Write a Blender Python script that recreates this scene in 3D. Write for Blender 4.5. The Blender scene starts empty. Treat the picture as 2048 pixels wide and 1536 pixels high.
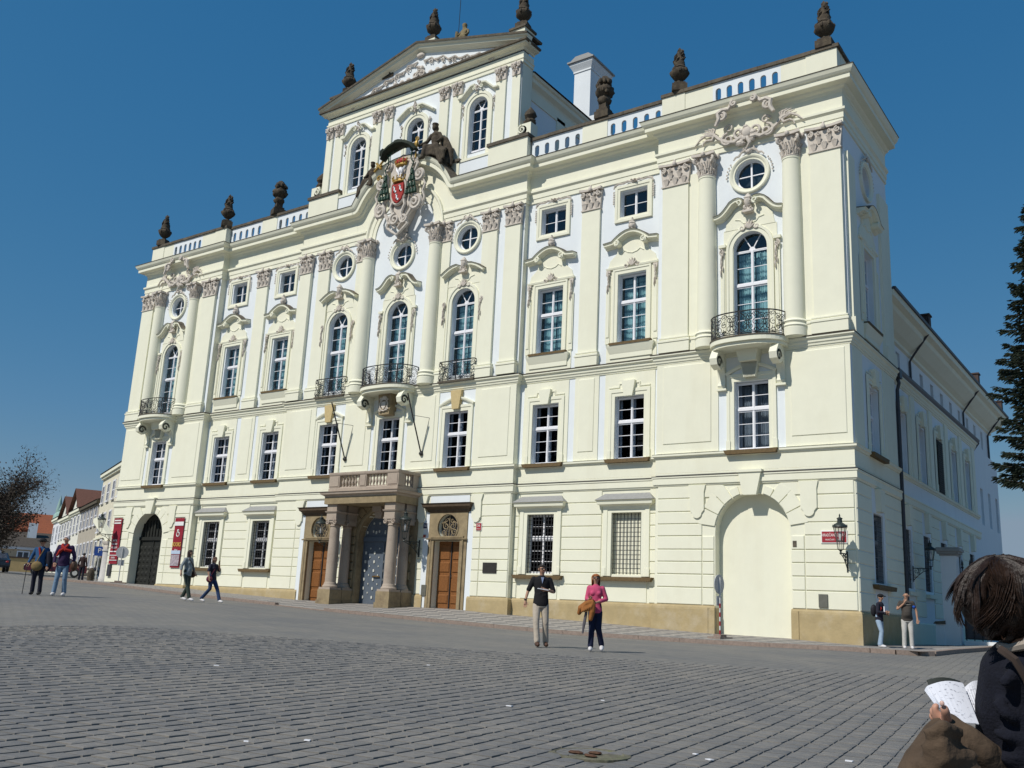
import bpy, bmesh, math, random
import numpy as np
from mathutils import Vector, Matrix
random.seed(7)
R_ = math.radians
PI = math.pi
scene = bpy.context.scene
COL = scene.collection

# ------------------------------------------------------------------ camera
cam_d = bpy.data.cameras.new('camera')
cam = bpy.data.objects.new('camera', cam_d)
COL.objects.link(cam)
scene.camera = cam
cam_d.sensor_width = 36.0
cam_d.lens = 1896.535 / 2048 * 36.0
cam_d.clip_start = 0.1
cam_d.clip_end = 3000
CAM = Vector((32.5509, -34.9039, 0.0))
RT = Vector((0.81568522, 0.57654391, 0.04748417))
UP = Vector((0.09698518, -0.21720898, 0.97129508))
FW = Vector((-0.57030825, 0.78766578, 0.23309037))
m = Matrix((RT, UP, -FW)).transposed().to_4x4()
m.translation = CAM
cam.matrix_world = m

# ------------------------------------------------------------------ world
SUN_EL, SUN_AZ = 47.0, 16.0        # light travels towards azimuth 16 deg east of +Y
world = bpy.data.worlds.new('World')
scene.world = world
world.use_nodes = True
nt = world.node_tree
bg = nt.nodes['Background']
sky = nt.nodes.new('ShaderNodeTexSky')
sky.sky_type = 'NISHITA'
sky.sun_disc = False
sky.sun_elevation = R_(SUN_EL)
sky.sun_rotation = R_(180 + SUN_AZ)
sky.altitude = 3000
sky.air_density = 1.0
sky.dust_density = 0.0
sky.ozone_density = 8.0
# camera-like response of a hazy spring sky: one power curve per channel, the same in every direction
sep = nt.nodes.new('ShaderNodeSeparateColor'); comb = nt.nodes.new('ShaderNodeCombineColor')
nt.links.new(sky.outputs[0], sep.inputs[0])
for i, (a, g, top) in enumerate(((1.55, 1.3, 2.3), (0.507, 0.55, 3.1), (0.493, 0.30, 4.0))):
    m1 = nt.nodes.new('ShaderNodeMath'); m1.operation = 'MULTIPLY'; m1.inputs[1].default_value = 0.1
    m2 = nt.nodes.new('ShaderNodeMath'); m2.operation = 'POWER'; m2.inputs[1].default_value = g
    m3 = nt.nodes.new('ShaderNodeMath'); m3.operation = 'MULTIPLY'; m3.inputs[1].default_value = a * 10
    nt.links.new(sep.outputs[i], m1.inputs[0]); nt.links.new(m1.outputs[0], m2.inputs[0]); nt.links.new(m2.outputs[0], m3.inputs[0]); m4 = nt.nodes.new('ShaderNodeMath'); m4.operation = 'MINIMUM'; m4.inputs[1].default_value = top
    nt.links.new(m3.outputs[0], m4.inputs[0]); nt.links.new(m4.outputs[0], comb.inputs[i])
nt.links.new(comb.outputs[0], bg.inputs[0])
bg.inputs[1].default_value = 0.1

sun_d = bpy.data.lights.new('sun', 'SUN')
sun = bpy.data.objects.new('sun', sun_d)
COL.objects.link(sun)
sun_d.energy = 3.95
sun_d.angle = R_(0.53)
sun_d.color = (1.0, 0.95, 0.87)
ldir = Vector((math.sin(R_(SUN_AZ)) * math.cos(R_(SUN_EL)), math.cos(R_(SUN_AZ)) * math.cos(R_(SUN_EL)), -math.sin(R_(SUN_EL))))
sun.rotation_euler = ldir.to_track_quat('-Z', 'Y').to_euler()
sun.location = (0, -60, 60)

scene.view_settings.view_transform = 'Standard'
scene.view_settings.look = 'None'
scene.view_settings.exposure = 0.0
scene.view_settings.gamma = 1.0
scene.view_settings.use_curve_mapping = False
scene.render.engine = 'CYCLES'
scene.cycles.max_bounces = 6
scene.cycles.transparent_max_bounces = 10

# ------------------------------------------------------------------ materials
def nodes_of(name):
    mt = bpy.data.materials.new(name)
    mt.use_nodes = True
    return mt, mt.node_tree, mt.node_tree.nodes['Principled BSDF']

def mat(name, col, rough=0.8, var=0.08, scale=3.0, bump=0.0, bscale=40.0, metal=0.0, dirt=None, dscale=0.6, damt=0.5, streak=False, spec=0.3):
    mt, t, b = nodes_of(name)
    b.inputs['Roughness'].default_value = rough
    b.inputs['Metallic'].default_value = metal
    b.inputs['Specular IOR Level'].default_value = spec
    tc = t.nodes.new('ShaderNodeTexCoord')
    n = t.nodes.new('ShaderNodeTexNoise')
    n.inputs['Scale'].default_value = scale
    n.inputs['Detail'].default_value = 6
    n.inputs['Roughness'].default_value = 0.65
    t.links.new(tc.outputs['Object'], n.inputs['Vector'])
    r = t.nodes.new('ShaderNodeValToRGB')
    e = r.color_ramp.elements
    e[0].position = 0.3
    e[1].position = 0.7
    e[0].color = [max(0, c * (1 - var)) for c in col] + [1]
    e[1].color = [min(1, c * (1 + var)) for c in col] + [1]
    t.links.new(n.outputs['Fac'], r.inputs['Fac'])
    out = r.outputs['Color']
    if dirt:
        mp = t.nodes.new('ShaderNodeMapping')
        mp.inputs['Scale'].default_value = (1, 1, 0.18) if streak else (1, 1, 1)
        n2 = t.nodes.new('ShaderNodeTexNoise')
        n2.inputs['Scale'].default_value = dscale
        n2.inputs['Detail'].default_value = 8
        n2.inputs['Roughness'].default_value = 0.7
        t.links.new(tc.outputs['Object'], mp.inputs[0])
        t.links.new(mp.outputs[0], n2.inputs['Vector'])
        r2 = t.nodes.new('ShaderNodeValToRGB')
        r2.color_ramp.elements[0].position = 0.5
        r2.color_ramp.elements[0].color = (0, 0, 0, 1)
        r2.color_ramp.elements[1].position = 0.75
        r2.color_ramp.elements[1].color = (damt, damt, damt, 1)
        t.links.new(n2.outputs['Fac'], r2.inputs['Fac'])
        mx = t.nodes.new('ShaderNodeMix')
        mx.data_type = 'RGBA'
        t.links.new(r2.outputs['Color'], mx.inputs[0])
        t.links.new(out, mx.inputs[6])
        mx.inputs[7].default_value = (*dirt, 1)
        out = mx.outputs[2]
    t.links.new(out, b.inputs['Base Color'])
    if bump:
        n3 = t.nodes.new('ShaderNodeTexNoise')
        n3.inputs['Scale'].default_value = bscale
        n3.inputs['Detail'].default_value = 5
        t.links.new(tc.outputs['Object'], n3.inputs['Vector'])
        bp = t.nodes.new('ShaderNodeBump')
        bp.inputs['Strength'].default_value = bump
        bp.inputs['Distance'].default_value = 0.02
        t.links.new(n3.outputs['Fac'], bp.inputs['Height'])
        t.links.new(bp.outputs[0], b.inputs['Normal'])
    return mt

def glass_mat(name, tint=(0.8, 0.86, 0.88), op=0.25, refl=1.0):
    mt, t, b = nodes_of(name)
    o = t.nodes['Material Output']
    tr = t.nodes.new('ShaderNodeBsdfTransparent')
    tr.inputs[0].default_value = (*tint, 1)
    gl = t.nodes.new('ShaderNodeBsdfGlossy')
    gl.inputs['Color'].default_value = (0.9, 0.95, 1, 1)
    gl.inputs['Roughness'].default_value = 0.03
    tc = t.nodes.new('ShaderNodeTexCoord')
    n = t.nodes.new('ShaderNodeTexNoise'); n.inputs['Scale'].default_value = 0.8
    t.links.new(tc.outputs['Object'], n.inputs['Vector'])
    bp = t.nodes.new('ShaderNodeBump'); bp.inputs['Strength'].default_value = 0.08; bp.inputs['Distance'].default_value = 0.05
    t.links.new(n.outputs['Fac'], bp.inputs['Height'])
    t.links.new(bp.outputs[0], gl.inputs['Normal'])
    lw = t.nodes.new('ShaderNodeLayerWeight'); lw.inputs[0].default_value = 0.5
    fr = t.nodes.new('ShaderNodeMath'); fr.operation = 'POWER'; fr.inputs[1].default_value = 4.0
    t.links.new(lw.outputs['Facing'], fr.inputs[0])
    ad = t.nodes.new('ShaderNodeMath'); ad.operation = 'MULTIPLY_ADD'
    ad.inputs[1].default_value = refl; ad.inputs[2].default_value = op
    t.links.new(fr.outputs[0], ad.inputs[0])
    mx = t.nodes.new('ShaderNodeMixShader')
    t.links.new(ad.outputs[0], mx.inputs[0])
    t.links.new(tr.outputs[0], mx.inputs[1])
    t.links.new(gl.outputs[0], mx.inputs[2])
    t.links.new(mx.outputs[0], o.inputs[0])
    return mt

M = {}
M['cream'] = mat('cream_stucco', (0.80, 0.79, 0.64), 0.9, 0.025, 1.5, 0.06, 60, dirt=(0.66, 0.62, 0.46), dscale=0.7, damt=0.30, streak=True)
M['white'] = mat('pale_stucco', (0.76, 0.80, 0.82), 0.9, 0.02, 1.5, 0.05, 60, dirt=(0.62, 0.65, 0.68), dscale=0.7, damt=0.30, streak=True)
M['orn'] = mat('ornament_stone', (0.60, 0.545, 0.48), 0.9, 0.12, 6, 0.25, 25, dirt=(0.34, 0.29, 0.25), dscale=2.5, damt=0.5)
M['plinth'] = mat('sandstone_plinth', (0.42, 0.33, 0.18), 0.9, 0.12, 2.5, 0.35, 14, dirt=(0.52, 0.45, 0.33), dscale=1.3, damt=0.7)
M['lead'] = mat('weathered_coping', (0.10, 0.085, 0.065), 0.85, 0.35, 5, 0.3, 20, dirt=(0.22, 0.18, 0.12), dscale=2, damt=0.7)
M['lead2'] = mat('grey_lead', (0.30, 0.30, 0.29), 0.6, 0.1, 8)
M['urn'] = mat('blackened_sandstone', (0.065, 0.052, 0.038), 0.9, 0.4, 6, 0.5, 18, dirt=(0.16, 0.13, 0.08), dscale=4, damt=0.7)
M['sill'] = mat('brown_sill', (0.14, 0.095, 0.045), 0.8, 0.25, 8)
M['wframe'] = mat('white_paint', (0.80, 0.80, 0.83), 0.5, 0.03, 8, spec=0.5)
M['glass'] = glass_mat('window_glass', (0.82, 0.9, 0.93), 0.05, 0.9)
M['glass_dark'] = glass_mat('window_glass_clear', (0.72, 0.76, 0.8), 0.0, 0.55)
M['room'] = mat('dark_room', (0.018, 0.017, 0.018), 0.9, 0.2, 2)
M['room_warm'] = mat('dim_room', (0.05, 0.05, 0.055), 0.9, 0.2, 2)
M['iron'] = mat('black_iron', (0.018, 0.018, 0.02), 0.55, 0.3, 12, spec=0.5)
M['iron_green'] = mat('green_black_iron', (0.02, 0.03, 0.028), 0.5, 0.3, 12, spec=0.5)
M['portal'] = mat('portal_sandstone', (0.30, 0.235, 0.14), 0.9, 0.2, 3, 0.5, 14, dirt=(0.14, 0.10, 0.07), dscale=1.2, damt=0.8)
M['pinkstone'] = mat('pink_granite', (0.40, 0.33, 0.265), 0.75, 0.12, 30, 0.15, 40, dirt=(0.24, 0.17, 0.14), dscale=1.5, damt=0.6)
M['oak'] = mat('oak_door', (0.21, 0.085, 0.025), 0.55, 0.25, 14, 0.1, 30)
M['slate'] = mat('blue_grey_door', (0.105, 0.13, 0.165), 0.55, 0.15, 4, dirt=(0.07, 0.075, 0.09), dscale=2, damt=0.5)
M['gate_dark'] = mat('dark_gate_wood', (0.017, 0.018, 0.015), 0.7, 0.3, 8)
M['stud'] = mat('pale_stud', (0.62, 0.62, 0.56), 0.5, 0.05, 8)
M['brass'] = mat('brass', (0.35, 0.2, 0.06), 0.4, 0.2, 8, metal=0.8)
M['roof'] = mat('dark_roof', (0.07, 0.05, 0.045), 0.8, 0.25, 6, 0.3, 12)
M['gold'] = mat('gilding', (0.42, 0.27, 0.07), 0.5, 0.25, 10, metal=0.3)
M['red'] = mat('heraldic_red', (0.36, 0.03, 0.025), 0.6, 0.15, 10)
M['green'] = mat('heraldic_green', (0.012, 0.05, 0.03), 0.6, 0.25, 10)
M['granite'] = mat('kerb_granite', (0.27, 0.21, 0.175), 0.85, 0.2, 12, 0.3, 30)
M['pipe'] = mat('painted_pipe', (0.045, 0.045, 0.055), 0.5, 0.2, 6, spec=0.5)
M['brownpipe'] = mat('brown_pipe', (0.06, 0.035, 0.03), 0.5, 0.2, 6, spec=0.5)

def curtain_mat():
    mt, t, b = nodes_of('lace_curtain')
    tc = t.nodes.new('ShaderNodeTexCoord')
    w = t.nodes.new('ShaderNodeTexWave'); w.bands_direction = 'Z'
    w.inputs['Scale'].default_value = 1.0; w.inputs['Distortion'].default_value = 3.5; w.inputs['Detail Scale'].default_value = 2.6
    t.links.new(tc.outputs['Object'], w.inputs['Vector'])
    r = t.nodes.new('ShaderNodeValToRGB')
    r.color_ramp.elements[0].position = 0.05; r.color_ramp.elements[0].color = (0.26, 0.36, 0.37, 1)
    r.color_ramp.elements[1].position = 0.28; r.color_ramp.elements[1].color = (0.60, 0.74, 0.72, 1)
    t.links.new(w.outputs['Fac'], r.inputs['Fac'])
    t.links.new(r.outputs[0], b.inputs['Base Color'])
    b.inputs['Roughness'].default_value = 0.95
    return mt
M['curtain'] = curtain_mat()
M['curtain_w'] = mat('white_curtain', (0.5, 0.52, 0.53), 0.95, 0.15, 5)

# ------------------------------------------------------------------ mesh helpers
ORG = {}
def V3(*a): return Vector(a)

class MB:
    def __init__(s): s.v = []; s.f = []; s.mi = []; s.cur = 0; s.pr = []
    def add(s, vs, fs):
        o = len(s.v); s.v += [tuple(v) for v in vs]; s.pr.append((o, len(s.f)))
        for f in fs: s.f.append(tuple(i + o for i in f)); s.mi.append(s.cur)
        return s
    def box(s, x0, x1, y0, y1, z0, z1):
        if x0 > x1: x0, x1 = x1, x0
        if y0 > y1: y0, y1 = y1, y0
        if z0 > z1: z0, z1 = z1, z0
        return s.add([(x0, y0, z0), (x1, y0, z0), (x1, y1, z0), (x0, y1, z0), (x0, y0, z1), (x1, y0, z1), (x1, y1, z1), (x0, y1, z1)],
                     [(0, 3, 2, 1), (4, 5, 6, 7), (0, 1, 5, 4), (1, 2, 6, 5), (2, 3, 7, 6), (3, 0, 4, 7)])
    def bevbox(s, x0, x1, y0, y1, z0, z1, b=0.015):
        # box with the front (low y) edges chamfered
        return s.prism([(x0, z0), (x1, z0), (x1, z1), (x0, z1)], y0 + b, y1).frustum((x0, x1, z0, z1), y0 + b, (x0 + b, x1 - b, z0 + b, z1 - b), y0)
    def frustum(s, r0, y0, r1, y1):
        a, b_, c, d = r0; e, f, g, h = r1
        return s.add([(a, y0, c), (b_, y0, c), (b_, y0, d), (a, y0, d), (e, y1, g), (f, y1, g), (f, y1, h), (e, y1, h)],
                     [(0, 1, 5, 4), (1, 2, 6, 5), (2, 3, 7, 6), (3, 0, 4, 7), (4, 5, 6, 7)])
    def prism(s, poly, y0, y1, taper=None):
        n = len(poly)
        p1 = taper if taper else poly
        vs = [(x, y0, z) for x, z in p1] + [(x, y1, z) for x, z in poly]
        fs = [tuple(range(n)), tuple(range(2 * n - 1, n - 1, -1))]
        fs += [((i + 1) % n, i, i + n, (i + 1) % n + n) for i in range(n)]
        return s.add(vs, fs)
    def zprism(s, poly, z0, z1):
        n = len(poly)
        vs = [(x, y, z0) for x, y in poly] + [(x, y, z1) for x, y in poly]
        fs = [tuple(range(n - 1, -1, -1)), tuple(range(n, 2 * n))] + [(i, (i + 1) % n, (i + 1) % n + n, i + n) for i in range(n)]
        return s.add(vs, fs)
    def lathe(s, prof, c=(0, 0, 0), n=20, a0=0, a1=2 * PI, sx=1, sy=1, wob=None):
        full = abs(a1 - a0 - 2 * PI) < 1e-6
        k = n if full else n + 1
        vs = []
        for r, z in prof:
            for i in range(k):
                a = a0 + (a1 - a0) * i / n
                rr = r * (wob(a, z) if wob else 1)
                vs.append((c[0] + rr * math.cos(a) * sx, c[1] + rr * math.sin(a) * sy, c[2] + z))
        fs = []
        for j in range(len(prof) - 1):
            for i in range(n):
                i2 = (i + 1) % k
                fs.append((j * k + i, j * k + i2, (j + 1) * k + i2, (j + 1) * k + i))
        fs.append(tuple(range((len(prof) - 1) * k, len(prof) * k)))
        fs.append(tuple(range(k - 1, -1, -1)))
        return s.add(vs, fs)
    def tube(s, pts, r, n=6, cap=True):
        P = [Vector(p) for p in pts]
        rs = r if isinstance(r, (list, tuple)) else [r] * len(P)
        vs = []; up = None
        for i, p in enumerate(P):
            t = (P[min(i + 1, len(P) - 1)] - P[max(i - 1, 0)])
            if t.length < 1e-9: t = Vector((0, 0, 1))
            t.normalize()
            if up is None:
                up = Vector((0, 0, 1)) if abs(t.z) < 0.9 else Vector((1, 0, 0))
            u = (up - t * up.dot(t))
            if u.length < 1e-6: u = t.orthogonal()
            u.normalize(); up = u
            w = t.cross(u)
            for k in range(n):
                a = 2 * PI * k / n
                vs.append(p + (u * math.cos(a) + w * math.sin(a)) * rs[i])
        fs = []
        for j in range(len(P) - 1):
            for k in range(n):
                k2 = (k + 1) % n
                fs.append((j * n + k, j * n + k2, (j + 1) * n + k2, (j + 1) * n + k))
        if cap:
            fs.append(tuple(range(n - 1, -1, -1))); fs.append(tuple(range((len(P) - 1) * n, len(P) * n)))
        return s.add(vs, fs)
    def ball(s, c, rx, ry=None, rz=None, n=10, m=6, jit=0):
        ry = rx if ry is None else ry; rz = rx if rz is None else rz
        vs = [(c[0], c[1], c[2] - rz)]
        for j in range(1, m):
            b = -PI / 2 + PI * j / m
            for i in range(n):
                a = 2 * PI * i / n
                k = 1 + (random.uniform(-jit, jit) if jit else 0)
                vs.append((c[0] + rx * math.cos(b) * math.cos(a) * k, c[1] + ry * math.cos(b) * math.sin(a) * k, c[2] + rz * math.sin(b) * k))
        vs.append((c[0], c[1], c[2] + rz))
        fs = [(0, 1 + (i + 1) % n, 1 + i) for i in range(n)]
        for j in range(m - 2):
            for i in range(n):
                i2 = (i + 1) % n
                fs.append((1 + j * n + i, 1 + j * n + i2, 1 + (j + 1) * n + i2, 1 + (j + 1) * n + i))
        L = len(vs) - 1; o = 1 + (m - 2) * n
        fs += [(o + i, o + (i + 1) % n, L) for i in range(n)]
        return s.add(vs, fs)
    def plan_sweep(s, path, prof, cap=True):
        P = [Vector((a, b, 0)) for a, b in path]; n = len(P); vs = []
        for i in range(n):
            d1 = (P[i] - P[i - 1]).normalized() if i > 0 else None
            d2 = (P[i + 1] - P[i]).normalized() if i < n - 1 else None
            if d1 is None: d1 = d2
            if d2 is None: d2 = d1
            n1 = Vector((d1.y, -d1.x, 0)); n2 = Vector((d2.y, -d2.x, 0))
            mi = (n1 + n2) / max(0.2, 1 + n1.dot(n2))
            for o, z in prof: vs.append((P[i].x + mi.x * o, P[i].y + mi.y * o, z))
        k = len(prof); fs = []
        for i in range(n - 1):
            for j in range(k - 1):
                fs.append((i * k + j, (i + 1) * k + j, (i + 1) * k + j + 1, i * k + j + 1))
        if cap: fs.append(tuple(range(k))); fs.append(tuple((n - 1) * k + j for j in range(k - 1, -1, -1)))
        return s.add(vs, fs)
    def elev_sweep(s, path, prof, y0, closed=False, cap=True):
        # path in (x,z); prof = (out, up): out is towards -y, up is along the path's left normal
        P = [Vector((a, b)) for a, b in path]; n = len(P); vs = []
        for i in range(n):
            if closed:
                d1 = (P[i] - P[i - 1]).normalized(); d2 = (P[(i + 1) % n] - P[i]).normalized()
            else:
                d1 = (P[i] - P[i - 1]).normalized() if i > 0 else None
                d2 = (P[i + 1] - P[i]).normalized() if i < n - 1 else None
                if d1 is None: d1 = d2
                if d2 is None: d2 = d1
            n1 = Vector((-d1.y, d1.x)); n2 = Vector((-d2.y, d2.x))
            mi = (n1 + n2) / max(0.35, 1 + n1.dot(n2))
            for o, u in prof: vs.append((P[i].x + mi.x * u, y0 - o, P[i].y + mi.y * u))
        k = len(prof); fs = []
        for i in range(n if closed else n - 1):
            i2 = (i + 1) % n
            for j in range(k - 1):
                fs.append((i * k + j, i2 * k + j, i2 * k + j + 1, i * k + j + 1))
        if cap and not closed:
            fs.append(tuple(range(k))); fs.append(tuple((n - 1) * k + j for j in range(k - 1, -1, -1)))
        return s.add(vs, fs)
    def spiral(s, cx, cz, r, y, thick, turns=1.6, a0=0.0, d=1, ydrop=0.0, n=6, seg=12, r_end=0.15):
        pts = []; rs = []
        N = int(seg * turns)
        for i in range(N + 1):
            t = i / N
            a = a0 + d * 2 * PI * turns * t
            rr = r * (1 - (1 - r_end) * t)
            pts.append((cx + rr * math.cos(a), y - ydrop * t, cz + rr * math.sin(a)))
            rs.append(thick * (1 - 0.35 * t))
        return s.tube(pts, rs, n)
    def xf(s, fn, start=0):
        for i in range(start, len(s.v)): s.v[i] = tuple(fn(*s.v[i]))
        return s
    def split(s, cls):
        # hand each added piece to the builder its centre belongs to
        out = {}; P = s.pr + [(len(s.v), len(s.f))]
        for (a, fa), (b, fb) in zip(P[:-1], P[1:]):
            if b == a: continue
            c = [sum(v[i] for v in s.v[a:b]) / (b - a) for i in range(3)]
            m_ = out.setdefault(cls(*c), MB()); o = len(m_.v); m_.pr.append((o, len(m_.f)))
            m_.v += s.v[a:b]; m_.f += [tuple(i - a + o for i in f) for f in s.f[fa:fb]]; m_.mi += s.mi[fa:fb]
        return [out[k] for k in sorted(out)]
    def mesh(s, name, mats, smooth=False, org=(0, 0, 0)):
        me = bpy.data.meshes.new(name)
        ox, oy, oz = org
        me.from_pydata([(x - ox, y - oy, z - oz) for x, y, z in s.v], [], s.f)
        for mm in (mats if isinstance(mats, (list, tuple)) else [mats]): me.materials.append(mm)
        if any(s.mi): me.polygons.foreach_set('material_index', s.mi)
        bm = bmesh.new(); bm.from_mesh(me)
        bmesh.ops.recalc_face_normals(bm, faces=bm.faces)
        if smooth:
            lim = R_(40)
            for f in bm.faces: f.smooth = True
            for e in bm.edges:
                if len(e.link_faces) == 2 and e.link_faces[0].normal.angle(e.link_faces[1].normal, 0) > lim: e.smooth = False
        bm.to_mesh(me); bm.free()
        me.update()
        return me
    def build(s, name, mats, parent=None, smooth=False, link=True, loc=None, org=None):
        og = org if org is not None else (ORG.get(parent, (0, 0, 0)) if parent else (0, 0, 0))
        if loc is not None: og = loc
        me = s.mesh(name, mats, smooth, og)
        o = bpy.data.objects.new(name, me)
        if link: COL.objects.link(o)
        po = ORG.get(parent, (0, 0, 0)) if parent else (0, 0, 0)
        if parent: o.parent = parent
        if loc is not None: o.location = Vector(loc) - Vector(po)
        ORG[o] = tuple(og)
        return o

def tag(o, label=None, cat=None, group=None, kind=None):
    if label: o['label'] = label
    if cat: o['category'] = cat
    if group: o['group'] = group
    if kind: o['kind'] = kind
    return o

def thing(name, label, cat, loc=(0, 0, 0), group=None, rz=0):
    o = bpy.data.objects.new(name, None); COL.objects.link(o)
    o.empty_display_size = 0.3
    o.location = loc; o.rotation_euler.z = rz
    ORG[o] = tuple(loc)
    return tag(o, label, cat, group)

def local(o):
    ORG[o] = (0, 0, 0); return o

def obj_from(name, me, parent=None, loc=(0, 0, 0), rz=0, link=True, rot=None, sc=None):
    o = bpy.data.objects.new(name, me)
    if link: COL.objects.link(o)
    o.location = loc
    o.rotation_euler = rot if rot else (0, 0, rz)
    if sc: o.scale = sc
    if parent: o.parent = parent
    return o

def copy_tree(o, parent=None, loc=None, rz=None, **kw):
    c = o.copy()
    COL.objects.link(c)
    c.parent = parent
    if loc is not None: c.location = loc
    if rz is not None: c.rotation_euler.z = rz
    for ch in list(CH.get(o, [])): 
        c2 = copy_tree(ch, c)
        CH.setdefault(c, []).append(c2)
    return c
CH = {}
def tchild(parent, o):
    CH.setdefault(parent, []).append(o)
    o.parent = parent
    return o

# ground heights: the square falls gently to the right; thin plate spline through measured spots
_cp = [(-60,5,1.5),(-100,0,2.3),(-60,-40,1.2),(-26.6,.3,.67),(-41.9,3.4,1.08),(-22.5,-4.5,.52),(-17.2,-4.5,.39),(-9.3,-4.5,.02),(-2.2,-4.5,-.24),(1,-4.5,-.37),(7,-4.5,-.55),(12.8,-4.5,-.70),(20.2,-4.5,-.72),(24,-4.5,-.67),(26,-4.5,-.70),(25.9,-.2,-.62),(25.3,8.6,-.50),(20.1,-16.2,-.74),(21.5,-16,-.76),(3.8,-18.7,-.2),(4.8,-14.8,-.16),(3,-12.6,-.19),(32.5,-35,-1.38),(28.1,-27.4,-1.15),(26,-31.4,-1.15),(31,-24.3,-1.2),(-30,-30,.55),(-10,-40,-.25),(10,-40,-.8),(40,-15,-1.2),(40,-45,-1.7),(30,5,-.72),(40,12,-1.1),(60,0,-1.8),(60,-60,-2.5),(0,-70,-1),(-60,-90,.8),(-110,40,2.6),(24,24,-.3)]
_cp = np.array(_cp, float)
def _tk(r2): return np.where(r2 > 1e-12, r2 * np.log(np.maximum(r2, 1e-12)), 0)
_n = len(_cp); _K = _tk(((_cp[:, None, :2] - _cp[None, :, :2]) ** 2).sum(-1)) + np.eye(_n) * 6.0
_Pm = np.c_[np.ones(_n), _cp[:, :2]]
_A = np.block([[_K, _Pm], [_Pm.T, np.zeros((3, 3))]])
_W = np.linalg.solve(_A, np.r_[_cp[:, 2], 0, 0, 0])
def Gn(X, Y):
    X = np.asarray(X, float); Y = np.asarray(Y, float)
    Xc = np.clip(X, -115, 65); Yc = np.clip(Y, -95, 45)
    k = _tk((Xc[..., None] - _cp[:, 0]) ** 2 + (Yc[..., None] - _cp[:, 1]) ** 2)
    return k @ _W[:_n] + _W[_n] + _W[_n + 1] * Xc + _W[_n + 2] * Yc
def G(x, y): return float(Gn(np.array([x]), np.array([y]))[0])
_bx = [-23, -20.1, -17.6, -14.5, -12.5, -5.2, 5.15, 7.6, 14.4, 17.7, 20.3, 22.9, 26]
_bz = [.60, .54, .50, .38, .28, .06, -.02, -.13, -.34, -.45, -.47, -.56, -.60]
def S(x, y):      # pavement surface between the wall (y=-.4) and the kerb (y=-4.4)
    b = float(np.interp(x, _bx, _bz)); k = G(x, -4.5) + .12 - .095 * max(0, min(1, (3.0 - abs(x + .7)) / 1.3))
    if x > 22.9:
        e = G(25.9, y if y > -4.4 else -4.4) + .12
        t = min(1, (x - 22.9) / 2.9)
        b = -.58 + .004 * max(0, y)
        if y > -.4: return b + (e - b) * t
    t = min(1, max(0, (-.4 - y) / 4.0))
    return b + (k - b) * t

def arc(cx, cz, r, a0, a1, n, rz=None):
    rz = r if rz is None else rz
    return [(cx + r * math.cos(a0 + (a1 - a0) * i / n), cz + rz * math.sin(a0 + (a1 - a0) * i / n)) for i in range(n + 1)]

def text_mesh(txt, size, depth=0.004, align='CENTER'):
    cu = bpy.data.curves.new('txt', 'FONT')
    cu.body = txt; cu.size = size; cu.extrude = depth; cu.align_x = align; cu.align_y = 'CENTER'; cu.resolution_u = 2
    o = bpy.data.objects.new('txt', cu); COL.objects.link(o)
    dg = bpy.context.evaluated_depsgraph_get()
    me = bpy.data.meshes.new_from_object(o.evaluated_get(dg))
    bpy.data.objects.remove(o)
    return me

def lettering(txt, size, material, parent, loc, rz=0, name='lettering', sx=1.0, depth=0.004):
    me = text_mesh(txt, size, depth)
    me.materials.clear(); me.materials.append(material)
    for v in me.vertices:
        x, y, z = v.co; v.co = (x * sx, -z, y)
    o = obj_from(name, me, parent, loc, rz)
    return o
# ================================================================== the palace
palace = thing('palace', 'cream and pale stucco rococo palace with gabled attic, filling the middle of the photo', 'palace', (0, 0, 0))

YP, YW, YC, YA = -0.40, 0.0, -0.30, -0.05
XP, XW, XC = 22.9, 15.0, 7.8
YB = 5.9                    # back end of the corner pavilion's side face
FRONT = [(-XP, YB), (-XP, YP), (-XW, YP), (-XW, YW), (-XC, YW), (-XC, YC), (XC, YC), (XC, YW), (XW, YW), (XW, YP), (XP, YP), (XP, YB)]
def seg_y(x):
    a = abs(x)
    return YP if a > XW else (YW if a > XC else YC)

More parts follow.
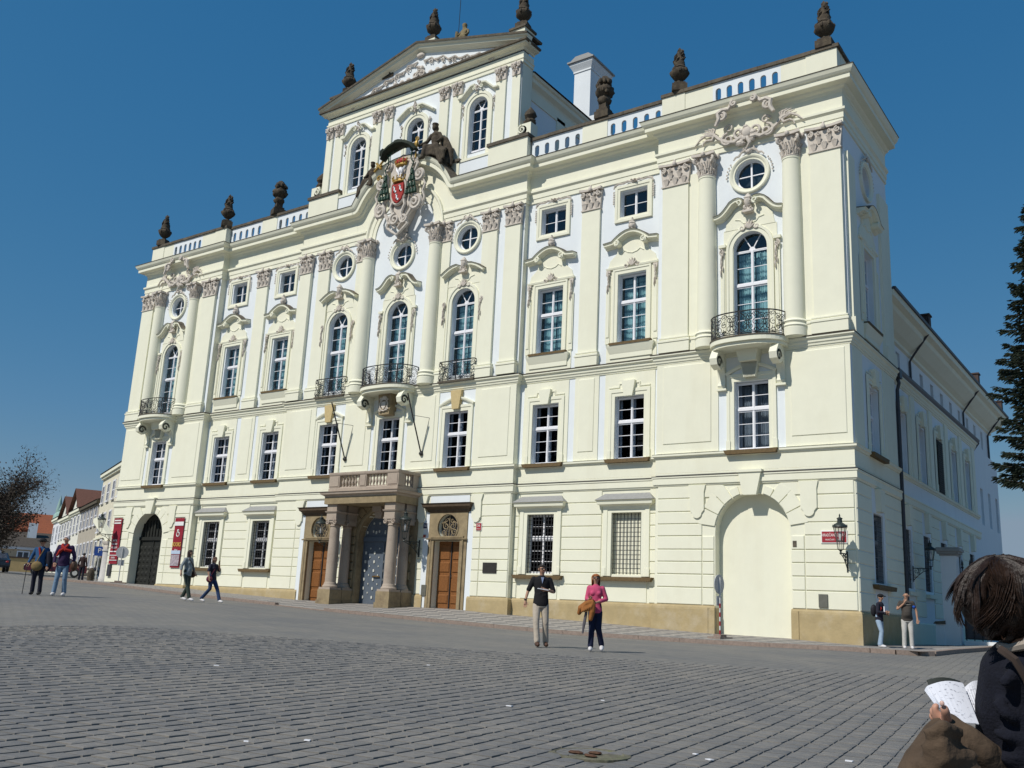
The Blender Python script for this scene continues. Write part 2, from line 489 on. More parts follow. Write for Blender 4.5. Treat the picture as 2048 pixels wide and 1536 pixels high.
# ---- wall panels with openings. opening: (cx, half, z0, z1, kind)  kind: rect / arch / ocul
def hole_outline(o):
    cx, h, z0, z1, k = o[:5]
    if k == 'rect': return [(cx - h, z0), (cx + h, z0), (cx + h, z1), (cx - h, z1)]
    if k == 'arch':
        sp = z1 - h
        return [(cx - h, z0), (cx + h, z0)] + arc(cx, sp, h, 0, PI, 16)
    if k == 'ocul':
        return arc(cx, (z0 + z1) / 2, h, 0, 2 * PI, 24)[:-1]
def wall_cells(mb, x0, x1, z0, z1, y, ops):
    # group openings into columns by centre
    cols = {}
    for o in ops:
        k = next((k for k in cols if abs(k - o[0]) < .6), o[0]); cols.setdefault(k, []).append(o)
    def q(a, b, c, d):
        if b - a > 1e-4 and d - c > 1e-4: mb.add([(a, y, c), (b, y, c), (b, y, d), (a, y, d)], [(0, 1, 2, 3)])
    cur = x0
    for key in sorted(cols):
        os_ = sorted(cols[key], key=lambda o: o[2])
        L = min(o[0] - o[1] for o in os_); Rr = max(o[0] + o[1] for o in os_)
        q(cur, L, z0, z1); zc = z0
        for o in os_:
            cx, h, a, b, k = o[:5]
            q(L, Rr, zc, a)
            q(L, cx - h, a, b); q(cx + h, Rr, a, b)
            if k == 'arch':
                sp = b - h
                pts = arc(cx, sp, h, 0, PI, 16)
                for i in range(16):
                    p, r = pts[i], pts[i + 1]
                    mb.add([(p[0], y, p[1]), (p[0], y, b), (r[0], y, b), (r[0], y, r[1])], [(0, 1, 2, 3)])
            if k == 'ocul':
                zz = (a + b) / 2
                pts = arc(cx, zz, h, 0, 2 * PI, 24)
                for i in range(24):
                    p, r = pts[i], pts[i + 1]
                    e = b if (p[1] + r[1]) / 2 > zz else a
                    mb.add([(p[0], y, p[1]), (p[0], y, e), (r[0], y, e), (r[0], y, r[1])], [(0, 1, 2, 3)])
            zc = b
        q(L, Rr, zc, z1); cur = Rr
    q(cur, x1, z0, z1)
def reveals(mb, ops, y, depth):
    for o in ops:
        ol = hole_outline(o); n = len(ol)
        d = o[5] if len(o) > 5 else depth
        vs = [(x, y, z) for x, z in ol] + [(x, y + d, z) for x, z in ol]
        mb.add(vs, [(i, (i + 1) % n, (i + 1) % n + n, i + n) for i in range(n)])

ops = {'P': [], 'W': [], 'C': []}
def wing_ops(c): return [(c, .70, 1.66, 4.22, 'rect'), (c + .03, .70, 6.48, 9.2, 'rect'), (c + .05, .70, 11.62, 14.76, 'rect'), (c + .05, .69, 17.48, 18.77, 'rect')]
def pav_ops(c, d): return [(c - .05, 1.47, -.9, 4.82, 'arch', d), (c, .68, 6.5, 9.2, 'rect'), (c + .02, .74, 11.0, 15.45, 'arch'), (c + .04, .66, 17.95 - .66, 17.95 + .66, 'ocul')]
cen = []
for c in (-4.33, 4.33):
    cen += [(c * .985, .78, -.5, 3.05, 'rect', .42), (c * .985, .60, 3.68 - .6, 3.68 + .6, 'ocul', .3), (c, .69, 6.48, 9.26, 'rect'), (c, .70, 11.0, 15.42, 'arch'), (c, .64, 18.12 - .64, 18.12 + .64, 'ocul')]
cen += [(0, 1.42, -.5, 4.55, 'arch', .40), (0, .69, 5.45, 9.26, 'rect'), (0, .70, 11.0, 15.42, 'arch'), (0, .64, 18.0 - .64, 18.0 + .64, 'ocul')]
ZT = 19.2
# body walls: cream ground floor below 5.2, pale wall between
def wall_part(x0, x1, y, op, name='wall'):
    lo = [o for o in op if o[3] < 5.3]; hi = [o for o in op if o[3] >= 5.3 and not (o[2] < 5.5 and o[3] > 9)] + [((o[0], o[1], 5.45, o[3], o[4])) for o in op if o[2] < 5.5 and o[3] > 9]
    mb = MB(); wall_cells(mb, x0, x1, -1.3, 5.2, y, lo); reveals(mb, lo, y, .32)
    mb.build(name, M['cream'], palace)
    mb = MB(); wall_cells(mb, x0, x1, 5.2, 20.7, y, hi); reveals(mb, hi, y, .30)
    mb.build(name, M['white'], palace)
wall_part(XW, XP, YP, pav_ops(19.08, .45))
wall_part(-XP, -XW, YP, pav_ops(-19.08, .55))
wall_part(XC, XW, YW, wing_ops(9.22) + wing_ops(13.49))
wall_part(-XW, -XC, YW, wing_ops(-9.28) + wing_ops(-13.55))
wall_part(-XC, XC, YC, cen)
for a, y0, y1 in ((XW, YP, YW), (XC, YC, YW)):
    for sg in (-1, 1): mb = MB(); mb.box(sg * a - .001, sg * a + .001, y0, y1 + .01, -1.3, 20.7); mb.build('return_wall', M['cream'], palace)
# side pavilion face + annex wall, upper set back wing, far wing
def side_wall(mb, y0, y1, z0, z1, x, ops_):
    t = MB(); wall_cells(t, y0, y1, z0, z1, 0, ops_); reveals(t, ops_, 0, .3)
    t.xf(lambda a, b, c: (x - b, a, c))
    mb.add(t.v, t.f)
SB = [7.4, 10.9, 14.4, 17.9, 21.4]
sp = [(2.45, .65, 1.66, 4.22, 'rect'), (2.45, .65, 6.48, 9.1, 'rect'), (2.45, .68, 11.62, 14.76, 'rect'), (2.6, .62, 17.3, 18.56, 'ocul')]
mb = MB(); side_wall(mb, YP, YB, -1.3, 20.7, XP, sp); mb.build('side_wall', M['white'], palace)
sa = []
for i, y in enumerate(SB):
    sa += [(y, .62, 1.72, 4.15, 'rect'), (y, .62, 6.45, 9.1, 'rect')]
mb = MB(); side_wall(mb, YB, 24, -1.3, 10.6, XP - .12, sa); mb.box(XP - .13, XP - .3, YB - .02, YB + .01, -1.3, 10.6); mb.build('side_wall', M['white'], palace)
su = [(8.2 + 2.35 * i, .36, 11.6, 12.75, 'rect') for i in range(11)] + []
sf = [(25.6 + 2.6 * i, .42, 6.4, 8.6, 'rect') for i in range(4)] + [(25.6 + 2.6 * i, .42, 2.0, 4.0, 'rect') for i in range(4)]
mb = MB(); side_wall(mb, YB, 34.5, -1.3, 13.6, XP - .9, [o for o in su] + [(o[0], o[1], o[2], o[3], o[4]) for o in []]); mb.build('side_wall', M['white'], palace)
mb = MB(); side_wall(mb, 24.0, 34.4, -1.3, 11.0, XP - .55, sf); mb.box(XP - .9, XP - .55, 24, 24.02, -1.3, 11.0); mb.build('side_wall', M['white'], palace)
# left side, back, and top closing of the main block
mb = MB()
mb.box(-XP, -XP + .01, YP + .01, 12, -.5, 20.7)
mb.box(-XP, XP - .9, 34.4, 34.5, -1.3, 13.6)
mb.box(-XP, 19, 12, 12.1, -.5, 20.7)
mb.box(XP - .02, XP - .95, YB - .02, YB + .03, 10.0, 20.7)
mb.box(19, XP - .9, YB - .02, YB + .03, 10, 20.7); mb.box(18.95, 19, YB, 12, 10, 20.7)
mb.build('rear_wall', M['white'], palace)
mb = MB()  # dark rooms behind the windows
mb.box(-XP + .1, XP - 1.5, 1.3, 1.35, -1, 20.3)
for z in (5.0, 10.4, 16.2, 20.4): mb.box(-XP + .05, XP - 1.2, .36, 1.35, z, z + .1)
mb.box(XP - 1.25, XP - 1.2, 1.0, 34, -1, 12.9)
mb.build('room_interior', M['room'], palace)

# ---- roofs
mb = MB()
mb.add([(-XP, .4, 21.2), (XP, .4, 21.2), (XP, YB, 21.2), (15, 6, 22.2), (-XP + 4, 6, 22.2), (-XP, 12, 21.2), (17, 12, 21.2)], [(0, 1, 3, 4), (1, 2, 3), (4, 3, 6, 5), (0, 4, 5), (2, 6, 3)])
mb.add([(XP + .15, YB, 14.35), (XP + .15, 34.8, 14.35), (XP - 4, 34.8, 17.0), (XP - 4, YB, 17.0), (XP - 9, YB, 14.3), (XP - 9, 34.8, 14.3)], [(0, 1, 2, 3), (3, 2, 5, 4), (1, 5, 2)])
mb.add([(XP + .1, YB, 10.82), (XP + .1, 24, 10.82), (XP - .9, 24, 11.2), (XP - .9, YB, 11.2)], [(0, 1, 2, 3)])
mb.build('roof', M['roof'], palace)
mb = MB()
prof = [(0, 13.0), (.12, 13.05), (.12, 13.2), (.35, 13.35), (.75, 13.75), (.8, 13.95), (1.02, 14.05), (1.05, 14.3), (0, 14.35)]
mb.plan_sweep([(XP - .9, YB), (XP - .9, 34.6), (XP - 12, 34.6)], prof); mb.build('eaves_cornice', M['cream'], palace)
mb = MB(); mb.plan_sweep([(XP - .9, YB), (XP - .9, 34.6), (XP - 12, 34.6)], [(1.0, 14.3), (1.12, 14.3), (1.14, 14.42), (1.0, 14.44)]); mb.build('gutter', M['pipe'], palace)
mb = MB(); mb.plan_sweep([(XP - .12, YB + .3), (XP - .12, 24.1), (XP - 1, 24.1)], [(0, 10.5), (.14, 10.55), (.26, 10.75), (.28, 10.86), (0, 10.9)]); mb.build('gutter', M['pipe'], palace)
for i, (y, z) in enumerate(((13.0, 14.6), (25.8, 14.6), (34.0, 14.6))):
    mb = MB(); mb.box(XP - .3, XP + .12, y - .25, y + .25, z - .35, z + .5); mb.box(XP - .35, XP + .17, y - .3, y + .3, z + .5, z + .58); mb.build('chimney', M['cream'] if 0 else M['roof'], palace)

# ---- string courses, plinth, entablature
def sweep_part(name, prof, m_, path=FRONT, smooth=False):
    mb = MB(); mb.plan_sweep(path, prof); return mb.build(name, m_, palace, smooth)
def cut_path(gaps):
    # front path split where |x-c|<h, list of (x0,x1)
    out = []; cur = [FRONT[0]]
    for i in range(len(FRONT) - 1):
        a, b = FRONT[i], FRONT[i + 1]
        if abs(a[1] - b[1]) < 1e-6:
            gs = sorted([g for g in gaps if g[0] >= a[0] - .01 and g[1] <= b[0] + .01])
            for g in gs:
                cur.append((g[0], a[1])); out.append(cur); cur = [(g[1], a[1])]
        cur.append(b)
    out.append(cur)
    return [p for p in out if len(p) > 1 and (Vector(p[0]) - Vector(p[-1])).length > .02]
gaps = [(-20.6, -17.66), (-3.42 - 1.72, -3.42 + .28), (-1.5, 1.5), (3.42, 5.12), (17.56, 20.5)]
gaps[1] = (-5.12, -3.42)
pl_gaps = [(-20.6, -17.66), (-5.6, -2.95), (-2.2, 2.2), (2.95, 5.6), (17.56, 20.5)]
for p in cut_path(pl_gaps):
    mb = MB(); mb.plan_sweep(p, [(.0, -1.4), (.10, -1.4), (.10, .42), (.085, .50), (.045, .57), (0, .58)]); mb.build('plinth', M['plinth'], palace)
AX = [(XP - .12, YB), (XP - .12, 24)]
mb = MB(); mb.plan_sweep(AX, [(0, -1.4), (.06, -1.4), (.06, .3), (0, .35)]); mb.build('plinth', M['cream'], palace)
for z0, prof in ((0, [(0, 5.17), (.05, 5.17), (.07, 5.22), (.10, 5.24), (.10, 5.47), (.13, 5.50), (.13, 5.55), (0, 5.56)]),
                 (0, [(0, 6.27), (.05, 6.29), (.06, 6.33), (.13, 6.38), (.13, 6.45), (.15, 6.47), (0, 6.5)]),
                 (0, [(0, 10.22), (.04, 10.24), (.05, 10.3), (.08, 10.31), (.09, 10.38), (.13, 10.42), (.14, 10.52), (.22, 10.58), (.22, 10.63), (0, 10.66)])):
    sweep_part('string_course', prof, M['cream'])
    mb = MB(); mb.plan_sweep(AX, [(a, b) for a, b in prof]); mb.build('string_course', M['cream'], palace)
sweep_part('string_flashing', [(0, 5.563), (.14, 5.553), (.145, 5.575), (0, 5.60)], M['lead'])
sweep_part('string_flashing', [(0, 10.662), (.23, 10.633), (.24, 10.67), (.02, 10.74)], M['lead'])
sweep_part('band', [(0, 5.62), (.03, 5.62), (.03, 5.68), (0, 5.70)], M['cream'])
sweep_part('band', [(0, 5.70), (.018, 5.70), (.018, 6.27), (0, 6.27)], M['cream'])
GAP = 3.55
def split_entab(): return cut_path([(-GAP, GAP)])
ent = [('architrave', [(0, 19.2), (.06, 19.2), (.06, 19.42), (.09, 19.43), (.09, 19.66), (.13, 19.70), (.17, 19.74), (.17, 19.84), (0, 19.86)], 'cream'),
       ('frieze', [(0, 19.86), (.05, 19.86), (.05, 20.62), (0, 20.62)], 'cream'),
       ('cornice', [(0, 20.55), (.07, 20.58), (.09, 20.66), (.20, 20.72), (.24, 20.80), (.50, 20.84), (.50, 21.02), (.56, 21.06), (.62, 21.14), (.66, 21.24), (.68, 21.28), (0, 21.32)], 'cream'),
       ('cornice_flashing', [(0, 21.325), (.69, 21.285), (.70, 21.315), (0, 21.42)], 'lead')]
for nme, prof, mm in ent:
    for p in split_entab():
        mb = MB(); mb.plan_sweep(p, prof); mb.build(nme, M[mm], palace)
# arched middle of the entablature
def cubic(p0, p1, p2, p3, n):
    r = []
    for i in range(n + 1):
        t = i / n; u = 1 - t
        r.append(tuple(u**3 * a + 3 * u*u*t * b + 3 * u*t*t * c + t**3 * d for a, b, c, d in zip(p0, p1, p2, p3)))
    return r
left = cubic((-3.55, 20.55), (-3.1, 20.55), (-2.95, 20.75), (-2.72, 21.15), 8)[:-1] + cubic((-2.72, 21.15), (-2.3, 21.9), (-1.4, 22.62), (0, 22.62), 12)
curve = left + [(-x, z) for x, z in left[::-1][1:]]
cprof = [(o, z - 20.55) for o, z in ent[2][1]]
mb = MB(); mb.elev_sweep(curve, [(o, u) for o, u in cprof], YC); mb.build('arched_cornice', M['cream'], palace)
mb = MB(); mb.elev_sweep(curve, [(0, .775), (.69, .735), (.70, .765), (0, .87)], YC); mb.build('arched_cornice_flashing', M['lead'], palace)
ai = [(-2.1, 19.2)] + arc(0, 19.2, 2.1, PI, 0, 24)[1:-1] + [(2.1, 19.2)]
mb = MB(); mb.elev_sweep(ai, [(0, 0), (.06, 0), (.06, .22), (.09, .23), (.09, .46), (.13, .5), (.17, .54), (.17, .64), (0, .66)], YC); mb.build('arched_architrave', M['cream'], palace)
for sg in (-1, 1):
    mb = MB(); mb.plan_sweep([(-GAP, YC), (-2.72, YC)] if sg < 0 else [(2.72, YC), (GAP, YC)], ent[0][1]); mb.build('architrave', M['cream'], palace)
# spandrel (frieze) under the curved cornice
mb = MB(); up = curve; N = len(up)
for i in range(N - 1):
    def lowz(x): 
        return 19.2 + math.sqrt(max(0, 2.7**2 - x*x)) if abs(x) < 2.7 else 19.84
    a, b = up[i], up[i + 1]
    mb.add([(a[0], YC - .045, lowz(a[0])), (b[0], YC - .045, lowz(b[0])), (b[0], YC - .045, b[1] + .05), (a[0], YC - .045, a[1] + .05)], [(0, 1, 2, 3)])
    mb.add([(a[0], YC - .04, 20.6), (b[0], YC - .04, 20.6), (b[0], YC + .9, 20.6), (a[0], YC + .9, 20.6)], [(0, 1, 2, 3)])
mb.build('arched_frieze', M['cream'], palace)
mb = MB()  # body behind the arch rising above the parapet line
poly = [(x, z + .74) for x, z in curve] + [(3.55, 20.7), (-3.55, 20.7)]
mb.prism(poly, YC, YC + .5); mb.build('arch_backing', M['white'], palace)

# ---- parapet: piers, pierced panels, coping
def pierced(mb, x0, x1, y, zc, n, z0, z1, half=.125, hh=.30, th=.10):
    # panel with n upright oval openings
    w = (x1 - x0) / n
    for i in range(n):
        cx = x0 + w * (i + .5)
        ol = arc(cx, zc + hh - half, half, 0, PI, 6) + arc(cx, zc - hh + half, half, PI, 2 * PI, 6)
        L, Rr = x0 + w * i, x0 + w * (i + 1)
        for yy in (y, y + th):
            for sgn in (-1, 1):
                pts = [p for p in ol]
            for k in range(len(ol)):
                p, q_ = ol[k], ol[(k + 1) % len(ol)]
                if abs(p[0] - q_[0]) < 1e-6:
                    xe = Rr if p[0] > cx else L
                    mb.add([(p[0], yy, p[1]), (q_[0], yy, q_[1]), (xe, yy, q_[1]), (xe, yy, p[1])], [(0, 1, 2, 3)])
                else:
                    e = z1 if (p[1] + q_[1]) / 2 > zc else z0
                    mb.add([(p[0], yy, p[1]), (q_[0], yy, q_[1]), (q_[0], yy, e), (p[0], yy, e)], [(0, 1, 2, 3)])
            zu, zl = zc + hh - half, zc - hh + half
            for xa, xb in ((L, cx - half), (cx + half, Rr)):
                mb.add([(xa, yy, zu), (xb, yy, zu), (xb, yy, z1), (xa, yy, z1)], [(0, 1, 2, 3)])
                mb.add([(xa, yy, z0), (xb, yy, z0), (xb, yy, zl), (xa, yy, zl)], [(0, 1, 2, 3)])
        n_ = len(ol)
        mb.add([(a, y, b) for a, b in ol] + [(a, y + th, b) for a, b in ol], [(k, (k + 1) % n_, (k + 1) % n_ + n_, k + n_) for k in range(n_)])
Z0, Z1 = 21.3, 22.58
for sg in (-1, 1):
    def sx_(a, b): return (sg * a, sg * b) if sg > 0 else (sg * b, sg * a)
    for (a, b, y, n) in ((17.5, 20.5, YP, 6), (12.1, 15.0, YW - .05, 5), (7.85, 10.75, YW - .05, 5)):
        x0, x1 = sx_(a, b); mb = MB(); pierced(mb, x0, x1, y, 22.0, n, Z0, Z1); mb.build('pierced_parapet', M['white'], palace)
    for (a, b, y) in ((20.5, 21.55, YP), (21.55, 22.8, YP - .03), (16.2, 17.5, YP), (15.1, 16.2, YP - .03), (10.75, 12.1, YW - .08)):
        x0, x1 = sx_(a, b); mb = MB(); mb.box(x0, x1, y, y + .5, Z0, Z1); mb.build('parapet_pier', M['cream'], palace)
    x0, x1 = sx_(5.35, 7.75); mb = MB(); mb.box(x0, x1, YC - .05, YC + .6, Z0, 22.78); mb.build('parapet_pier', M['cream'], palace)
    mb = MB(); mb.box(x0 - .08, x1 + .08, YC - .13, YC + .65, 22.78, 22.95); mb.build('coping', M['lead'], palace)
    x0, x1 = sx_(3.3, 5.35); mb = MB(); mb.box(x0, x1, YC + .02, YC + .4, Z0, 22.42); mb.build('parapet_panel', M['white'], palace)
    mb = MB(); mb.box(x0, x1, YC - .02, YC + .42, 22.42, 22.55); mb.build('coping', M['cream'], palace)
    x0, x1 = sx_(2.95, 3.45); mb = MB(); mb.box(x0, x1, YC - .02, YC + .45, Z0, 22.5); mb.build('parapet_pier', M['cream'], palace)
    mb = MB(); mb.box(x0 - .06, x1 + .06, YC - .1, YC + .5, 22.5, 22.64); mb.build('coping', M['lead'], palace)
    # copings
    def cope(xa, xb, y, d=.55, z=22.58):
        x0, x1 = sx_(xa, xb); mb = MB()
        n = max(1, int(round(abs(x1 - x0) / 1.1)))
        for i in range(n):
            a = x0 + (x1 - x0) * i / n; b = x0 + (x1 - x0) * (i + 1) / n
            dz = random.uniform(-.008, .008)
            mb.prism([(a + .004, z + dz), (b - .004, z + dz), (b - .004, z + .15 + dz), (a + .004, z + .15 + dz)], y - .09, y + d)
        mb.build('coping', M['lead'], palace)
    cope(15.05, 22.9, YP); cope(7.78, 15.05, YW - .05)
# pavilion parapet side (right)
for sg in (-1, 1):
    x = sg * (XP - .15)
    mb = MB(); mb.box(x - .25, x + .05, YP + .5, YB, Z0, Z1); mb.build('parapet_side', M['cream'], palace)
    mb = MB(); mb.box(x - .32, x + .14, YP + .45, YB + .1, Z1, Z1 + .15); mb.build('coping', M['lead'], palace)
# ---- rusticated courses on the ground floor
J = [.58, 1.23, 1.73, 2.21, 2.68, 3.2, 3.67, 4.15, 4.67, 5.17]
def course(x0, x1, y, z0, z1, d=.045):
    if x1 - x0 < .08: return
    mb = MB(); g = .013
    mb.bevbox(x0 + g, x1 - g, y - d, y + .01, z0 + g, z1 - g, .02)
    mb.build('stone_course', M['cream'], palace)
def arch_x(z, r, zc): 
    return math.sqrt(max(0, r * r - (z - zc) ** 2)) if z > zc else r
for sg in (-1, 1):
    c = 19.03 * sg
    for i in range(9):
        z0, z1 = J[i], J[i + 1]
        zm = (z0 + z1) / 2
        h = arch_x(min(zm, 5.1), 2.22, 3.35) if zm > 3.35 else 1.50
        if zm > 3.35 and i < 8: h = max(h, 1.2)
        if i == 8: h = 1.12
        for a, b in ((c - 3.93 + .0, c - 2.0), (c - 2.0, c - h), (c + h, c + 2.0), (c + 2.0, c + 3.83)):
            if b - a < .1: continue
            if i == 8: 
                a2, b2 = a, b
            course(a, b, YP, z0, z1)
    # voussoirs
    mb = MB()
    angs = [8, 26, 44, 60, 73]
    for k in range(4):
        for s2 in (-1, 1):
            a0, a1 = R_(angs[k] + .6), R_(angs[k + 1] - .6)
            r0, r1 = 1.50, 2.17
            zc = 3.35
            if k == 3: r1 = 1.80
            P = [(c + s2 * r0 * math.cos(a0), zc + r0 * math.sin(a0)), (c + s2 * r1 * math.cos(a0), min(5.1, zc + r1 * math.sin(a0))), (c + s2 * r1 * math.cos(a1), min(5.14, zc + r1 * math.sin(a1))), (c + s2 * r0 * math.cos((a0 + a1) / 2 + .15), zc + r0 * math.sin((a0 + a1) / 2 + .15)), (c + s2 * r0 * math.cos((a0 + a1) / 2 - .1), zc + r0 * math.sin((a0 + a1) / 2 - .1))]
            P = [(c + s2 * r0 * math.cos(a0), zc + r0 * math.sin(a0)), (c + s2 * r1 * math.cos(a0), min(5.14, zc + r1 * math.sin(a0))), (c + s2 * r1 * math.cos(a1), min(5.14, zc + r1 * math.sin(a1))), (c + s2 * r0 * math.cos(a1), zc + r0 * math.sin(a1)), (c + s2 * r0 * math.cos((a0 + a1) / 2), zc + r0 * math.sin((a0 + a1) / 2))]
            mb = MB(); mb.prism(P, YP - .052, YP + .01); mb.build('voussoir', M['cream'], palace)
    # keystone and the two flat consoles
    mb = MB(); mb.prism([(c - .26, 4.72), (c + .26, 4.72), (c + .46, 5.62), (c - .46, 5.62)], YP - .22, YP)
    mb.prism([(c - .50, 5.58), (c + .50, 5.58), (c + .50, 5.68), (c - .50, 5.68)], YP - .27, YP); mb.build('keystone', M['cream'], palace)
    for s2 in (-1, 1):
        x = c + s2 * 2.2
        ol = [(x - .36, 5.17), (x - .30, 4.9), (x - .30, 4.2)] + arc(x, 4.08, .2, PI, 2 * PI, 8) + [(x + .30, 4.2), (x + .30, 4.9), (x + .36, 5.17)]
        mb = MB(); mb.prism(ol, YP - .11, YP); mb.build('console', M['cream'], palace)
# wing courses
for sg in (-1, 1):
    for i in range(9):
        z0, z1 = J[i], J[i + 1]
        if sg > 0: c1, c2 = 9.19, 13.43
        else: c1, c2 = -9.25, -13.52
        segs = [(XC + .05, abs(c1) - 1.12), (abs(c1) + 1.12, abs(c2) - 1.12), (abs(c2) + 1.12, XW - .05)]
        if z0 < 1.3: segs = segs
        for a, b in segs:
            if b - a < .15: continue
            a, b = (a, b) if sg > 0 else (-b, -a)
            course(a, b, YW, z0, z1)
# centre courses beside the side doors and out to the return
for i in range(9):
    z0, z1 = J[i], J[i + 1]
    for sg in (-1, 1):
        for a, b in ((6.15, 7.78), (5.70, 6.15), (2.45, 2.80)):
            if a < 5 and z1 > 4.0: continue
            if 5.6 < a < 6.1 and z1 > 4.2: continue
            x0, x1 = (a, b) if sg > 0 else (-b, -a)
            course(x0, x1, YC, z0, z1)

# ---- window construction -------------------------------------------------
def frame_ring(mb, w, z0, z1, t, y0, y1, arch=False):
    mb.box(-w, -w + t, y0, y1, z0, z1 if not arch else z1 - w); mb.box(w - t, w, y0, y1, z0, z1 if not arch else z1 - w)
    mb.box(-w + t, w - t, y0, y1, z0, z0 + t)
    if not arch: mb.box(-w + t, w - t, y0, y1, z1 - t, z1)
def make_window(w, z0, z1, rows_low, rows_up, arch=False, curtain=None, depth=.20, glass='glass', name='window', boxed=True, topcurt=True, tfrac=None):
    """origin at (0, wall plane, 0); returns unlinked parent + children"""
    mb = MB(); t = .045; y0, y1 = depth, depth + .07
    zs = z1 - w if arch else z1
    frame_ring(mb, w, z0, zs, t, y0, y1)
    panes = []
    tr = (zs - z0) * (rows_low / (rows_low + rows_up)) + z0 if rows_up else None
    if tfrac: tr = z0 + (zs - z0) * tfrac
    if tr: mb.box(-w + t, w - t, y0 - .03, y1 - .001, tr - .05, tr + .05)
    mb.box(-.032, .032, y0 - .015, y1 - .002, z0 + t, zs - t)
    sects = [(z0 + t, (tr - .06) if tr else zs - t, rows_low)] + ([(tr + .06, zs - t, rows_up)] if tr else [])
    # sash stiles
    for a, b, n in sects:
        for sx in (-1, 1):
            xa, xb = (.032, w - t)
            for xx in ((xa, xa + .022), (xb - .022, xb)):
                mb.box(sx * xx[0], sx * xx[1], y0 + .01, y1 - .004, a, b)
            for zz in ((a, a + .045), (b - .045, b)):
                mb.box(sx * (xa + .022), sx * (xb - .022), y0 + .01, y1 - .004, zz[0], zz[1])
            h = (b - a - .09) / n
            for k in range(1, n):
                zc = a + .045 + h * k
                mb.box(sx * (xa + .022), sx * (xb - .022), y0 + .02, y1 - .01, zc - .012, zc + .012)
            for k in range(n):
                panes.append((sx * (xa + .022), sx * (xb - .022), a + .045 + h * k + (.016 if k else 0), a + .045 + h * (k + 1) - (.016 if k < n - 1 else 0)))
    fan = []
    if arch:
        r = w
        ol = arc(0, zs, r - t / 2, 0, PI, 16)
        mb.elev_sweep(ol, [(-y0, -t / 2), (-y0, t / 2), (-y1, t / 2), (-y1, -t / 2), (-y0, -t / 2)], 0)
        for a in (60, 120):
            ca, sa = math.cos(R_(a)), math.sin(R_(a))
            nx, nz = -sa * .02, ca * .02
            mb.prism([(.1 * ca - nx, zs + .1 * sa - nz), ((r - t) * ca - nx, zs + (r - t) * sa - nz), ((r - t) * ca + nx, zs + (r - t) * sa + nz), (.1 * ca + nx, zs + .1 * sa + nz)], y0 + .02, y1 - .01)
        mb.prism(arc(0, zs, .13, 0, PI, 8), y0 + .01, y1 - .005)
        for a0, a1 in ((2, 58), (62, 118), (122, 178)):
            fan.append([( .12 * math.cos(R_(a0)), zs + .12 * math.sin(R_(a0)) )] + arc(0, zs, r - t, R_(a0), R_(a1), 8) + [(.12 * math.cos(R_(a1)), zs + .12 * math.sin(R_(a1)))])
    if boxed:   # inner casement seen through the outer glass
        mb.box(-w, -w + .12, y1 + .14, y1 + .18, z0, zs); mb.box(w - .12, w, y1 + .14, y1 + .18, z0, zs)
        mb.box(-.07, .07, y1 + .14, y1 + .18, z0, zs)
    W = mb.build(name, M['wframe'], None, link=False)
    for xa, xb, za, zb in panes:
        p = MB(); p.box(xa, xb, y0 + .04, y0 + .046, za, zb); tchild(W, p.build('pane', M[glass], None, link=False))
    for f in fan:
        p = MB(); p.prism(f, y0 + .04, y0 + .046); tchild(W, p.build('pane', M[glass], None, link=False))
    if curtain:
        for sx in (-1, 1):
            c = MB(); n = 26; vs = []
            for i in range(n + 1):
                x = .03 + (w - .06) * i / n
                y = y1 + .30 + .035 * math.sin(i * 1.7) + .012 * math.sin(i * 4.1)
                vs += [(sx * x, y, z0 + .02), (sx * x, y, (z1 if arch else z1) - (.05 if not arch else w + .02))]
            c.add(vs, [(2 * i, 2 * i + 2, 2 * i + 3, 2 * i + 1) for i in range(n)])
            tchild(W, c.build('curtain', M[curtain], None, link=False))
    return W
def make_oculus(r, depth=.2):
    mb = MB()
    ol = arc(0, 0, r - .03, 0, 2 * PI, 28)[:-1]
    y0, y1 = depth, depth + .06
    mb.elev_sweep(ol, [(-y0, -.035), (-y0, .035), (-y1, .035), (-y1, -.035), (-y0, -.035)], 0, closed=True)
    mb.box(-.035, .035, y0 - .01, y1 - .004, -r + .05, r - .05); mb.box(-r + .05, -.035, y0, y1 - .006, -.02, .02); mb.box(.035, r - .05, y0, y1 - .006, -.02, .02)
    W = mb.build('window', M['wframe'], None, link=False)
    for k in range(4):
        a0, a1 = R_(90 * k + 2), R_(90 * k + 88)
        p = MB(); p.prism([(0.03 * math.copysign(1, math.cos((a0 + a1) / 2)), .02 * math.copysign(1, math.sin((a0 + a1) / 2)))] + arc(0, 0, r - .06, a0, a1, 7), y0 + .03, y0 + .036)
        tchild(W, p.build('pane', M['glass'], None, link=False))
    c = MB(); c.box(-r, r, y1 + .25, y1 + .3, -r, r); tchild(W, c.build('blind', M['room_warm'], None, link=False))
    return W

T = {}
T['g'] = make_window(.70, 1.66, 4.22, 3, 2, depth=.26, glass='glass_dark', boxed=False)
T['f'] = make_window(.70, 6.48, 9.18, 3, 2, glass='glass_dark', curtain=None)
T['fc'] = make_window(.69, 6.48, 9.24, 3, 2, glass='glass_dark', curtain=None)
T['fl'] = make_window(.68, 6.5, 9.18, 3, 2, glass='glass_dark', curtain='curtain_w')
T['p'] = make_window(.70, 11.62, 14.74, 3, 2, curtain='curtain', boxed=False)
T['pa'] = make_window(.70, 11.0, 15.42, 3, 2, arch=True, curtain='curtain', boxed=False)
T['pp'] = make_window(.74, 11.0, 15.45, 3, 2, arch=True, curtain='curtain', boxed=False)
T['m'] = make_window(.69, 17.48, 18.76, 2, 0, curtain=None, boxed=False)
T['o'] = make_oculus(.65)
T['at'] = make_window(.58, 23.1, 26.05, 4, 0, arch=True, depth=.22, boxed=False)
T['s'] = make_window(.62, 6.45, 9.1, 3, 2, curtain='curtain_w')
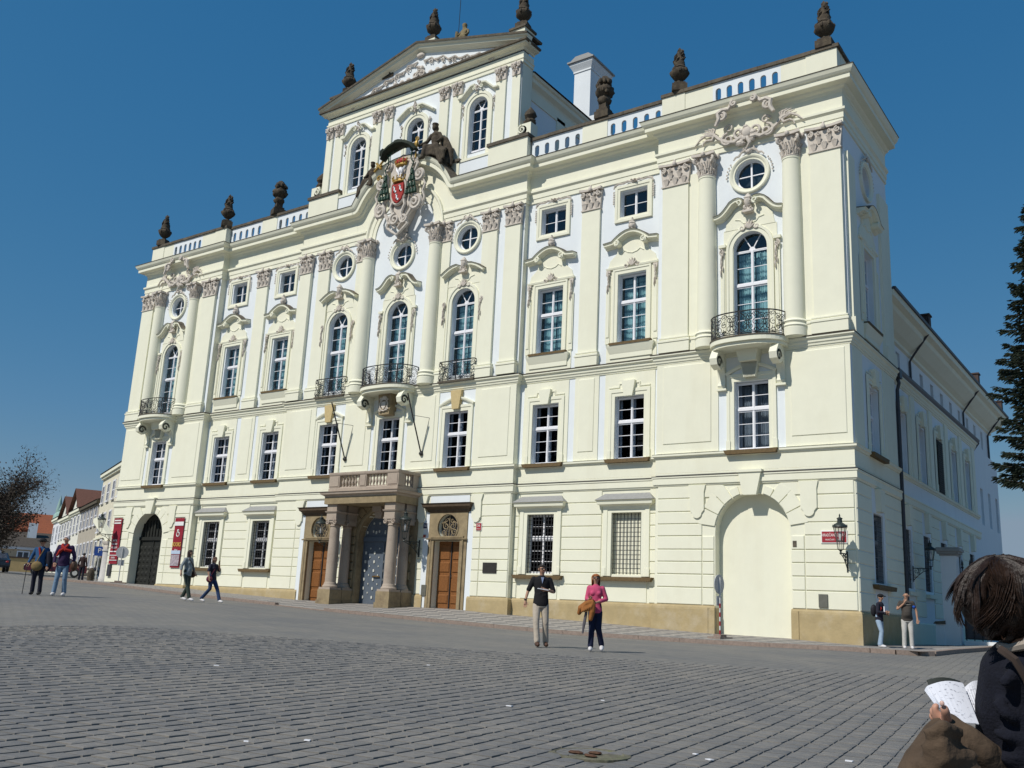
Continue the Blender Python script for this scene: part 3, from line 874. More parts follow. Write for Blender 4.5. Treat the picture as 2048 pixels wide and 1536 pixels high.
T['sg'] = make_window(.62, 1.72, 4.15, 3, 2, glass='glass_dark')
T['u'] = make_window(.36, 11.6, 12.75, 2, 0, boxed=False)
T['far'] = make_window(.42, 6.4, 8.6, 2, 1, boxed=False)
T['farl'] = make_window(.42, 2.0, 4.0, 2, 1, boxed=False)
def put(key, x, y, z=0, rz=0):
    return copy_tree(T[key], palace, (x, y, z), rz)

# iron grille
def grille():
    mb = MB()
    for i in range(9): mb.box(-.66 + .165 * i - .012, -.66 + .165 * i + .012, -.012, .012, 1.62, 4.2)
    for k in range(14): mb.box(-.72, .72, -.02, -.008, 1.75 + .185 * k - .008, 1.75 + .185 * k + .008)
    return mb.build('grille', M['iron'], None, link=False)
GR = grille()

# ---- template pieces (surrounds, hoods ...) in local coordinates
def tm(mb, name, m_, smooth=False): return mb.build(name, m_, None, smooth, link=False)
lcr = lambda x, y, z: -1 if x < -.45 else (1 if x > .45 else 0)
def tms(mb, name, m_, smooth=False, cls=None): return [b.build(name, m_, None, smooth, link=False) for b in mb.split(cls or lcr)]
def rect_ring(w, z0, z1, t, prof=None):
    return [(-w, z0), (-w, z1), (w, z1), (w, z0)]
RINGP = [(0, 0), (.05, 0), (.06, .03), (.06, .12), (.085, .14), (.085, .19), (.06, .21), (0, .21)]
def ring_open(mb, w, z0, z1, prof=RINGP, y=0):
    mb.elev_sweep([(-w, z0), (-w, z1), (w, z1), (w, z0)], prof, y)
def ring_arch(mb, w, z0, zs, prof=RINGP, y=0, n=20):
    mb.elev_sweep([(-w, z0)] + arc(0, zs, w, PI, 0, n) + [(w, z0)], prof, y)

D = {}
# ground floor wing window
mb = MB(); ring_open(mb, .70, 1.62, 4.22, [(0, 0), (.07, 0), (.07, .17), (.10, .19), (.10, .38), (0, .40)]); mb.box(-1.1, -.93, -.12, 0, 1.62, 1.95); mb.box(.93, 1.1, -.12, 0, 1.62, 1.95); D['g_sur'] = tm(mb, 'window_surround', M['cream'])
mb = MB(); mb.prism([(-1.3, 1.58), (-1.2, 1.42), (1.2, 1.42), (1.3, 1.58)], -.26, 0); D['g_sill'] = tm(mb, 'sill', M['sill'])
mb = MB(); hp = [(-1.05, 4.38), (1.05, 4.38)]
mb.plan_sweep([(-1.0, 0), (-1.0, -.02), (1.0, -.02), (1.0, 0)], [(0, 4.36), (.08, 4.38), (.12, 4.48), (.28, 4.55), (.30, 4.68), (.36, 4.72), (0, 4.74)]); D['g_hood'] = tm(mb, 'hood_cornice', M['cream'])
mb = MB(); mb.add([(-1.36, -.38, 4.73), (1.36, -.38, 4.73), (1.05, -.03, 5.02), (-1.05, -.03, 5.02), (-1.36, 0, 4.73), (1.36, 0, 4.73), (-1.05, 0, 5.02), (1.05, 0, 5.02)], [(0, 1, 2, 3), (0, 3, 6, 4), (1, 5, 7, 2), (3, 2, 7, 6), (0, 4, 5, 1)]); D['g_roof'] = tm(mb, 'hood_roof', M['lead2'] if 'lead2' in M else mat('grey_lead', (0.30, 0.30, 0.29), 0.6, 0.1, 8))
mb = MB(); mb.box(-.95, .95, -.03, 0, .60, 1.42); D['g_apron'] = tm(mb, 'apron_panel', M['cream'])
# first floor wing
mb = MB(); mb.box(-1.13, 1.13, -.03, 0, 6.5, 10.2); D['f_field'] = None
def field_with_hole(w, z0, z1, W2, Z0, Z1, th=.035, arch=False):
    mb = MB()
    mb.box(-W2, -w, -th, 0, Z0, Z1); mb.box(w, W2, -th, 0, Z0, Z1)
    if z0 > Z0: mb.box(-w, w, -th, 0, Z0, z0)
    if not arch: mb.box(-w, w, -th, 0, z1, Z1)
    else:
        zs = z1 - w; pts = arc(0, zs, w, 0, PI, 16)
        for i in range(16):
            p, r = pts[i], pts[i + 1]
            mb.add([(p[0], -th, p[1]), (p[0], -th, Z1), (r[0], -th, Z1), (r[0], -th, r[1])], [(0, 1, 2, 3)])
        mb.add([(-w, -th, Z1), (w, -th, Z1), (w, 0, Z1), (-w, 0, Z1)], [(0, 1, 2, 3)])
    return mb
D['f_field'] = tm(field_with_hole(.70, 6.48, 9.2, 1.20, 6.50, 10.2), 'window_field', M['cream'])
mb = MB(); ring_open(mb, .70, 6.48, 9.2, [(.03, 0), (.06, 0), (.06, .14), (.09, .16), (.09, .30), (.03, .31)])
mb.box(-1.02, -.85, -.11, -.02, 6.5, 6.85); mb.box(.85, 1.02, -.11, -.02, 6.5, 6.85)
for s in (-1, 1):
    mb.box(s * .26, s * .52, -.07, -.03, 9.72, 9.77); mb.box(s * .47, s * .52, -.07, -.03, 9.6, 9.72); mb.box(s * .47, s * 1.0, -.07, -.03, 9.57, 9.61)
D['f_sur'] = tm(mb, 'window_surround', M['cream'])
mb = MB(); mb.prism([(-.2, 9.16), (.2, 9.16), (.31, 9.74), (.31, 9.84), (-.31, 9.84), (-.31, 9.74)], -.2, -.02); D['f_key'] = tm(mb, 'keystone', M['cream'])
mb = MB(); mb.prism([(-1.08, 6.46), (-1.0, 6.30), (1.0, 6.30), (1.08, 6.46)], -.25, -.02); D['f_sill'] = tm(mb, 'sill', M['sill'])
# first floor, centre + pavilion: arched head mould with big keystone
mb = MB(); ring_open(mb, .70, 6.48, 9.2, [(.0, 0), (.05, 0), (.05, .16), (.08, .18), (.08, .30), (0, .31)])
mb.elev_sweep([(-1.0, 9.45)] + [( -1.0 + 2.0 * i / 12, 9.45 + .34 * math.sin(PI * i / 12)) for i in range(1, 12)] + [(1.0, 9.45)], [(0, 0), (.10, 0), (.13, .06), (.13, .12), (0, .14)], 0)
mb.box(-1.02, -.85, -.1, 0, 6.5, 6.85); mb.box(.85, 1.02, -.1, 0, 6.5, 6.85)
D['fa_sur'] = tm(mb, 'window_surround', M['cream'])
mb = MB(); mb.prism([(-.22, 9.3), (.22, 9.3), (.42, 10.24), (-.42, 10.24)], -.26, 0); D['fa_key'] = tm(mb, 'keystone', M['cream'])
mb = MB(); mb.prism([(-.2, 9.3), (.2, 9.3), (.34, 10.22), (-.34, 10.22)], -.18, 0); D['fa_keyg'] = tm(mb, 'keystone', mat('gilt_keystone', (0.55, 0.43, 0.22), 0.8, 0.1, 6))
# piano nobile wing
D['p_field'] = tm(field_with_hole(.70, 11.62, 14.76, 1.22, 10.75, 15.2), 'window_field', M['cream'])
mb = MB(); ring_open(mb, .70, 11.60, 14.76, [(.035, 0), (.07, 0), (.07, .14), (.10, .16), (.10, .24), (.035, .26)])
for s in (-1, 1):
    mb.box(s * 1.06, s * 1.28, -.07, -.02, 11.6, 14.3)
    mb.box(s * 1.10, s * 1.24, -.10, -.06, 11.9, 14.2)
mb.plan_sweep([(-1.22, 0), (-1.22, -.05), (-.35, -.05)], [(0, 15.0), (.06, 15.02), (.08, 15.1), (0, 15.13)])
mb.plan_sweep([(.35, -.05), (1.22, -.05), (1.22, 0)], [(0, 15.0), (.06, 15.02), (.08, 15.1), (0, 15.13)])
D['p_sur'] = tm(mb, 'window_surround', M['cream'])
mb = MB(); mb.prism([(-1.02, 11.58), (-.97, 11.47), (.97, 11.47), (1.02, 11.58)], -.24, -.02); D['p_sill'] = tm(mb, 'sill', M['sill'])
mb = MB(); mb.plan_sweep([(-.98, 0), (-.98, -.035), (.98, -.035), (.98, 0)], [(0, 10.9), (.05, 10.9), (.05, 11.1), (.07, 11.15), (.16, 11.4), (.18, 11.47), (0, 11.47)]); D['p_apron'] = tm(mb, 'apron', M['cream'])
def foliage(mb, cx, cz, w, h, y, n=10, sd=0):
    rnd = random.Random(sd)
    for i in range(n):
        t = i / max(1, n - 1)
        a = rnd.uniform(-1, 1)
        mb.ball((cx + a * w * (1 - .5 * t), y - rnd.uniform(.0, .05), cz + h * t), w * rnd.uniform(.28, .5), .05 + w * .2, h * rnd.uniform(.10, .2), 6, 4)
mb = MB()
for s in (-1, 1):
    mb.spiral(s * 1.16, 14.8, .10, -.12, .035, 1.3, PI / 2, -s)
    foliage(mb, s * 1.16, 14.05, .08, .75, -.1, 9, 3)
    mb.box(s * 1.06, s * 1.27, -.13, -.05, 14.88, 14.98)
for a in (-60, -30, 0, 30, 60):
    mb.tube([(0, -.08, 15.1), (.16 * math.sin(R_(a)), -.11, 15.1 + .18 * math.cos(R_(a))), (.26 * math.sin(R_(a)), -.09, 15.1 + .36 * math.cos(R_(a)))], [.045, .05, .02], 5)
for s in (-1, 1): mb.spiral(s * .3, 15.12, .12, -.09, .035, 1.1, PI if s > 0 else 0, s)
D['p_orn'] = tms(mb, 'carved_ornament', M['orn'], True)
hood = [(-1.32, 15.98), (-.82, 16.03)] + [(-.82 + (.82) * t, 16.03 + .44 * math.sin(t * PI / 2)) for t in (.12, .25, .4, .55, .7, .85, 1)]
hood = hood + [(-x, z) for x, z in hood[::-1][1:]]
HP = [(0, 0), (.12, .02), (.16, .07), (.32, .10), (.32, .17), (.38, .22), (0, .24)]
mb = MB(); mb.elev_sweep(hood, HP, 0)
for s in (-1, 1):
    mb.spiral(s * .66, 16.12, .13, -.34, .05, 1.2, PI / 2 - s * .3, s)
    mb.lathe([(.14, 0), (.14, .34)], (0, 0, 0), 12); k = len(mb.v) - 24
    for i in range(k, len(mb.v)):
        x, y, z = mb.v[i]; mb.v[i] = (s * .66 + x, -z, 16.13 + y)
D['p_hood'] = tm(mb, 'hood_cornice', M['cream'], True)
mb = MB(); mb.elev_sweep(hood, [(0, .245), (.385, .225), (.39, .24), (0, .29)], 0); D['p_hoodr'] = tm(mb, 'hood_flashing', M['lead'])
bp = [(-1.22, 15.1), (-1.12, 15.45), (-.78, 15.75), (-.72, 16.1)] + [(-.5, 16.35), (0, 16.5)]
bp = bp + [(-x, z) for x, z in bp[::-1][1:]]
mb = MB(); mb.prism(bp, -.05, 0)
mb.elev_sweep([(-.55, 15.7), (-.38, 15.82), (-.25, 15.72), (0, 15.66), (.25, 15.72), (.38, 15.82), (.55, 15.7)], [(.04, 0), (.08, .01), (.08, .04), (.04, .05)], 0)
D['p_back'] = tm(mb, 'hood_back', M['cream'])
mb = MB(); mb.lathe([(.05, 0), (.07, .1), (.06, .14), (.14, .2), (.17, .3), (.14, .38), (.16, .42), (.11, .5), (.02, .56)], (0, -.14, 16.62), 8, wob=lambda a, z: 1 + .15 * math.sin(4 * a + z * 20))
foliage(mb, 0, 16.8, .14, .45, -.15, 7, 5); D['p_finial'] = tm(mb, 'hood_finial', M['orn'], True)
# arched windows
D['a_field'] = tm(field_with_hole(.70, 10.75, 15.42, 1.12, 10.72, 15.6, arch=True), 'window_field', M['cream'])
mb = MB(); ring_arch(mb, .72, 10.75, 14.70, [(.035, 0), (.07, 0), (.07, .15), (.11, .17), (.11, .27), (.035, .29)]); D['a_sur'] = tm(mb, 'window_surround', M['cream'])
mb = MB()
for s in (-1, 1):
    mb.box(s * 1.03, s * 1.24, -.09, -.02, 11.3, 14.7); mb.box(s * 1.08, s * 1.19, -.12, -.08, 11.6, 14.0)
    mb.box(s * 1.0, s * 1.3, -.16, -.02, 14.88, 15.0)
D['a_side'] = tms(mb, 'side_pilaster', M['cream'])
mb = MB()
for s in (-1, 1):
    mb.spiral(s * 1.14, 14.68, .13, -.13, .04, 1.3, PI / 2, -s); foliage(mb, s * 1.14, 13.75, .09, .9, -.12, 10, 8)
for a in (-60, -30, 0, 30, 60):
    mb.tube([(0, -.1, 15.55), (.16 * math.sin(R_(a)), -.13, 15.55 + .18 * math.cos(R_(a))), (.26 * math.sin(R_(a)), -.1, 15.55 + .36 * math.cos(R_(a)))], [.05, .055, .02], 5)
for s in (-1, 1): mb.spiral(s * .3, 15.6, .12, -.1, .035, 1.1, PI if s > 0 else 0, s)
D['a_orn'] = tms(mb, 'carved_ornament', M['orn'], True)
bp = [(-1.12, 15.2), (-1.05, 15.6), (-.95, 16.1), (-.7, 16.35), (-.35, 16.6)]
bp = bp + [(-x, z) for x, z in bp[::-1]]
mb = MB()
zs = 14.7
inner = arc(0, zs, .98, 0, PI, 14)
mb.prism([(1.12, 14.95)] + [(x, z) for x, z in inner if z > 14.95] + [(-1.12, 14.95)] + bp[0:], -.05, 0) if 0 else mb.prism([(-1.1, 15.61)] + bp[1:-1] + [(1.1, 15.61)], -.05, 0)
mb.elev_sweep([(-.62, 16.0), (-.4, 15.95), (-.28, 15.8), (0, 15.74), (.28, 15.8), (.4, 15.95), (.62, 16.0)], [(.04, 0), (.08, .01), (.08, .04), (.04, .05)], 0)
D['a_back'] = tm(mb, 'hood_back', M['cream'])
def swan(amp, w):      # S-shaped broken pediment half (left)
    return cubic((-w, 15.98), (-w * .72, 16.0), (-w * .62, 16.2), (-w * .42, 16.42 + amp), 6) + cubic((-w * .42, 16.42 + amp), (-w * .34, 16.5 + amp), (-w * .28, 16.5 + amp), (-w * .2, 16.44 + amp), 3)[1:]
def hood_pair(path, key, curl=True):
    mb = MB(); mf = MB()
    for s in (-1, 1):
        p = path if s < 0 else [(-x, z) for x, z in path[::-1]]
        mb.elev_sweep(p, HP, 0); mf.elev_sweep(p, [(0, .245), (.385, .225), (.39, .24), (0, .29)], 0)
        if curl:
            mb.spiral(s * abs(path[-1][0]) + s * .06, path[-1][1] + .06, .13, -.36, .05, 1.1, -PI / 2, -s)
    D[key] = tms(mb, 'hood_cornice', M['cream'], True, lambda x, y, z: x > 0); D[key + 'r'] = tms(mf, 'hood_flashing', M['lead'], False, lambda x, y, z: x > 0)
hood_pair(swan(.12, 1.42), 'hs', True)
hood_pair([(-1.22, 16.02)] + [(-1.22 + .9 * t, 16.02 + .40 * math.sin(t * PI / 2)) for t in (.25, .5, .75, 1)], 'hc', False)
mb = MB(); mb.box(-.2, .2, -.34, -.02, 16.18, 16.26); mb.lathe([(.12, 0), (.06, .08), (.05, .15), (.13, .25), (.17, .4), (.14, .5), (.17, .55), (.1, .68), (.02, .76)], (0, -.2, 16.26), 8, wob=lambda a, z: 1 + .15 * math.sin(4 * a + z * 20))
for s in (-1, 1): mb.spiral(s * .16, 16.3, .12, -.22, .035, 1.2, PI / 2, s)
foliage(mb, 0, 16.35, .16, .55, -.22, 8, 4); D['a_finial'] = tm(mb, 'hood_finial', M['orn'], True)
# mezzanine
mb = MB(); mb.elev_sweep([(-.69, 17.48), (-.69, 18.77), (.69, 18.77), (.69, 17.48), (-.69, 17.48)][:4], [(0, 0), (.05, 0), (.06, .1), (.09, .12), (.09, .24), (0, .26)], 0, closed=True); D['m_sur'] = tm(mb, 'window_surround', M['cream'])
mb = MB()
for s in (-1, 1):
    mb.tube([(s * x, -.1, z) for x, z in ((.1, 19.1), (.3, 19.16), (.5, 19.08), (.75, 19.12), (.95, 19.05), (1.0, 18.9))], [.05, .05, .04, .05, .05, .03], 5)
    for k in range(6): mb.ball((s * 1.0, -.08, 18.75 - .11 * k), .05, .04, .05, 5, 4)
mb.ball((0, -.1, 19.12), .12, .07, .1, 7, 5); foliage(mb, 0, 19.05, .18, .14, -.1, 6, 2)
D['m_orn'] = tms(mb, 'carved_ornament', M['orn'], True)
# oculus surround
mb = MB(); mb.elev_sweep(arc(0, 0, .65, 2 * PI, 0, 36)[:-1], [(0, 0), (.05, 0), (.05, .06), (.10, .10), (.12, .17), (.10, .21), (0, .22)], 0, closed=True); D['o_sur'] = tm(mb, 'oculus_surround', M['cream'], True)
mb = MB()
for s in (-1, 1):
    mb.tube([(s * x, -.13, z) for x, z in ((0, 1.02), (.16, 1.06), (.32, .98), (.42, .84), (.56, .82), (.66, .7))], [.07, .06, .05, .05, .045, .03], 5)
    for k in range(5):
        a = R_(35 - 9 * k); mb.ball((s * .98 * math.cos(a), -.07, .98 * math.sin(a)), .045, .04, .045, 5, 4)
mb.ball((0, -.14, .98), .12, .09, .12, 7, 5); mb.spiral(.14, 1.1, .1, -.12, .03, 1.1, 0, 1); mb.spiral(-.14, 1.1, .1, -.12, .03, 1.1, PI, -1)
D['o_orn'] = tms(mb, 'carved_ornament', M['orn'], True, lambda x, y, z: 2 if z < .62 and x > 0 else (-2 if z < .62 and x < 0 else 0))
def dput(key, x, y, z=0, rz=0):
    if D.get(key):
        for o in (D[key] if isinstance(D[key], list) else [D[key]]): copy_tree(o, palace, (x, y, z), rz)

# ---- place the bays
for sg in (-1, 1):
    for k, c in enumerate((9.22, 13.49)):
        X = sg * c if sg > 0 else -(c + .06)
        g = copy_tree(T['g'], palace, (X, YW, 0)) if not (sg > 0 and k == 1) else None
        gr = copy_tree(GR, palace, (X, YW + .08, 0))
        if g is None:
            mb = MB(); mb.box(X - .70, X + .70, YW + .22, YW + .26, 1.66, 4.22); mb.build('blind_panel', M['cream'], palace)
            mb = MB(); mb.box(X - .70, X + .70, YW + .02, YW + .22, 1.60, 1.70); mb.build('sill', M['cream'], palace)
        for kk in ('g_sur', 'g_sill', 'g_hood', 'g_roof', 'g_apron'): dput(kk, X, YW)
        X2 = X + .03 * sg
        put('f', X2, YW)
        for kk in ('f_field', 'f_sur', 'f_key', 'f_sill'): dput(kk, X2, YW)
        X3 = X + .05 * sg
        put('p', X3, YW); put('m', X3, YW)
        for kk in ('p_field', 'p_sur', 'p_sill', 'p_apron', 'p_orn', 'p_hood', 'p_hoodr', 'p_back', 'p_finial', 'm_sur', 'm_orn'): dput(kk, X3, YW)
    c = 19.08 * sg
    put('fl', c, YP)
    for kk in ('fa_sur', 'fa_key', 'f_sill'): dput(kk, c, YP)
    put('pp', c + .02 * sg, YP)
    for kk in ('a_field', 'a_sur', 'a_side', 'a_orn', 'a_back', 'hs', 'hsr', 'a_finial'): dput(kk, c + .02 * sg, YP)
    put('o', c + .04 * sg, YP, 17.95); dput('o_sur', c + .04 * sg, YP, 17.95); dput('o_orn', c + .04 * sg, YP, 17.95)
for c in (-4.33, 0, 4.33):
    put('fc', c, YC)
    for kk in ('fa_sur',): dput(kk, c, YC)
    if c: dput('f_sill', c, YC); dput('fa_keyg', c, YC)
    put('pa', c, YC)
    for kk in ('a_field', 'a_sur', 'a_side' if c == 0 else 'none', 'a_orn', 'a_back'): dput(kk, c, YC)
    if c == 0: dput('hs', c, YC); dput('hsr', c, YC)
    else: dput('hc', c, YC); dput('hcr', c, YC)
    dput('a_finial', c, YC)
    zo = 18.0 if c == 0 else 18.12
    put('o', c, YC, zo); dput('o_sur', c, YC, zo); dput('o_orn', c, YC, zo)
# side windows (rotated so that their outside faces +X)
def side(key, x, y, z=0, tmpl=T):
    for o in (tmpl[key] if isinstance(tmpl[key], list) else [tmpl[key]]): copy_tree(o, palace, (x, y, z), PI / 2)
side('sg', XP, 2.45); side('s', XP, 2.45); side('p', XP, 2.45); side('o', XP, 2.6, 17.93)
for kk, dz in (('g_sill', 0), ('f_key', 0), ('f_sur', 0), ('f_sill', 0), ('p_field', 0), ('p_sur', 0), ('p_sill', 0), ('p_apron', 0), ('p_hood', 0), ('p_hoodr', 0), ('p_back', 0)):
    side(kk, XP, 2.45, dz, D)
side('o_sur', XP, 2.6, 17.93, D); side('o_orn', XP, 2.6, 17.93, D)
gr = copy_tree(GR, palace, (XP - .08, 2.45, 0), PI / 2)
for i, y in enumerate(SB):
    if i != 2: side('s', XP - .12, y)
    else:
        mb = MB(); mb.box(XP - .16, XP - .05, y - .62, y + .62, 6.45, 9.1)
        for k in range(24): mb.box(XP - .05, XP - .02, y - .58, y + .58, 6.5 + .108 * k, 6.57 + .108 * k)
        mb.build('shutter', M['gate_dark'], palace)
    side('sg', XP - .12, y); copy_tree(GR, palace, (XP - .2, y, 0), PI / 2)
    for kk in ('f_key', 'f_sur'): side(kk, XP - .12, y, 0, D)
    mb = MB(); mb.prism([(y - .2, 4.3), (y + .2, 4.3), (y + .28, 5.15), (y - .28, 5.15)], 0, .2); mb.xf(lambda a, b, c: (XP - .12 + b, a, c)); mb.build('keystone', M['cream'], palace)
    mb = MB(); mb.box(XP - .12, XP + .08, y - .85, y + .85, 1.42, 1.58); mb.build('sill', M['cream'], palace)
mb = MB(); mb.prism([(2.2, 4.3), (2.7, 4.3), (2.8, 5.15), (2.1, 5.15)], 0, .2); mb.xf(lambda a, b, c: (XP + b, a, c)); mb.build('keystone', M['cream'], palace)
for o in su: side('u', XP - .9, o[0])
for o in sf: side('far' if o[2] > 5 else 'farl', XP - .55, o[0])
# side courses
for i in range(9):
    z0, z1 = J[i], J[i + 1]
    for a, b, x in ((YP, 1.55, XP), (3.35, YB, XP)) + tuple((SB[k] + .85 if k >= 0 else YB + .02, SB[k + 1] - .85, XP - .12) for k in range(-1, 4)):
        if b - a < .3: continue
        mb = MB(); mb.bevbox(a + .02, b - .02, -.04, .01, z0 + .018, z1 - .018, .02); mb.xf(lambda p, q, r: (x - q, p, r)); mb.build('stone_course', M['cream'], palace)
for a, b in ((-.2, .7), (4.3, 5.7)):
    mb = MB(); mb.box(XP, XP + .12, a, b, 10.7, 18.1); mb.box(XP, XP + .2, a - .06, b + .06, 10.7, 11.3); mb.build('pilaster', M['cream'], palace)
mb = MB(); mb.tube([(XP + .05, YB + .35, 10.4), (XP + .1, YB + .35, 10.2), (XP + .02, YB + .35, 9.9), (XP + .02, YB + .35, -.4)], .075, 8); mb.box(XP - .1, XP + .2, YB + .15, YB + .55, 10.4, 10.75); mb.build('downpipe', M['pipe'], palace)
mb = MB(); mb.tube([(XP + .1, 24.3, 10.7), (XP - .4, 24.3, 10.0), (XP - .4, 24.3, -.3)], .06, 6); mb.build('downpipe', M['pipe'], palace)
for y in (12.6, 25.5, 33.5):
    mb = MB(); mb.tube([(XP + .1, y, 14.1), (XP - .7, y, 13.0), (XP - .82, y, 12.8), (XP - .82, y, 10.9 if y < 24 else -.3)], .055, 6); mb.build('downpipe', M['pipe'], palace)

# ---- pilasters and columns with capitals
def capital_flat(w, h=1.06):
    """flat Corinthian capital, centre x=0, from z=0 to h, front at -.16"""
    mb = MB()
    mb.prism([(-w * .5, 0), (w * .5, 0), (w * .58, h * .85), (-w * .58, h * .85)], -.14, 0)
    mb.box(-w * .54, w * .54, -.18, 0, 0, .06)
    # abacus with concave front
    N = 8; ab = [(-w * .68 + w * 1.36 * i / N, -.30 + .10 * math.sin(PI * i / N)) for i in range(N + 1)]
    mb.zprism([(a * .9, b) for a, b in ab] + [(w * .61, 0), (-w * .61, 0)], h * .90, h)
    for s in (-1, 1):
        mb.spiral(s * w * .44, h * .72, .13, -.22, .045, 1.5, PI / 2, s, seg=10)
        mb.spiral(s * w * .16, h * .72, .09, -.2, .035, 1.2, PI / 2, -s, seg=8)
    for k in range(3):
        x = (-.34 + .34 * k) * w
        [mb.tube([(x + dx * .3, -.15, .08), (x + dx * .7, -.17, .22), (x + dx, -.20, .34), (x + dx * 1.1, -.23, .38 - abs(dx) * .5)], [.03, .035, .03, .012], 5) for dx in (-.11, -.055, 0, .055, .11)]
    for k in range(2):
        x = (-.17 + .34 * k) * w
        [mb.tube([(x + dx * .3, -.15, .34), (x + dx * .7, -.18, .48), (x + dx, -.22, .60), (x + dx * 1.1, -.25, .64 - abs(dx) * .5)], [.028, .032, .028, .012], 5) for dx in (-.09, -.03, .03, .09)]
    mb.ball((0, -.27, h * .94), .1, .08, .12, 7, 5); mb.ball((0, -.22, h * 1.08), .06, .05, .08, 6, 4)
    return mb
def capital_round(r, h=1.06):
    mb = MB()
    mb.lathe([(r, 0), (r * 1.06, .03), (r * 1.06, .07), (r * .95, .1), (r * .95, h * .5), (r * 1.1, h * .86)], n=20)
    N = 6; ab = []
    w = r * 1.42
    cs = [(-w, -w), (w, -w), (w, w), (-w, w)]
    for i in range(4):
        a, b = cs[i], cs[(i + 1) % 4]
        nx, ny = -(a[0] + b[0]) / 2, -(a[1] + b[1]) / 2
        for k in range(N):
            t = k / N; q = .16 * math.sin(PI * t)
            ab.append((a[0] + (b[0] - a[0]) * t + nx * q, a[1] + (b[1] - a[1]) * t + ny * q))
    mb.zprism(ab, h * .88, h)
    for k in range(8):
        a = 2 * PI * k / 8; ca, sa = math.cos(a), math.sin(a)
        [mb.tube([(math.cos(a + d) * r, math.sin(a + d) * r, .1), (math.cos(a + d * 1.4) * (r + .02), math.sin(a + d * 1.4) * (r + .02), .24), (math.cos(a + d * 1.7) * (r + .07), math.sin(a + d * 1.7) * (r + .07), .36 - abs(d) * .2), (math.cos(a + d * 1.7) * (r + .10), math.sin(a + d * 1.7) * (r + .10), .38 - abs(d) * .4)], [.03, .035, .03, .012], 5) for d in (-.18, 0, .18)]
        a += PI / 8; ca, sa = math.cos(a), math.sin(a)
        [mb.tube([(math.cos(a + d) * r, math.sin(a + d) * r, .34), (math.cos(a + d * 1.4) * (r + .03), math.sin(a + d * 1.4) * (r + .03), .5), (math.cos(a + d * 1.7) * (r + .09), math.sin(a + d * 1.7) * (r + .09), .62 - abs(d) * .2), (math.cos(a + d * 1.7) * (r + .12), math.sin(a + d * 1.7) * (r + .12), .64 - abs(d) * .4)], [.028, .032, .028, .012], 5) for d in (-.16, 0, .16)]
    for i in range(4):
        a = PI / 4 + PI / 2 * i; ca, sa = math.cos(a), math.sin(a)
        k0 = len(mb.v); mb.spiral(r * 1.35, h * .70, .15, 0, .06, 1.4, PI / 2, -1, seg=10)
        mb.xf(lambda x, y, z: (x * ca - y * sa, x * sa + y * ca, z), k0)
    for i in range(4):
        a = PI / 2 * i; mb.ball((math.cos(a) * r * 1.3, math.sin(a) * r * 1.3, h * .93), .1, .1, .12, 7, 5)
    return mb
ZB, ZS, ZC = 10.70, 11.34, 18.12
def pilaster(x, w, y, d=.13, cap=True, z1=ZC):
    mb = MB(); mb.box(x - w / 2, x + w / 2, y - d, y, ZS, z1)
    mb.plan_sweep([(x - w / 2, y), (x - w / 2, y - d), (x + w / 2, y - d), (x + w / 2, y)], [(0, ZB), (.09, ZB), (.09, ZS - .22), (.12, ZS - .2), (.12, ZS - .12), (.05, ZS - .08), (.08, ZS - .05), (.08, ZS), (0, ZS + .03)])
    mb.build('pilaster', M['cream'], palace)
    if cap: copy_tree(CAPF[round(w, 2)], palace, (x, y - d + .13, z1))
CAPF = {}
for w in (.95, 1.15, .88, .85, 1.2): CAPF[w] = tm(capital_flat(w), 'capital', M['orn'], True)
RC = .40
COLM = MB(); COLM.lathe([(RC * 1.0, ZS), (RC * 1.005, 13), (RC * .97, 15.5), (RC * .88, ZC - .08), (RC * .93, ZC - .06), (RC * .93, ZC)], n=28)
COLT = tm(COLM, 'column_shaft', M['cream'], True)
CB = MB(); CB.lathe([(.30, ZB - .06), (.50, ZB - .02), (.50, ZB + .3), (.48, ZB + .32), (.52, ZB + .38), (.49, ZB + .44), (.45, ZB + .47), (.46, ZB + .52), (.50, ZB + .56), (.47, ZB + .62), (.41, ZS + .02)], n=28)
CBT = tm(CB, 'column_base', M['cream'], True)
CAPR = tm(capital_round(.36, 1.02), 'capital', M['orn'], True)
def column(x, y):
    copy_tree(COLT, palace, (x, y, 0)); copy_tree(CBT, palace, (x, y, 0)); copy_tree(CAPR, palace, (x, y, ZC))
    mb = MB(); mb.plan_sweep([(x - .6, YP + .3), (x - .6, y - .42), (x + .6, y - .42), (x + .6, YP + .3)], [(0, 19.2), (.06, 19.2), (.06, 19.42), (.09, 19.43), (.09, 19.66), (.13, 19.70), (.17, 19.74), (.17, 19.84), (0, 19.86)]); 
    mb.build('entablature_block', M['cream'], palace) if 0 else None
for s in (-1, 1):
    for x, w in ((22.24, 1.2), (15.84, 1.2)): pilaster(s * x, w, YP, .16)
    for x in (21.3, 16.85): pilaster(s * x, .95, YP, .08, False, ZC + .4)
    column(s * 20.88, YP - .08); column(s * 17.28, YP - .08)
    pilaster(s * 11.38, .95, YW)
    pilaster(s * 5.80, .88, YC, .13); pilaster(s * 7.24, .88, YC, .20)
    column(s * 2.36, YC - .10); pilaster(s * 2.86, .85, YC, .08, True)
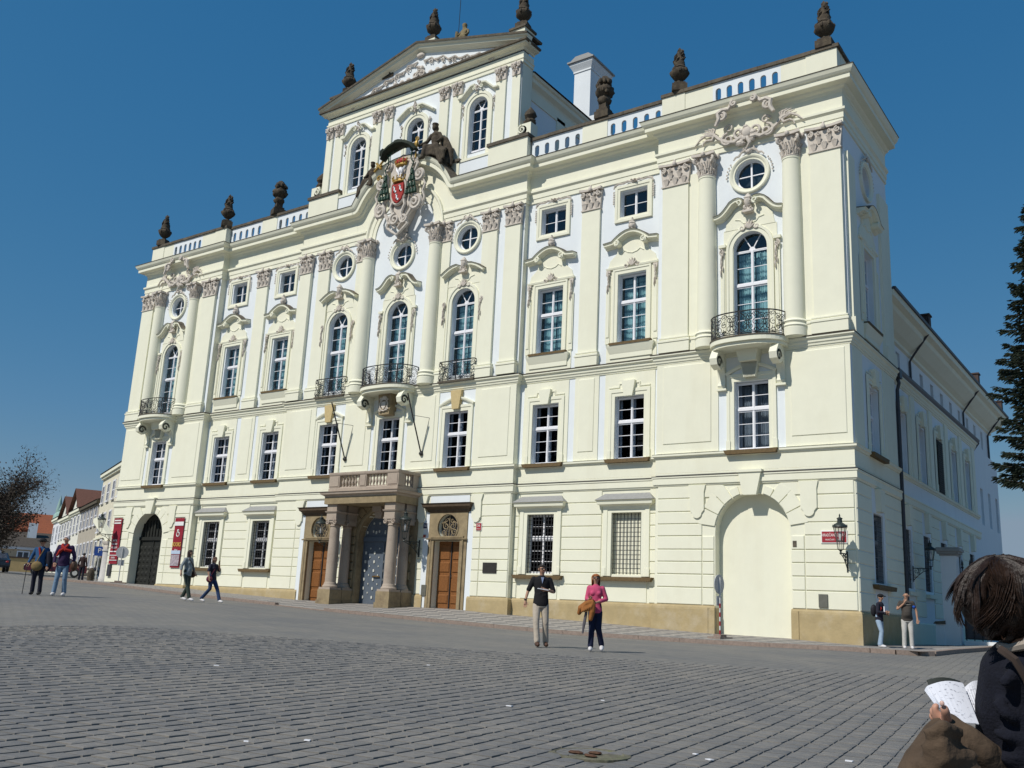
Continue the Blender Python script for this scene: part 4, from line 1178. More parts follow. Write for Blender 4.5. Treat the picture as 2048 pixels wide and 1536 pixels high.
# ---- first floor fields and raised panels
def panel(x0, x1, y, z0=6.88, z1=10.13, fx0=None, fx1=None):
    mb = MB(); mb.box(fx0, fx1, y - .04, y, 6.5, 10.22); mb.build('wall_field', M['cream'], palace)
    mb = MB(); mb.bevbox(x0, x1, y - .07, y - .035, z0, z1, .02); mb.build('raised_panel', M['cream'], palace)
for s in (-1, 1):
    for a, b, fa, fb, y in ((15.32, 17.42, 15.02, 17.72, YP), (20.66, 22.7, 20.42, 22.89, YP), (11.0, 11.78, 10.78, 12.0, YW), (1.62, 2.98, 1.25, 3.2, YC), (5.78, 7.45, 5.42, 7.79, YC)):
        if s > 0: panel(a, b, y, fx0=fa, fx1=fb)
        else: panel(-b, -a, y, fx0=-fb, fx1=-fa)
    for a, b in ((20.42, 22.89), (15.02, 17.7)):
        pass
for a, b in ((-.2, .95), (3.9, 5.7)):
    mb = MB(); mb.box(XP, XP + .04, a, b, 6.5, 10.2); mb.build('wall_field', M['cream'], palace)
for k in range(6):
    y = SB[0] - 1.75 + 3.5 * k
    mb = MB(); mb.box(XP - .12, XP - .04, y - .35, y + .35, 6.5, 10.2); mb.build('pilaster_strip', M['cream'], palace)
# right pavilion: blind gate filling, left pavilion: dark gate
mb = MB(); ol = [(17.5, -1.2), (20.56, -1.2)] + arc(19.03, 3.35, 1.53, 0, PI, 18); mb.prism(ol, YP + .44, YP + .5); mb.build('blind_gate_panel', M['cream'], palace)
gt = MB(); cl = -19.13
ol = [(cl - 1.5, -.5), (cl + 1.5, -.5)] + arc(cl, 3.35, 1.5, 0, PI, 18); gt.prism(ol, YP + .55, YP + .62)
G_ = gt.build('gate', M['gate_dark'], palace)
mb = MB()
for i in range(7):
    for k in range(6):
        x = cl - 1.2 + .4 * i; z = .8 + .38 * k
        mb.prism([(x - .15, z - .15), (x + .15, z - .15), (x + .15, z + .15), (x - .15, z + .15)], YP + .50, YP + .56, [(x - .04, z - .04), (x + .04, z - .04), (x + .04, z + .04), (x - .04, z + .04)])
mb.build('door_panel', M['gate_dark'], G_)
mb = MB(); mb.box(cl - 1.45, cl + 1.45, YP + .45, YP + .55, 3.18, 3.38)
for i in range(9): mb.box(cl - 1.2 + .3 * i - .02, cl - 1.2 + .3 * i + .02, YP + .49, YP + .55, 3.4, 4.4)
mb.build('transom_grille', M['gate_dark'], G_)
mb = MB(); mb.box(cl - .03, cl + .03, YP + .50, YP + .56, .4, 3.2); mb.build('meeting_stile', M['gate_dark'], G_)
for s in (1, -1):
    c = 19.03 if s > 0 else cl
    for t in (-1, 1):
        mb = MB(); mb.zprism([(c + t * 1.44, YP + .02), (c + t * 1.75, YP - .13), (c + t * 1.75, YP), (c + t * 1.44, YP + (.43 if s > 0 else .5))], -1.2, .5); mb.build('guard_stone', M['plinth'], palace)

# ---- frieze cartouches on the corner pavilions
def rococo(seed, cx, z0):
    mb = MB(); y = YP - .12
    for s in (-1, 1):
        mb.spiral(cx + s * .34, z0 + .05, .30, y - .10, .075, 1.4, PI if s > 0 else 0, s)
        mb.spiral(cx + s * .85, z0 - .12, .30, y - .10, .065, 1.5, PI / 2, -s)
        mb.spiral(cx + s * .80, z0 + .38, .20, y - .08, .05, 1.3, 0 if s > 0 else PI, s)
        mb.tube([(cx + s * x, y - .08, z0 + z) for x, z in ((.2, -.1), (.55, -.30), (.9, -.22), (1.25, .02), (1.5, .30), (1.8, .36), (2.1, .20), (2.35, -.05))], [.10, .10, .09, .08, .08, .07, .05, .02], 6)
        mb.tube([(cx + s * x, y - .08, z0 + z) for x, z in ((1.4, .3), (1.55, .05), (1.8, .1), (1.95, .0), (2.0, -.15))], [.07, .07, .05, .04, .02], 6)
        mb.tube([(cx + s * x, y - .3 - .12 * min(x, 1), z0 + z) for x, z in ((1.25, .45), (1.1, .75), (1.15, 1.0), (.95, 1.12), (.7, 1.1), (.55, 1.3), (.3, 1.5), (0, 1.56))], [.08, .10, .11, .10, .09, .11, .12, .13], 6)
        mb.spiral(cx + s * 1.0, z0 + .85, .20, y - .38, .09, 1.4, PI / 2, s)
        mb.spiral(cx + s * .42, z0 + 1.25, .14, y - .5, .08, 1.3, PI / 2, -s)
        for k in range(5):
            a = R_(20 + 22 * k)
            mb.tube([(cx + s * 1.5, y - .08, z0 + .2), (cx + s * (1.5 + .3 * math.cos(a)), y - .12, z0 + .2 + .3 * math.sin(a)), (cx + s * (1.5 + .62 * math.cos(a * .8)), y - .08, z0 + .2 + .42 * math.sin(a))], [.05, .05, .015], 5)
    mb.ball((cx, y - .12, z0), .22, .12, .25, 10, 7)
    mb.tube([(cx, y - .1, z0 - .2), (cx + .12, y - .13, z0 - .5), (cx - .05, y - .1, z0 - .75)], [.1, .08, .03], 6)
    foliage(mb, cx, z0 - .45, .4, .7, y - .05, 16, seed)
    return mb
for s in (-1, 1): rococo(3 + s, s * 19.1, 19.75).build('frieze_cartouche', M['orn'], palace, True)

# ---- attic storey
AW = 7.02
aops = [(c, .58, 22.9, 26.05, 'arch') for c in (-4.33, 0, 4.33)]
mb = MB(); wall_cells(mb, -AW, AW, 20.7, 27.9, YA, aops); reveals(mb, aops, YA, .3); mb.build('attic_wall', M['white'], palace)
mb = MB(); mb.box(-AW, -AW + .01, YA, YA + .9, 20.7, 27.9); mb.box(AW - .01, AW, YA, YA + .9, 20.7, 27.9); mb.box(-AW, -AW + .4, YA + .89, YA + .9, 20.7, 27.9); mb.box(AW - .45, AW, YA + .89, YA + .9, 20.7, 27.9)
mb.build('attic_return', M['cream'], palace)
mb = MB(); mb.box(AW - .45, AW - .4, YA + .9, 8.2, 20.7, 27.0); mb.box(-AW + .4, -AW + .45, YA + .9, 8.2, 20.7, 27.0); mb.box(-AW + .4, AW - .4, 8.2, 8.25, 20.7, 28.5); mb.build('attic_side_wall', M['white'], palace)
mb = MB()
for a, b in ((YA + .9, YA + 1.3), (3.8, 4.6), (7.5, 8.2)): mb.box(AW - .4, AW - .34, a, b, 20.7, 26.1)
mb.box(AW - .4, AW - .34, YA + .9, 8.2, 25.9, 26.5)
mb.build('side_pilaster', M['cream'], palace)
mb = MB(); mb.box(-5, 5, .9, .95, 22, 27); mb.build('room_interior', M['room_warm'], palace)
for s in (-1, 1):
    mb = MB(); mb.plan_sweep([(AW - .4, YA + .9), (AW - .4, 8.3)] if s > 0 else [(-AW + .4, 8.3), (-AW + .4, YA + .9)], [(0, 26.5), (.06, 26.5), (.1, 26.6), (.3, 26.75), (.32, 26.95), (.42, 27.0), (.46, 27.12), (0, 27.16)]); mb.build('side_cornice', M['cream'], palace)
mb = MB(); mb.add([(-AW - .15, .85, 27.15), (AW + .15, .85, 27.15), (AW + .15, 8.5, 27.15), (-AW - .15, 8.5, 27.15), (0, .85, 30.2), (0, 8.5, 29.2)], [(1, 2, 5, 4), (3, 0, 4, 5), (2, 3, 5)]); mb.build('attic_roof', M['roof'], palace)
for c in (-4.33, 0, 4.33):
    put('at', c, YA)
    mb = MB()
    mb.elev_sweep([(c - .60, 22.4)] + arc(c, 25.47, .60, PI, 0, 18) + [(c + .60, 22.4)], [(0, 0), (.05, 0), (.05, .14), (.09, .17), (.09, .32), (0, .34)], YA)
    mb.build('window_surround', M['cream'], palace)
    hp = [(c - 1.3, 26.1), (c - 1.0, 26.12), (c - .75, 26.35), (c - .45, 26.62), (c - .2, 26.66)] if c else [(-1.25, 26.1), (-.9, 26.35), (-.5, 26.6), (-.15, 26.62)]
    for s in (-1, 1):
        p = hp if s < 0 else [(2 * c - x, z) for x, z in hp[::-1]]
        mb = MB(); mb.elev_sweep(p, [(0, 0), (.08, .02), (.12, .06), (.24, .09), (.25, .16), (0, .18)], YA)
        mb.spiral(c + s * .26, 26.55, .12, YA - .22, .04, 1.2, PI / 2, s)
        mb.build('hood_cornice', M['cream'], palace, True)
    mb = MB(); foliage(mb, c, 26.45, .2, .5, YA - .15, 9, int(c) + 9)
    for s in (-1, 1): mb.spiral(c + s * 1.0, 25.75, .1, YA - .08, .035, 1.2, PI / 2, -s); foliage(mb, c + s * 1.0, 25.15, .06, .5, YA - .05, 5, 1)
    mb.build('carved_ornament', M['orn'], palace, True)
def acap(x, w):
    mb = MB(); z = 26.55; y = YA - .12
    mb.prism([(x - w / 2, z), (x + w / 2, z), (x + w * .55, z + .6), (x - w * .55, z + .6)], y - .02, YA)
    for s in (-1, 1): mb.spiral(x + s * w * .42, z + .52, .12, y - .08, .045, 1.4, PI / 2, s); 
    mb.zprism([(x - w * .62, YA), (x - w * .62, y - .1), (x + w * .62, y - .1), (x + w * .62, YA)], z + .62, z + .7)
    foliage(mb, x, z + .05, w * .3, .5, y - .03, 8, 11); mb.ball((x, y - .1, z + .62), .1, .08, .12, 6, 5)
    mb.build('capital', M['orn'], palace, True)
for x, w, d in ((-6.75, .5, .1), (-5.95, .62, .1), (-2.95, .6, .1), (-2.05, .6, .1), (1.98, .6, .1), (2.88, .6, .1), (5.75, .62, .1), (6.72, .5, .1)):
    mb = MB(); mb.box(x - w / 2, x + w / 2, YA - d, YA, 22.4, 26.6); mb.build('pilaster', M['cream'], palace); acap(x, w)
AF = [(-AW, YA + .9), (-AW, YA), (AW, YA), (AW, YA + .9)]
for nm, prof, mm in (('architrave', [(0, 27.25), (.06, 27.25), (.06, 27.42), (.1, 27.45), (.1, 27.52), (0, 27.54)], 'cream'), ('frieze', [(0, 27.54), (.04, 27.54), (.04, 27.86), (0, 27.88)], 'cream'), ('cornice', [(0, 27.98), (.06, 28.0), (.10, 28.08), (.36, 28.13), (.38, 28.2), (0, 28.24)], 'cream'), ('cornice_flashing', [(0, 28.245), (.40, 28.205), (.47, 28.21), (.48, 28.30), (0, 28.38)], 'lead')):
    mb = MB(); mb.plan_sweep(AF, prof); mb.build(nm, M[mm], palace)
mb = MB(); mb.prism([(-6.9, 28.2), (6.9, 28.2), (0, 30.1)], YA - .02, YA + .8); mb.build('tympanum', M['white'], palace)
rk = [(-7.45, 28.12), (0, 30.06), (7.45, 28.12)]
mb = MB(); mb.elev_sweep(rk, [(0, 0), (.08, .02), (.12, .08), (.34, .15), (.36, .26), (.46, .30), (.48, .38), (0, .40)], YA); mb.build('raking_cornice', M['cream'], palace)
mb = MB(); mb.elev_sweep(rk, [(-.85, .405), (.48, .385), (.54, .36), (.55, .47), (-.85, .53)], YA); mb.build('raking_flashing', M['lead'], palace)
mb = MB(); rnd = random.Random(5)
for s in (-1, 1):
    for k in range(6):
        x = s * (.7 + .85 * k); z = 29.72 - .26 * abs(x) - .1 + .04 * math.sin(5 * x)
        mb.tube([(x - s * .5, YA - .06, z + .13), (x - s * .2, YA - .12, z + .0), (x + s * .15, YA - .12, z + .05), (x + s * .45, YA - .06, z - .18)], [.03, .07, .06, .03], 5)
        mb.spiral(x + s * .1, z - .18, rnd.uniform(.12, .22), YA - .1, .035, 1.3, rnd.uniform(0, 6), s)
        mb.spiral(x - s * .28, z - .05, .1, YA - .1, .03, 1.2, rnd.uniform(0, 6), -s)
    for k in range(3): mb.ball((s * (.8 + .5 * k), YA - .08, 28.65), .16, .08, .12, 7, 5)
mb.spiral(.25, 28.75, .22, YA - .12, .06, 1.3, PI, 1); mb.spiral(-.25, 28.75, .22, YA - .12, .06, 1.3, 0, -1); foliage(mb, 0, 28.5, .35, .7, YA - .08, 12, 4)
mb.ball((0, YA - .1, 29.9), .3, .12, .16, 8, 5)
mb.build('tympanum_ornament', M['orn'], palace, True)
for s in (-1, 1):   # end blocks above the attic corners with sloping wings
    mb = MB(); mb.box(s * 6.15, s * 7.05, YA - .02, YA + .9, 28.35, 29.3); mb.prism([(s * 6.15, 28.35), (s * 6.15, 29.2), (s * 3.9, 29.9), (s * 3.9, 29.0)], YA + .3, YA + .85); mb.build('attic_block', M['cream'], palace)
    mb = MB(); mb.box(s * 6.07, s * 7.13, YA - .1, YA + .95, 29.3, 29.42); mb.prism([(s * 6.1, 29.21), (s * 6.1, 29.35), (s * 3.8, 30.05), (s * 3.8, 29.91)], YA + .22, YA + .9); mb.build('coping', M['lead'], palace)
mb = MB(); mb.box(-.1, .95, YA - .1, YA + .8, 30.2, 30.72); mb.box(-.9, 1.2, YA, YA + .7, 30.0, 30.5); mb.build('attic_block', M['cream'], palace)
for s in (-1, 1):    # volute blocks beside the attic foot
    mb = MB(); mb.box(s * 7.15, s * 7.8, YC + .1, YC + .7, 22.95, 23.62); mb.spiral(s * 7.28, 23.3, .24, YC + .06, .06, 1.5, PI / 2, s); mb.lathe([(.28, 0), (.28, .5)], (0, 0, 0), 14); k = len(mb.v) - 28
    for i in range(k, len(mb.v)):
        x, y, z = mb.v[i]; mb.v[i] = (s * 7.28 + x, YC + .1 + z, 23.25 + y)
    mb.build('volute_block', M['cream'], palace, True)
# tall chimneys behind the right wing
ch = MB(); ch.box(4.35, 5.5, 9.0, 11.0, 22, 32.6); ch.plan_sweep([(4.35, 11.0), (4.35, 9.0), (5.5, 9.0), (5.5, 11.0), (4.35, 11.0)], [(0, 32.2), (.05, 32.2), (.05, 32.3), (.1, 32.4), (.24, 32.65), (.24, 32.8), (0, 32.82)], False)
CHM = ch.build('chimney', M['white'], palace)
mb = MB(); mb.box(4.0, 5.85, 8.65, 11.35, 32.8, 32.9); mb.prism([(4.0, 32.9), (5.85, 32.9), (5.4, 33.25), (4.5, 33.25)], 8.8, 11.2); mb.build('chimney_cap', M['lead2'], CHM)
ch = MB(); ch.box(3.2, 3.9, 10.5, 11.6, 22, 30.4); ch2 = ch.build('chimney', M['white'], palace); mb = MB(); mb.box(3.05, 4.05, 10.4, 11.7, 30.4, 30.65); mb.build('chimney_cap', M['lead2'], ch2)

# ---- balconies with wrought iron
def wrap(path):
    P = [Vector((a, b)) for a, b in path]; L = [0]
    for i in range(1, len(P)): L.append(L[-1] + (P[i] - P[i - 1]).length)
    def f(s):
        s = max(0, min(L[-1], s))
        for i in range(1, len(P)):
            if s <= L[i]:
                t = (s - L[i - 1]) / (L[i] - L[i - 1]); q = P[i - 1].lerp(P[i], t); return q.x, q.y
        return P[-1].x, P[-1].y
    return f, L[-1]
def railing(parent, path, z0, h=.98, posts=3, seed=1):
    f, L = wrap(path)
    mb = MB()
    n = max(6, int(L / .12))
    for z, r in ((z0 + h, .028), (z0 + .06, .02)):
        mb.tube([(*f(L * i / n), z) for i in range(n + 1)], r, 5)
    mb.build('handrail', M['iron'], parent)
    mb = MB()
    for k in range(posts):
        x, y = f(L * k / (posts - 1)); mb.box(x - .02, x + .02, y - .02, y + .02, z0, z0 + h)
    mb.build('post', M['iron'], parent)
    rnd = random.Random(seed); mb = MB()
    cells = max(2, int(round(L / .62)))
    for c in range(cells):
        s0 = L * (c + .5) / cells; w = L / cells
        for (du, dv, r, tr, a0, d) in ((-.22, .70, .15, 1.5, 0, 1), (.22, .70, .15, 1.5, PI, -1), (-.22, .30, .17, 1.5, 0, -1), (.22, .30, .17, 1.5, PI, 1), (0, .5, .12, 1.2, PI / 2, 1), (-.36, .5, .1, 1.2, -PI / 2, 1), (.36, .5, .1, 1.2, -PI / 2, -1), (0, .85, .08, 1.1, 0, 1), (0, .16, .08, 1.1, 0, 1)):
            pts = []; N = int(11 * tr)
            a0 += rnd.uniform(-.3, .3)
            for i in range(N + 1):
                t = i / N; a = a0 + d * 2 * PI * tr * t; rr = r * (1.15 - .9 * t) * w / .62
                x, y = f(s0 + (du * w / .62) + rr * math.cos(a)); pts.append((x, y, z0 + (dv + rr * math.sin(a)) * h))
            mb.tube(pts, .013, 4, False)
        for t in (-1, 1):
            pts = [(*f(s0 + t * u * w), z0 + v * h) for u, v in ((.0, .08), (.2, .12), (.42, .3), (.46, .5), (.35, .72), (.12, .92))]
            mb.tube(pts, .012, 4, False)
    mb.build('scrollwork', M['iron'], parent)
def bow(cx, y, w, d, n=22):
    # plan of a bowed balcony: straight flare then bulging front
    pts = []
    for i in range(n + 1):
        t = i / n; a = PI - PI * t
        pts.append((cx + w * math.copysign(abs(math.cos(a)) ** .75, math.cos(a)), y - d * math.sin(a) ** .8))
    return pts
def console_scroll(cx, s, y, z0, z1, d, w=.30):
    mb = MB()
    side_ = [(0, z0), (-.12, z0), (-.18, z0 + .12), (-.10, z0 + .25), (-.14, z0 + .55), (-.28, z0 + .85), (-d * .55, z1 - .75), (-d * .95, z1 - .62), (-d * 1.02, z1 - .38), (-d * .9, z1 - .2), (-d * .75, z1), (0, z1)]
    vs = [(cx - w / 2, y + a, b) for a, b in side_] + [(cx + w / 2, y + a, b) for a, b in side_]; n = len(side_)
    mb.add(vs, [tuple(range(n)), tuple(range(2 * n - 1, n - 1, -1))] + [(i, (i + 1) % n, (i + 1) % n + n, i + n) for i in range(n)])
    for t in (-1, 1):
        k0 = len(mb.v); mb.spiral(0, 0, .25, 0, .05, 1.3, 0, 1); mb.xf(lambda x, yy, z: (cx + t * (w / 2 + .01), y - d * .72 + x, z1 - .48 + z), k0)
    mb.box(cx - w / 2 - .05, cx + w / 2 + .05, y - .18, y, z0 - .08, z0)
    mb.build('balcony_console', M['cream'], palace, True)
for cx, y, w in ((19.1, YP, 1.48), (-19.1, YP, 1.48), (0, YC, 1.62)):
    outline = bow(cx, y, w + .1, 1.25)
    B = MB(); B.zprism([(x, yy) for x, yy in outline], 10.50, 10.68); 
    B.zprism([(cx + (x - cx) * .96, y + (yy - y) * .92) for x, yy in outline], 10.36, 10.50)
    BO = B.build('balcony', M['cream'], palace)
    mb = MB(); mb.zprism([(cx + (x - cx) * 1.01, y + (yy - y) * 1.02) for x, yy in outline], 10.68, 10.73); mb.build('balcony_floor', M['lead'], BO)
    railing(BO, [(cx + (x - cx) * .97, y + (yy - y) * .97) for x, yy in outline], 10.73, .95, 5, int(cx) + 40)
    for s in (-1, 1): console_scroll(cx + s * (w - .28), s, y, 8.95, 10.38, .95)
    if cx:
        dput('fa_key', cx, y, 0); mb = MB(); mb.prism([(cx - .34, 9.9), (cx + .34, 9.9), (cx + .45, 10.36), (cx - .45, 10.36)], y - .5, y); mb.build('keystone', M['cream'], palace)
    else:
        mb = MB(); mb.prism([(-.34, 9.3), (.34, 9.3), (.46, 10.4), (-.46, 10.4)], y - .5, y, [(-.34 , 9.3), (.34, 9.3), (.46, 10.4), (-.46, 10.4)]); mb.build('crest_panel', M['portal'], palace)
        mb = MB(); yy = y - .52
        mb.elev_sweep([(x * .26, 9.78 + z * .30) for x, z in arc(0, 0, 1, 0, 2 * PI, 14)[:-1]], [(0, -.03), (.06, -.02), (.06, .02), (0, .03)], yy, closed=True)
        for s in (-1, 1): mb.spiral(s * .22, 9.55, .1, yy - .05, .03, 1.2, 0, s); mb.spiral(s * .2, 10.08, .09, yy - .05, .03, 1.2, 0, -s)
        mb.ball((0, yy, 10.15), .16, .08, .12, 8, 5); mb.prism([(-.14, 9.95), (.14, 9.95), (.14, 9.7), (0, 9.55), (-.14, 9.7)], yy - .06, yy)
        mb.build('carved_crest', M['orn'], palace, True)
for cx in (-4.33, 4.33):
    B = MB(); B.box(cx - 1.1, cx + 1.1, YC - .32, YC, 10.62, 10.72); BO = B.build('balcony', M['lead'], palace)
    railing(BO, [(cx - 1.08, YC), (cx - 1.08, YC - .30), (cx + 1.08, YC - .30), (cx + 1.08, YC)], 10.72, .95, 3, 7)

# ---- portal
P = palace
por = MB()
por.box(-2.38, 2.38, -2.0, YC, 4.72, 5.05)
PO = por.build('portal_porch', M['portal'], palace)
mb = MB(); mb.plan_sweep([(-2.30, YC), (-2.30, -1.92), (2.30, -1.92), (2.30, YC)], [(0, 5.02), (.06, 5.04), (.1, 5.12), (.24, 5.18), (.26, 5.27), (.30, 5.3), (0, 5.34)]); mb.box(-2.3, 2.3, -1.92, YC, 5.2, 5.35); mb.build('deck_cornice', M['pinkstone'], PO)
rail = [(-2.22, YC), (-2.22, -1.80), (2.22, -1.80), (2.22, YC)]
mb = MB(); mb.plan_sweep(rail, [(0, 5.34), (.08, 5.34), (.08, 5.5), (0, 5.56), (-.16, 5.56), (-.2, 5.34)]); mb.build('balustrade_base', M['pinkstone'], PO)
mb = MB(); mb.plan_sweep(rail, [(-.2, 6.14), (.08, 6.14), (.10, 6.2), (.10, 6.28), (-.2, 6.28), (-.2, 6.14)]); mb.build('handrail', M['pinkstone'], PO)
bal = MB(); bal.lathe([(.07, 5.54), (.07, 5.6), (.035, 5.63), (.05, 5.7), (.075, 5.79), (.06, 5.87), (.035, 5.95), (.05, 6.0), (.035, 6.03), (.07, 6.08), (.07, 6.15)], n=8)
BT = tm(bal, 'baluster', M['pinkstone'], True)
def pedestal(x, y, w=.22, d=.1):
    mb = MB(); mb.box(x - w, x + w, y - .1, y + .12, 5.54, 6.14); mb.box(x - w + .06, x + w - .06, y - .125, y - .1, 5.6, 6.08); mb.build('balustrade_pier', M['pinkstone'], PO)
for x in (-1.95, 0, 1.95): pedestal(x, -1.76, .36 if x else .22)
for y in (-1.55, -.55):
    for s in (-1, 1): mb = MB(); mb.box(s * 2.04, s * 2.26, y - .2, y + .2, 5.54, 6.14); mb.build('balustrade_pier', M['pinkstone'], PO)
for s in (-1, 1):
    for k in range(6): copy_tree(BT, PO, (s * (.38 + .215 * k), -1.72, 0))
    for k in range(3): copy_tree(BT, PO, (s * 2.14, -1.2 + .2 * k, 0))
for s in (-1, 1):
    for i, (y, r) in enumerate(((-1.55, .27), (-.72, .25))):
        X = s * 1.92
        mb = MB(); mb.box(X - .42, X + .42, y - .40, y + .40, -.6, .62) ; mb.box(X - .46, X + .46, y - .44, y + .44, -.6, .12); mb.build('pedestal', M['portal'], PO)
        mb = MB(); mb.box(X - .38, X + .38, y - .38, y + .38, .62, .72); mb.lathe([(.37, .72), (.38, .78), (.33, .84), (.31, .88), (.31, .92), (r, .98)], (X, y, 0), 20); mb.build('column_base', M['pinkstone'], PO, True)
        mb = MB(); mb.lathe([(r, .98), (r, 2.2), (r * .87, 3.62)], (X, y, 0), 22); mb.build('column_shaft', M['pinkstone'], PO, True)
        mb = MB(); mb.lathe([(r * .87, 3.62), (r * 1.0, 3.66), (r * 1.0, 3.7), (r * .9, 3.74), (r * 1.1, 3.84)], (X, y, 0), 20); mb.box(X - .36, X + .36, y - .34, y + .34, 3.95, 4.03)
        for t in (-1, 1): mb.spiral(X + t * .26, 3.85, .13, y - .30, .05, 1.4, PI / 2, t); mb.box(X + t * .16, X + t * .36, y - .26, y + .26, 3.76, 3.95)
        mb.box(X - .22, X + .22, y - .3, y + .28, 3.84, 3.95)
        mb.build('capital', M['pinkstone'], PO, True)
        mb = MB(); mb.box(X - .33, X + .33, y - .33, y + .33, 4.03, 4.72); mb.plan_sweep([(X - .33, y + .33), (X - .33, y - .33), (X + .33, y - .33), (X + .33, y + .33)], [(0, 4.3), (.05, 4.32), (.08, 4.38), (0, 4.4)]); mb.build('entablature_block', M['pinkstone'], PO)
# rusticated arch around the great door
AP = [(-1.42, -.5), (-1.42, 3.13)] + arc(0, 3.13, 1.42, PI, 0, 20)[1:-1] + [(1.42, 3.13), (1.42, -.5)]
mb = MB(); mb.elev_sweep([(x * .995, z) for x, z in AP], [(-.32, 0), (.10, 0), (.12, .04), (.12, .10), (.08, .12), (.08, .2), (0, .22)], YC); mb.build('door_archivolt', M['portal'], PO)
mb = MB(); wall_cells(mb, -2.36, 2.36, -.5, 4.72, YC - .06, [(0, 1.42, -.5, 4.55, 'arch')]); mb.box(-2.38, -2.36, YC - .06, YC, -.5, 4.72); mb.box(2.36, 2.38, YC - .06, YC, -.5, 4.72); mb.build('portal_wall', M['portal'], PO)
for s in (-1, 1):
    for k in range(8):
        z = .35 + .42 * k
        for (xa, xb) in ((1.62, 2.0 if k % 2 else 2.12),):
            mb = MB(); mb.bevbox(min(s * xa, s * xb), max(s * xa, s * xb), YC - .16, YC - .05, z + .01, z + .40, .05); mb.build('quoin_stone', M['portal'], PO)
    for k in range(5):
        a0, a1 = R_(8 + 15.5 * k), R_(8 + 15.5 * (k + 1) - 1.5)
        pts = [(s * 1.66 * math.cos(a0), 3.13 + 1.66 * math.sin(a0)), (s * 2.1 * math.cos(a0), 3.13 + 2.1 * math.sin(a0)), (s * 2.1 * math.cos(a1), min(4.7, 3.13 + 2.1 * math.sin(a1))), (s * 1.66 * math.cos(a1), 3.13 + 1.66 * math.sin(a1))]
        mb = MB(); mb.prism([(x, min(z, 4.7)) for x, z in pts], YC - .13, YC - .05); mb.build('voussoir', M['portal'], PO)
    mb = MB(); mb.zprism([(s * 1.42, YC), (s * 1.42, YC - .18), (s * 1.9, YC - .28), (s * 1.9, YC)], -.5, .42); mb.build('guard_stone', M['portal'], PO)
mb = MB(); mb.prism([(-.2, 4.15), (.2, 4.15), (.32, 4.72), (-.32, 4.72)], YC - .3, YC); mb.box(-.3, .3, YC - .45, YC - .06, 4.45, 4.72); mb.build('keystone', M['pinkstone'], PO)
# studded door
dr = MB(); dr.prism([(-1.40, -.4), (1.40, -.4), (1.40, 3.13)] + arc(0, 3.13, 1.40, 0, PI, 18)[1:-1] + [(-1.40, 3.13)], YC + .33, YC + .40)
DR = dr.build('great_door', M['slate'], palace)
mb = MB(); mb.box(-1.38, 1.38, YC + .24, YC + .33, 3.05, 3.28); mb.build('transom', M['slate'], DR)
mb = MB(); mb.box(-.03, .03, YC + .27, YC + .33, -.1, 3.05)
for s in (-1, 1): mb.box(s * 1.34, s * 1.38, YC + .27, YC + .33, -.1, 3.05)
mb.build('meeting_stile', M['slate'], DR)
st = MB(); st.prism([(-.035, -.07), (.035, -.07), (.05, 0), (.035, .07), (-.035, .07), (-.05, 0)], -.04, 0); STT = st.mesh('stud', M['stud'])
n = 0
for r in range(13):
    z = .35 + .215 * r if r < 12 else 3.5
    for k in range(9):
        x = -1.2 + .3 * k
        if (k + r) % 2: continue
        big = (r % 2 == 0)
        o = obj_from('stud', STT, DR, (x, YC + .335, z), sc=(1, 1, 1) if big else (.55, 1, .55)); n += 1
for zz in (3.55, 3.95):
    for k in range(5):
        obj_from('stud', STT, DR, (-.8 + .4 * k, YC + .335, zz), sc=(.8, 1, .8))
for s in (-1, 1):
    mb = MB(); mb.tube([(s * .15, YC + .28, 1.35), (s * .4, YC + .25, 1.37), (s * .62, YC + .28, 1.35)], .03, 6); mb.build('door_handle', M['brass'], DR)
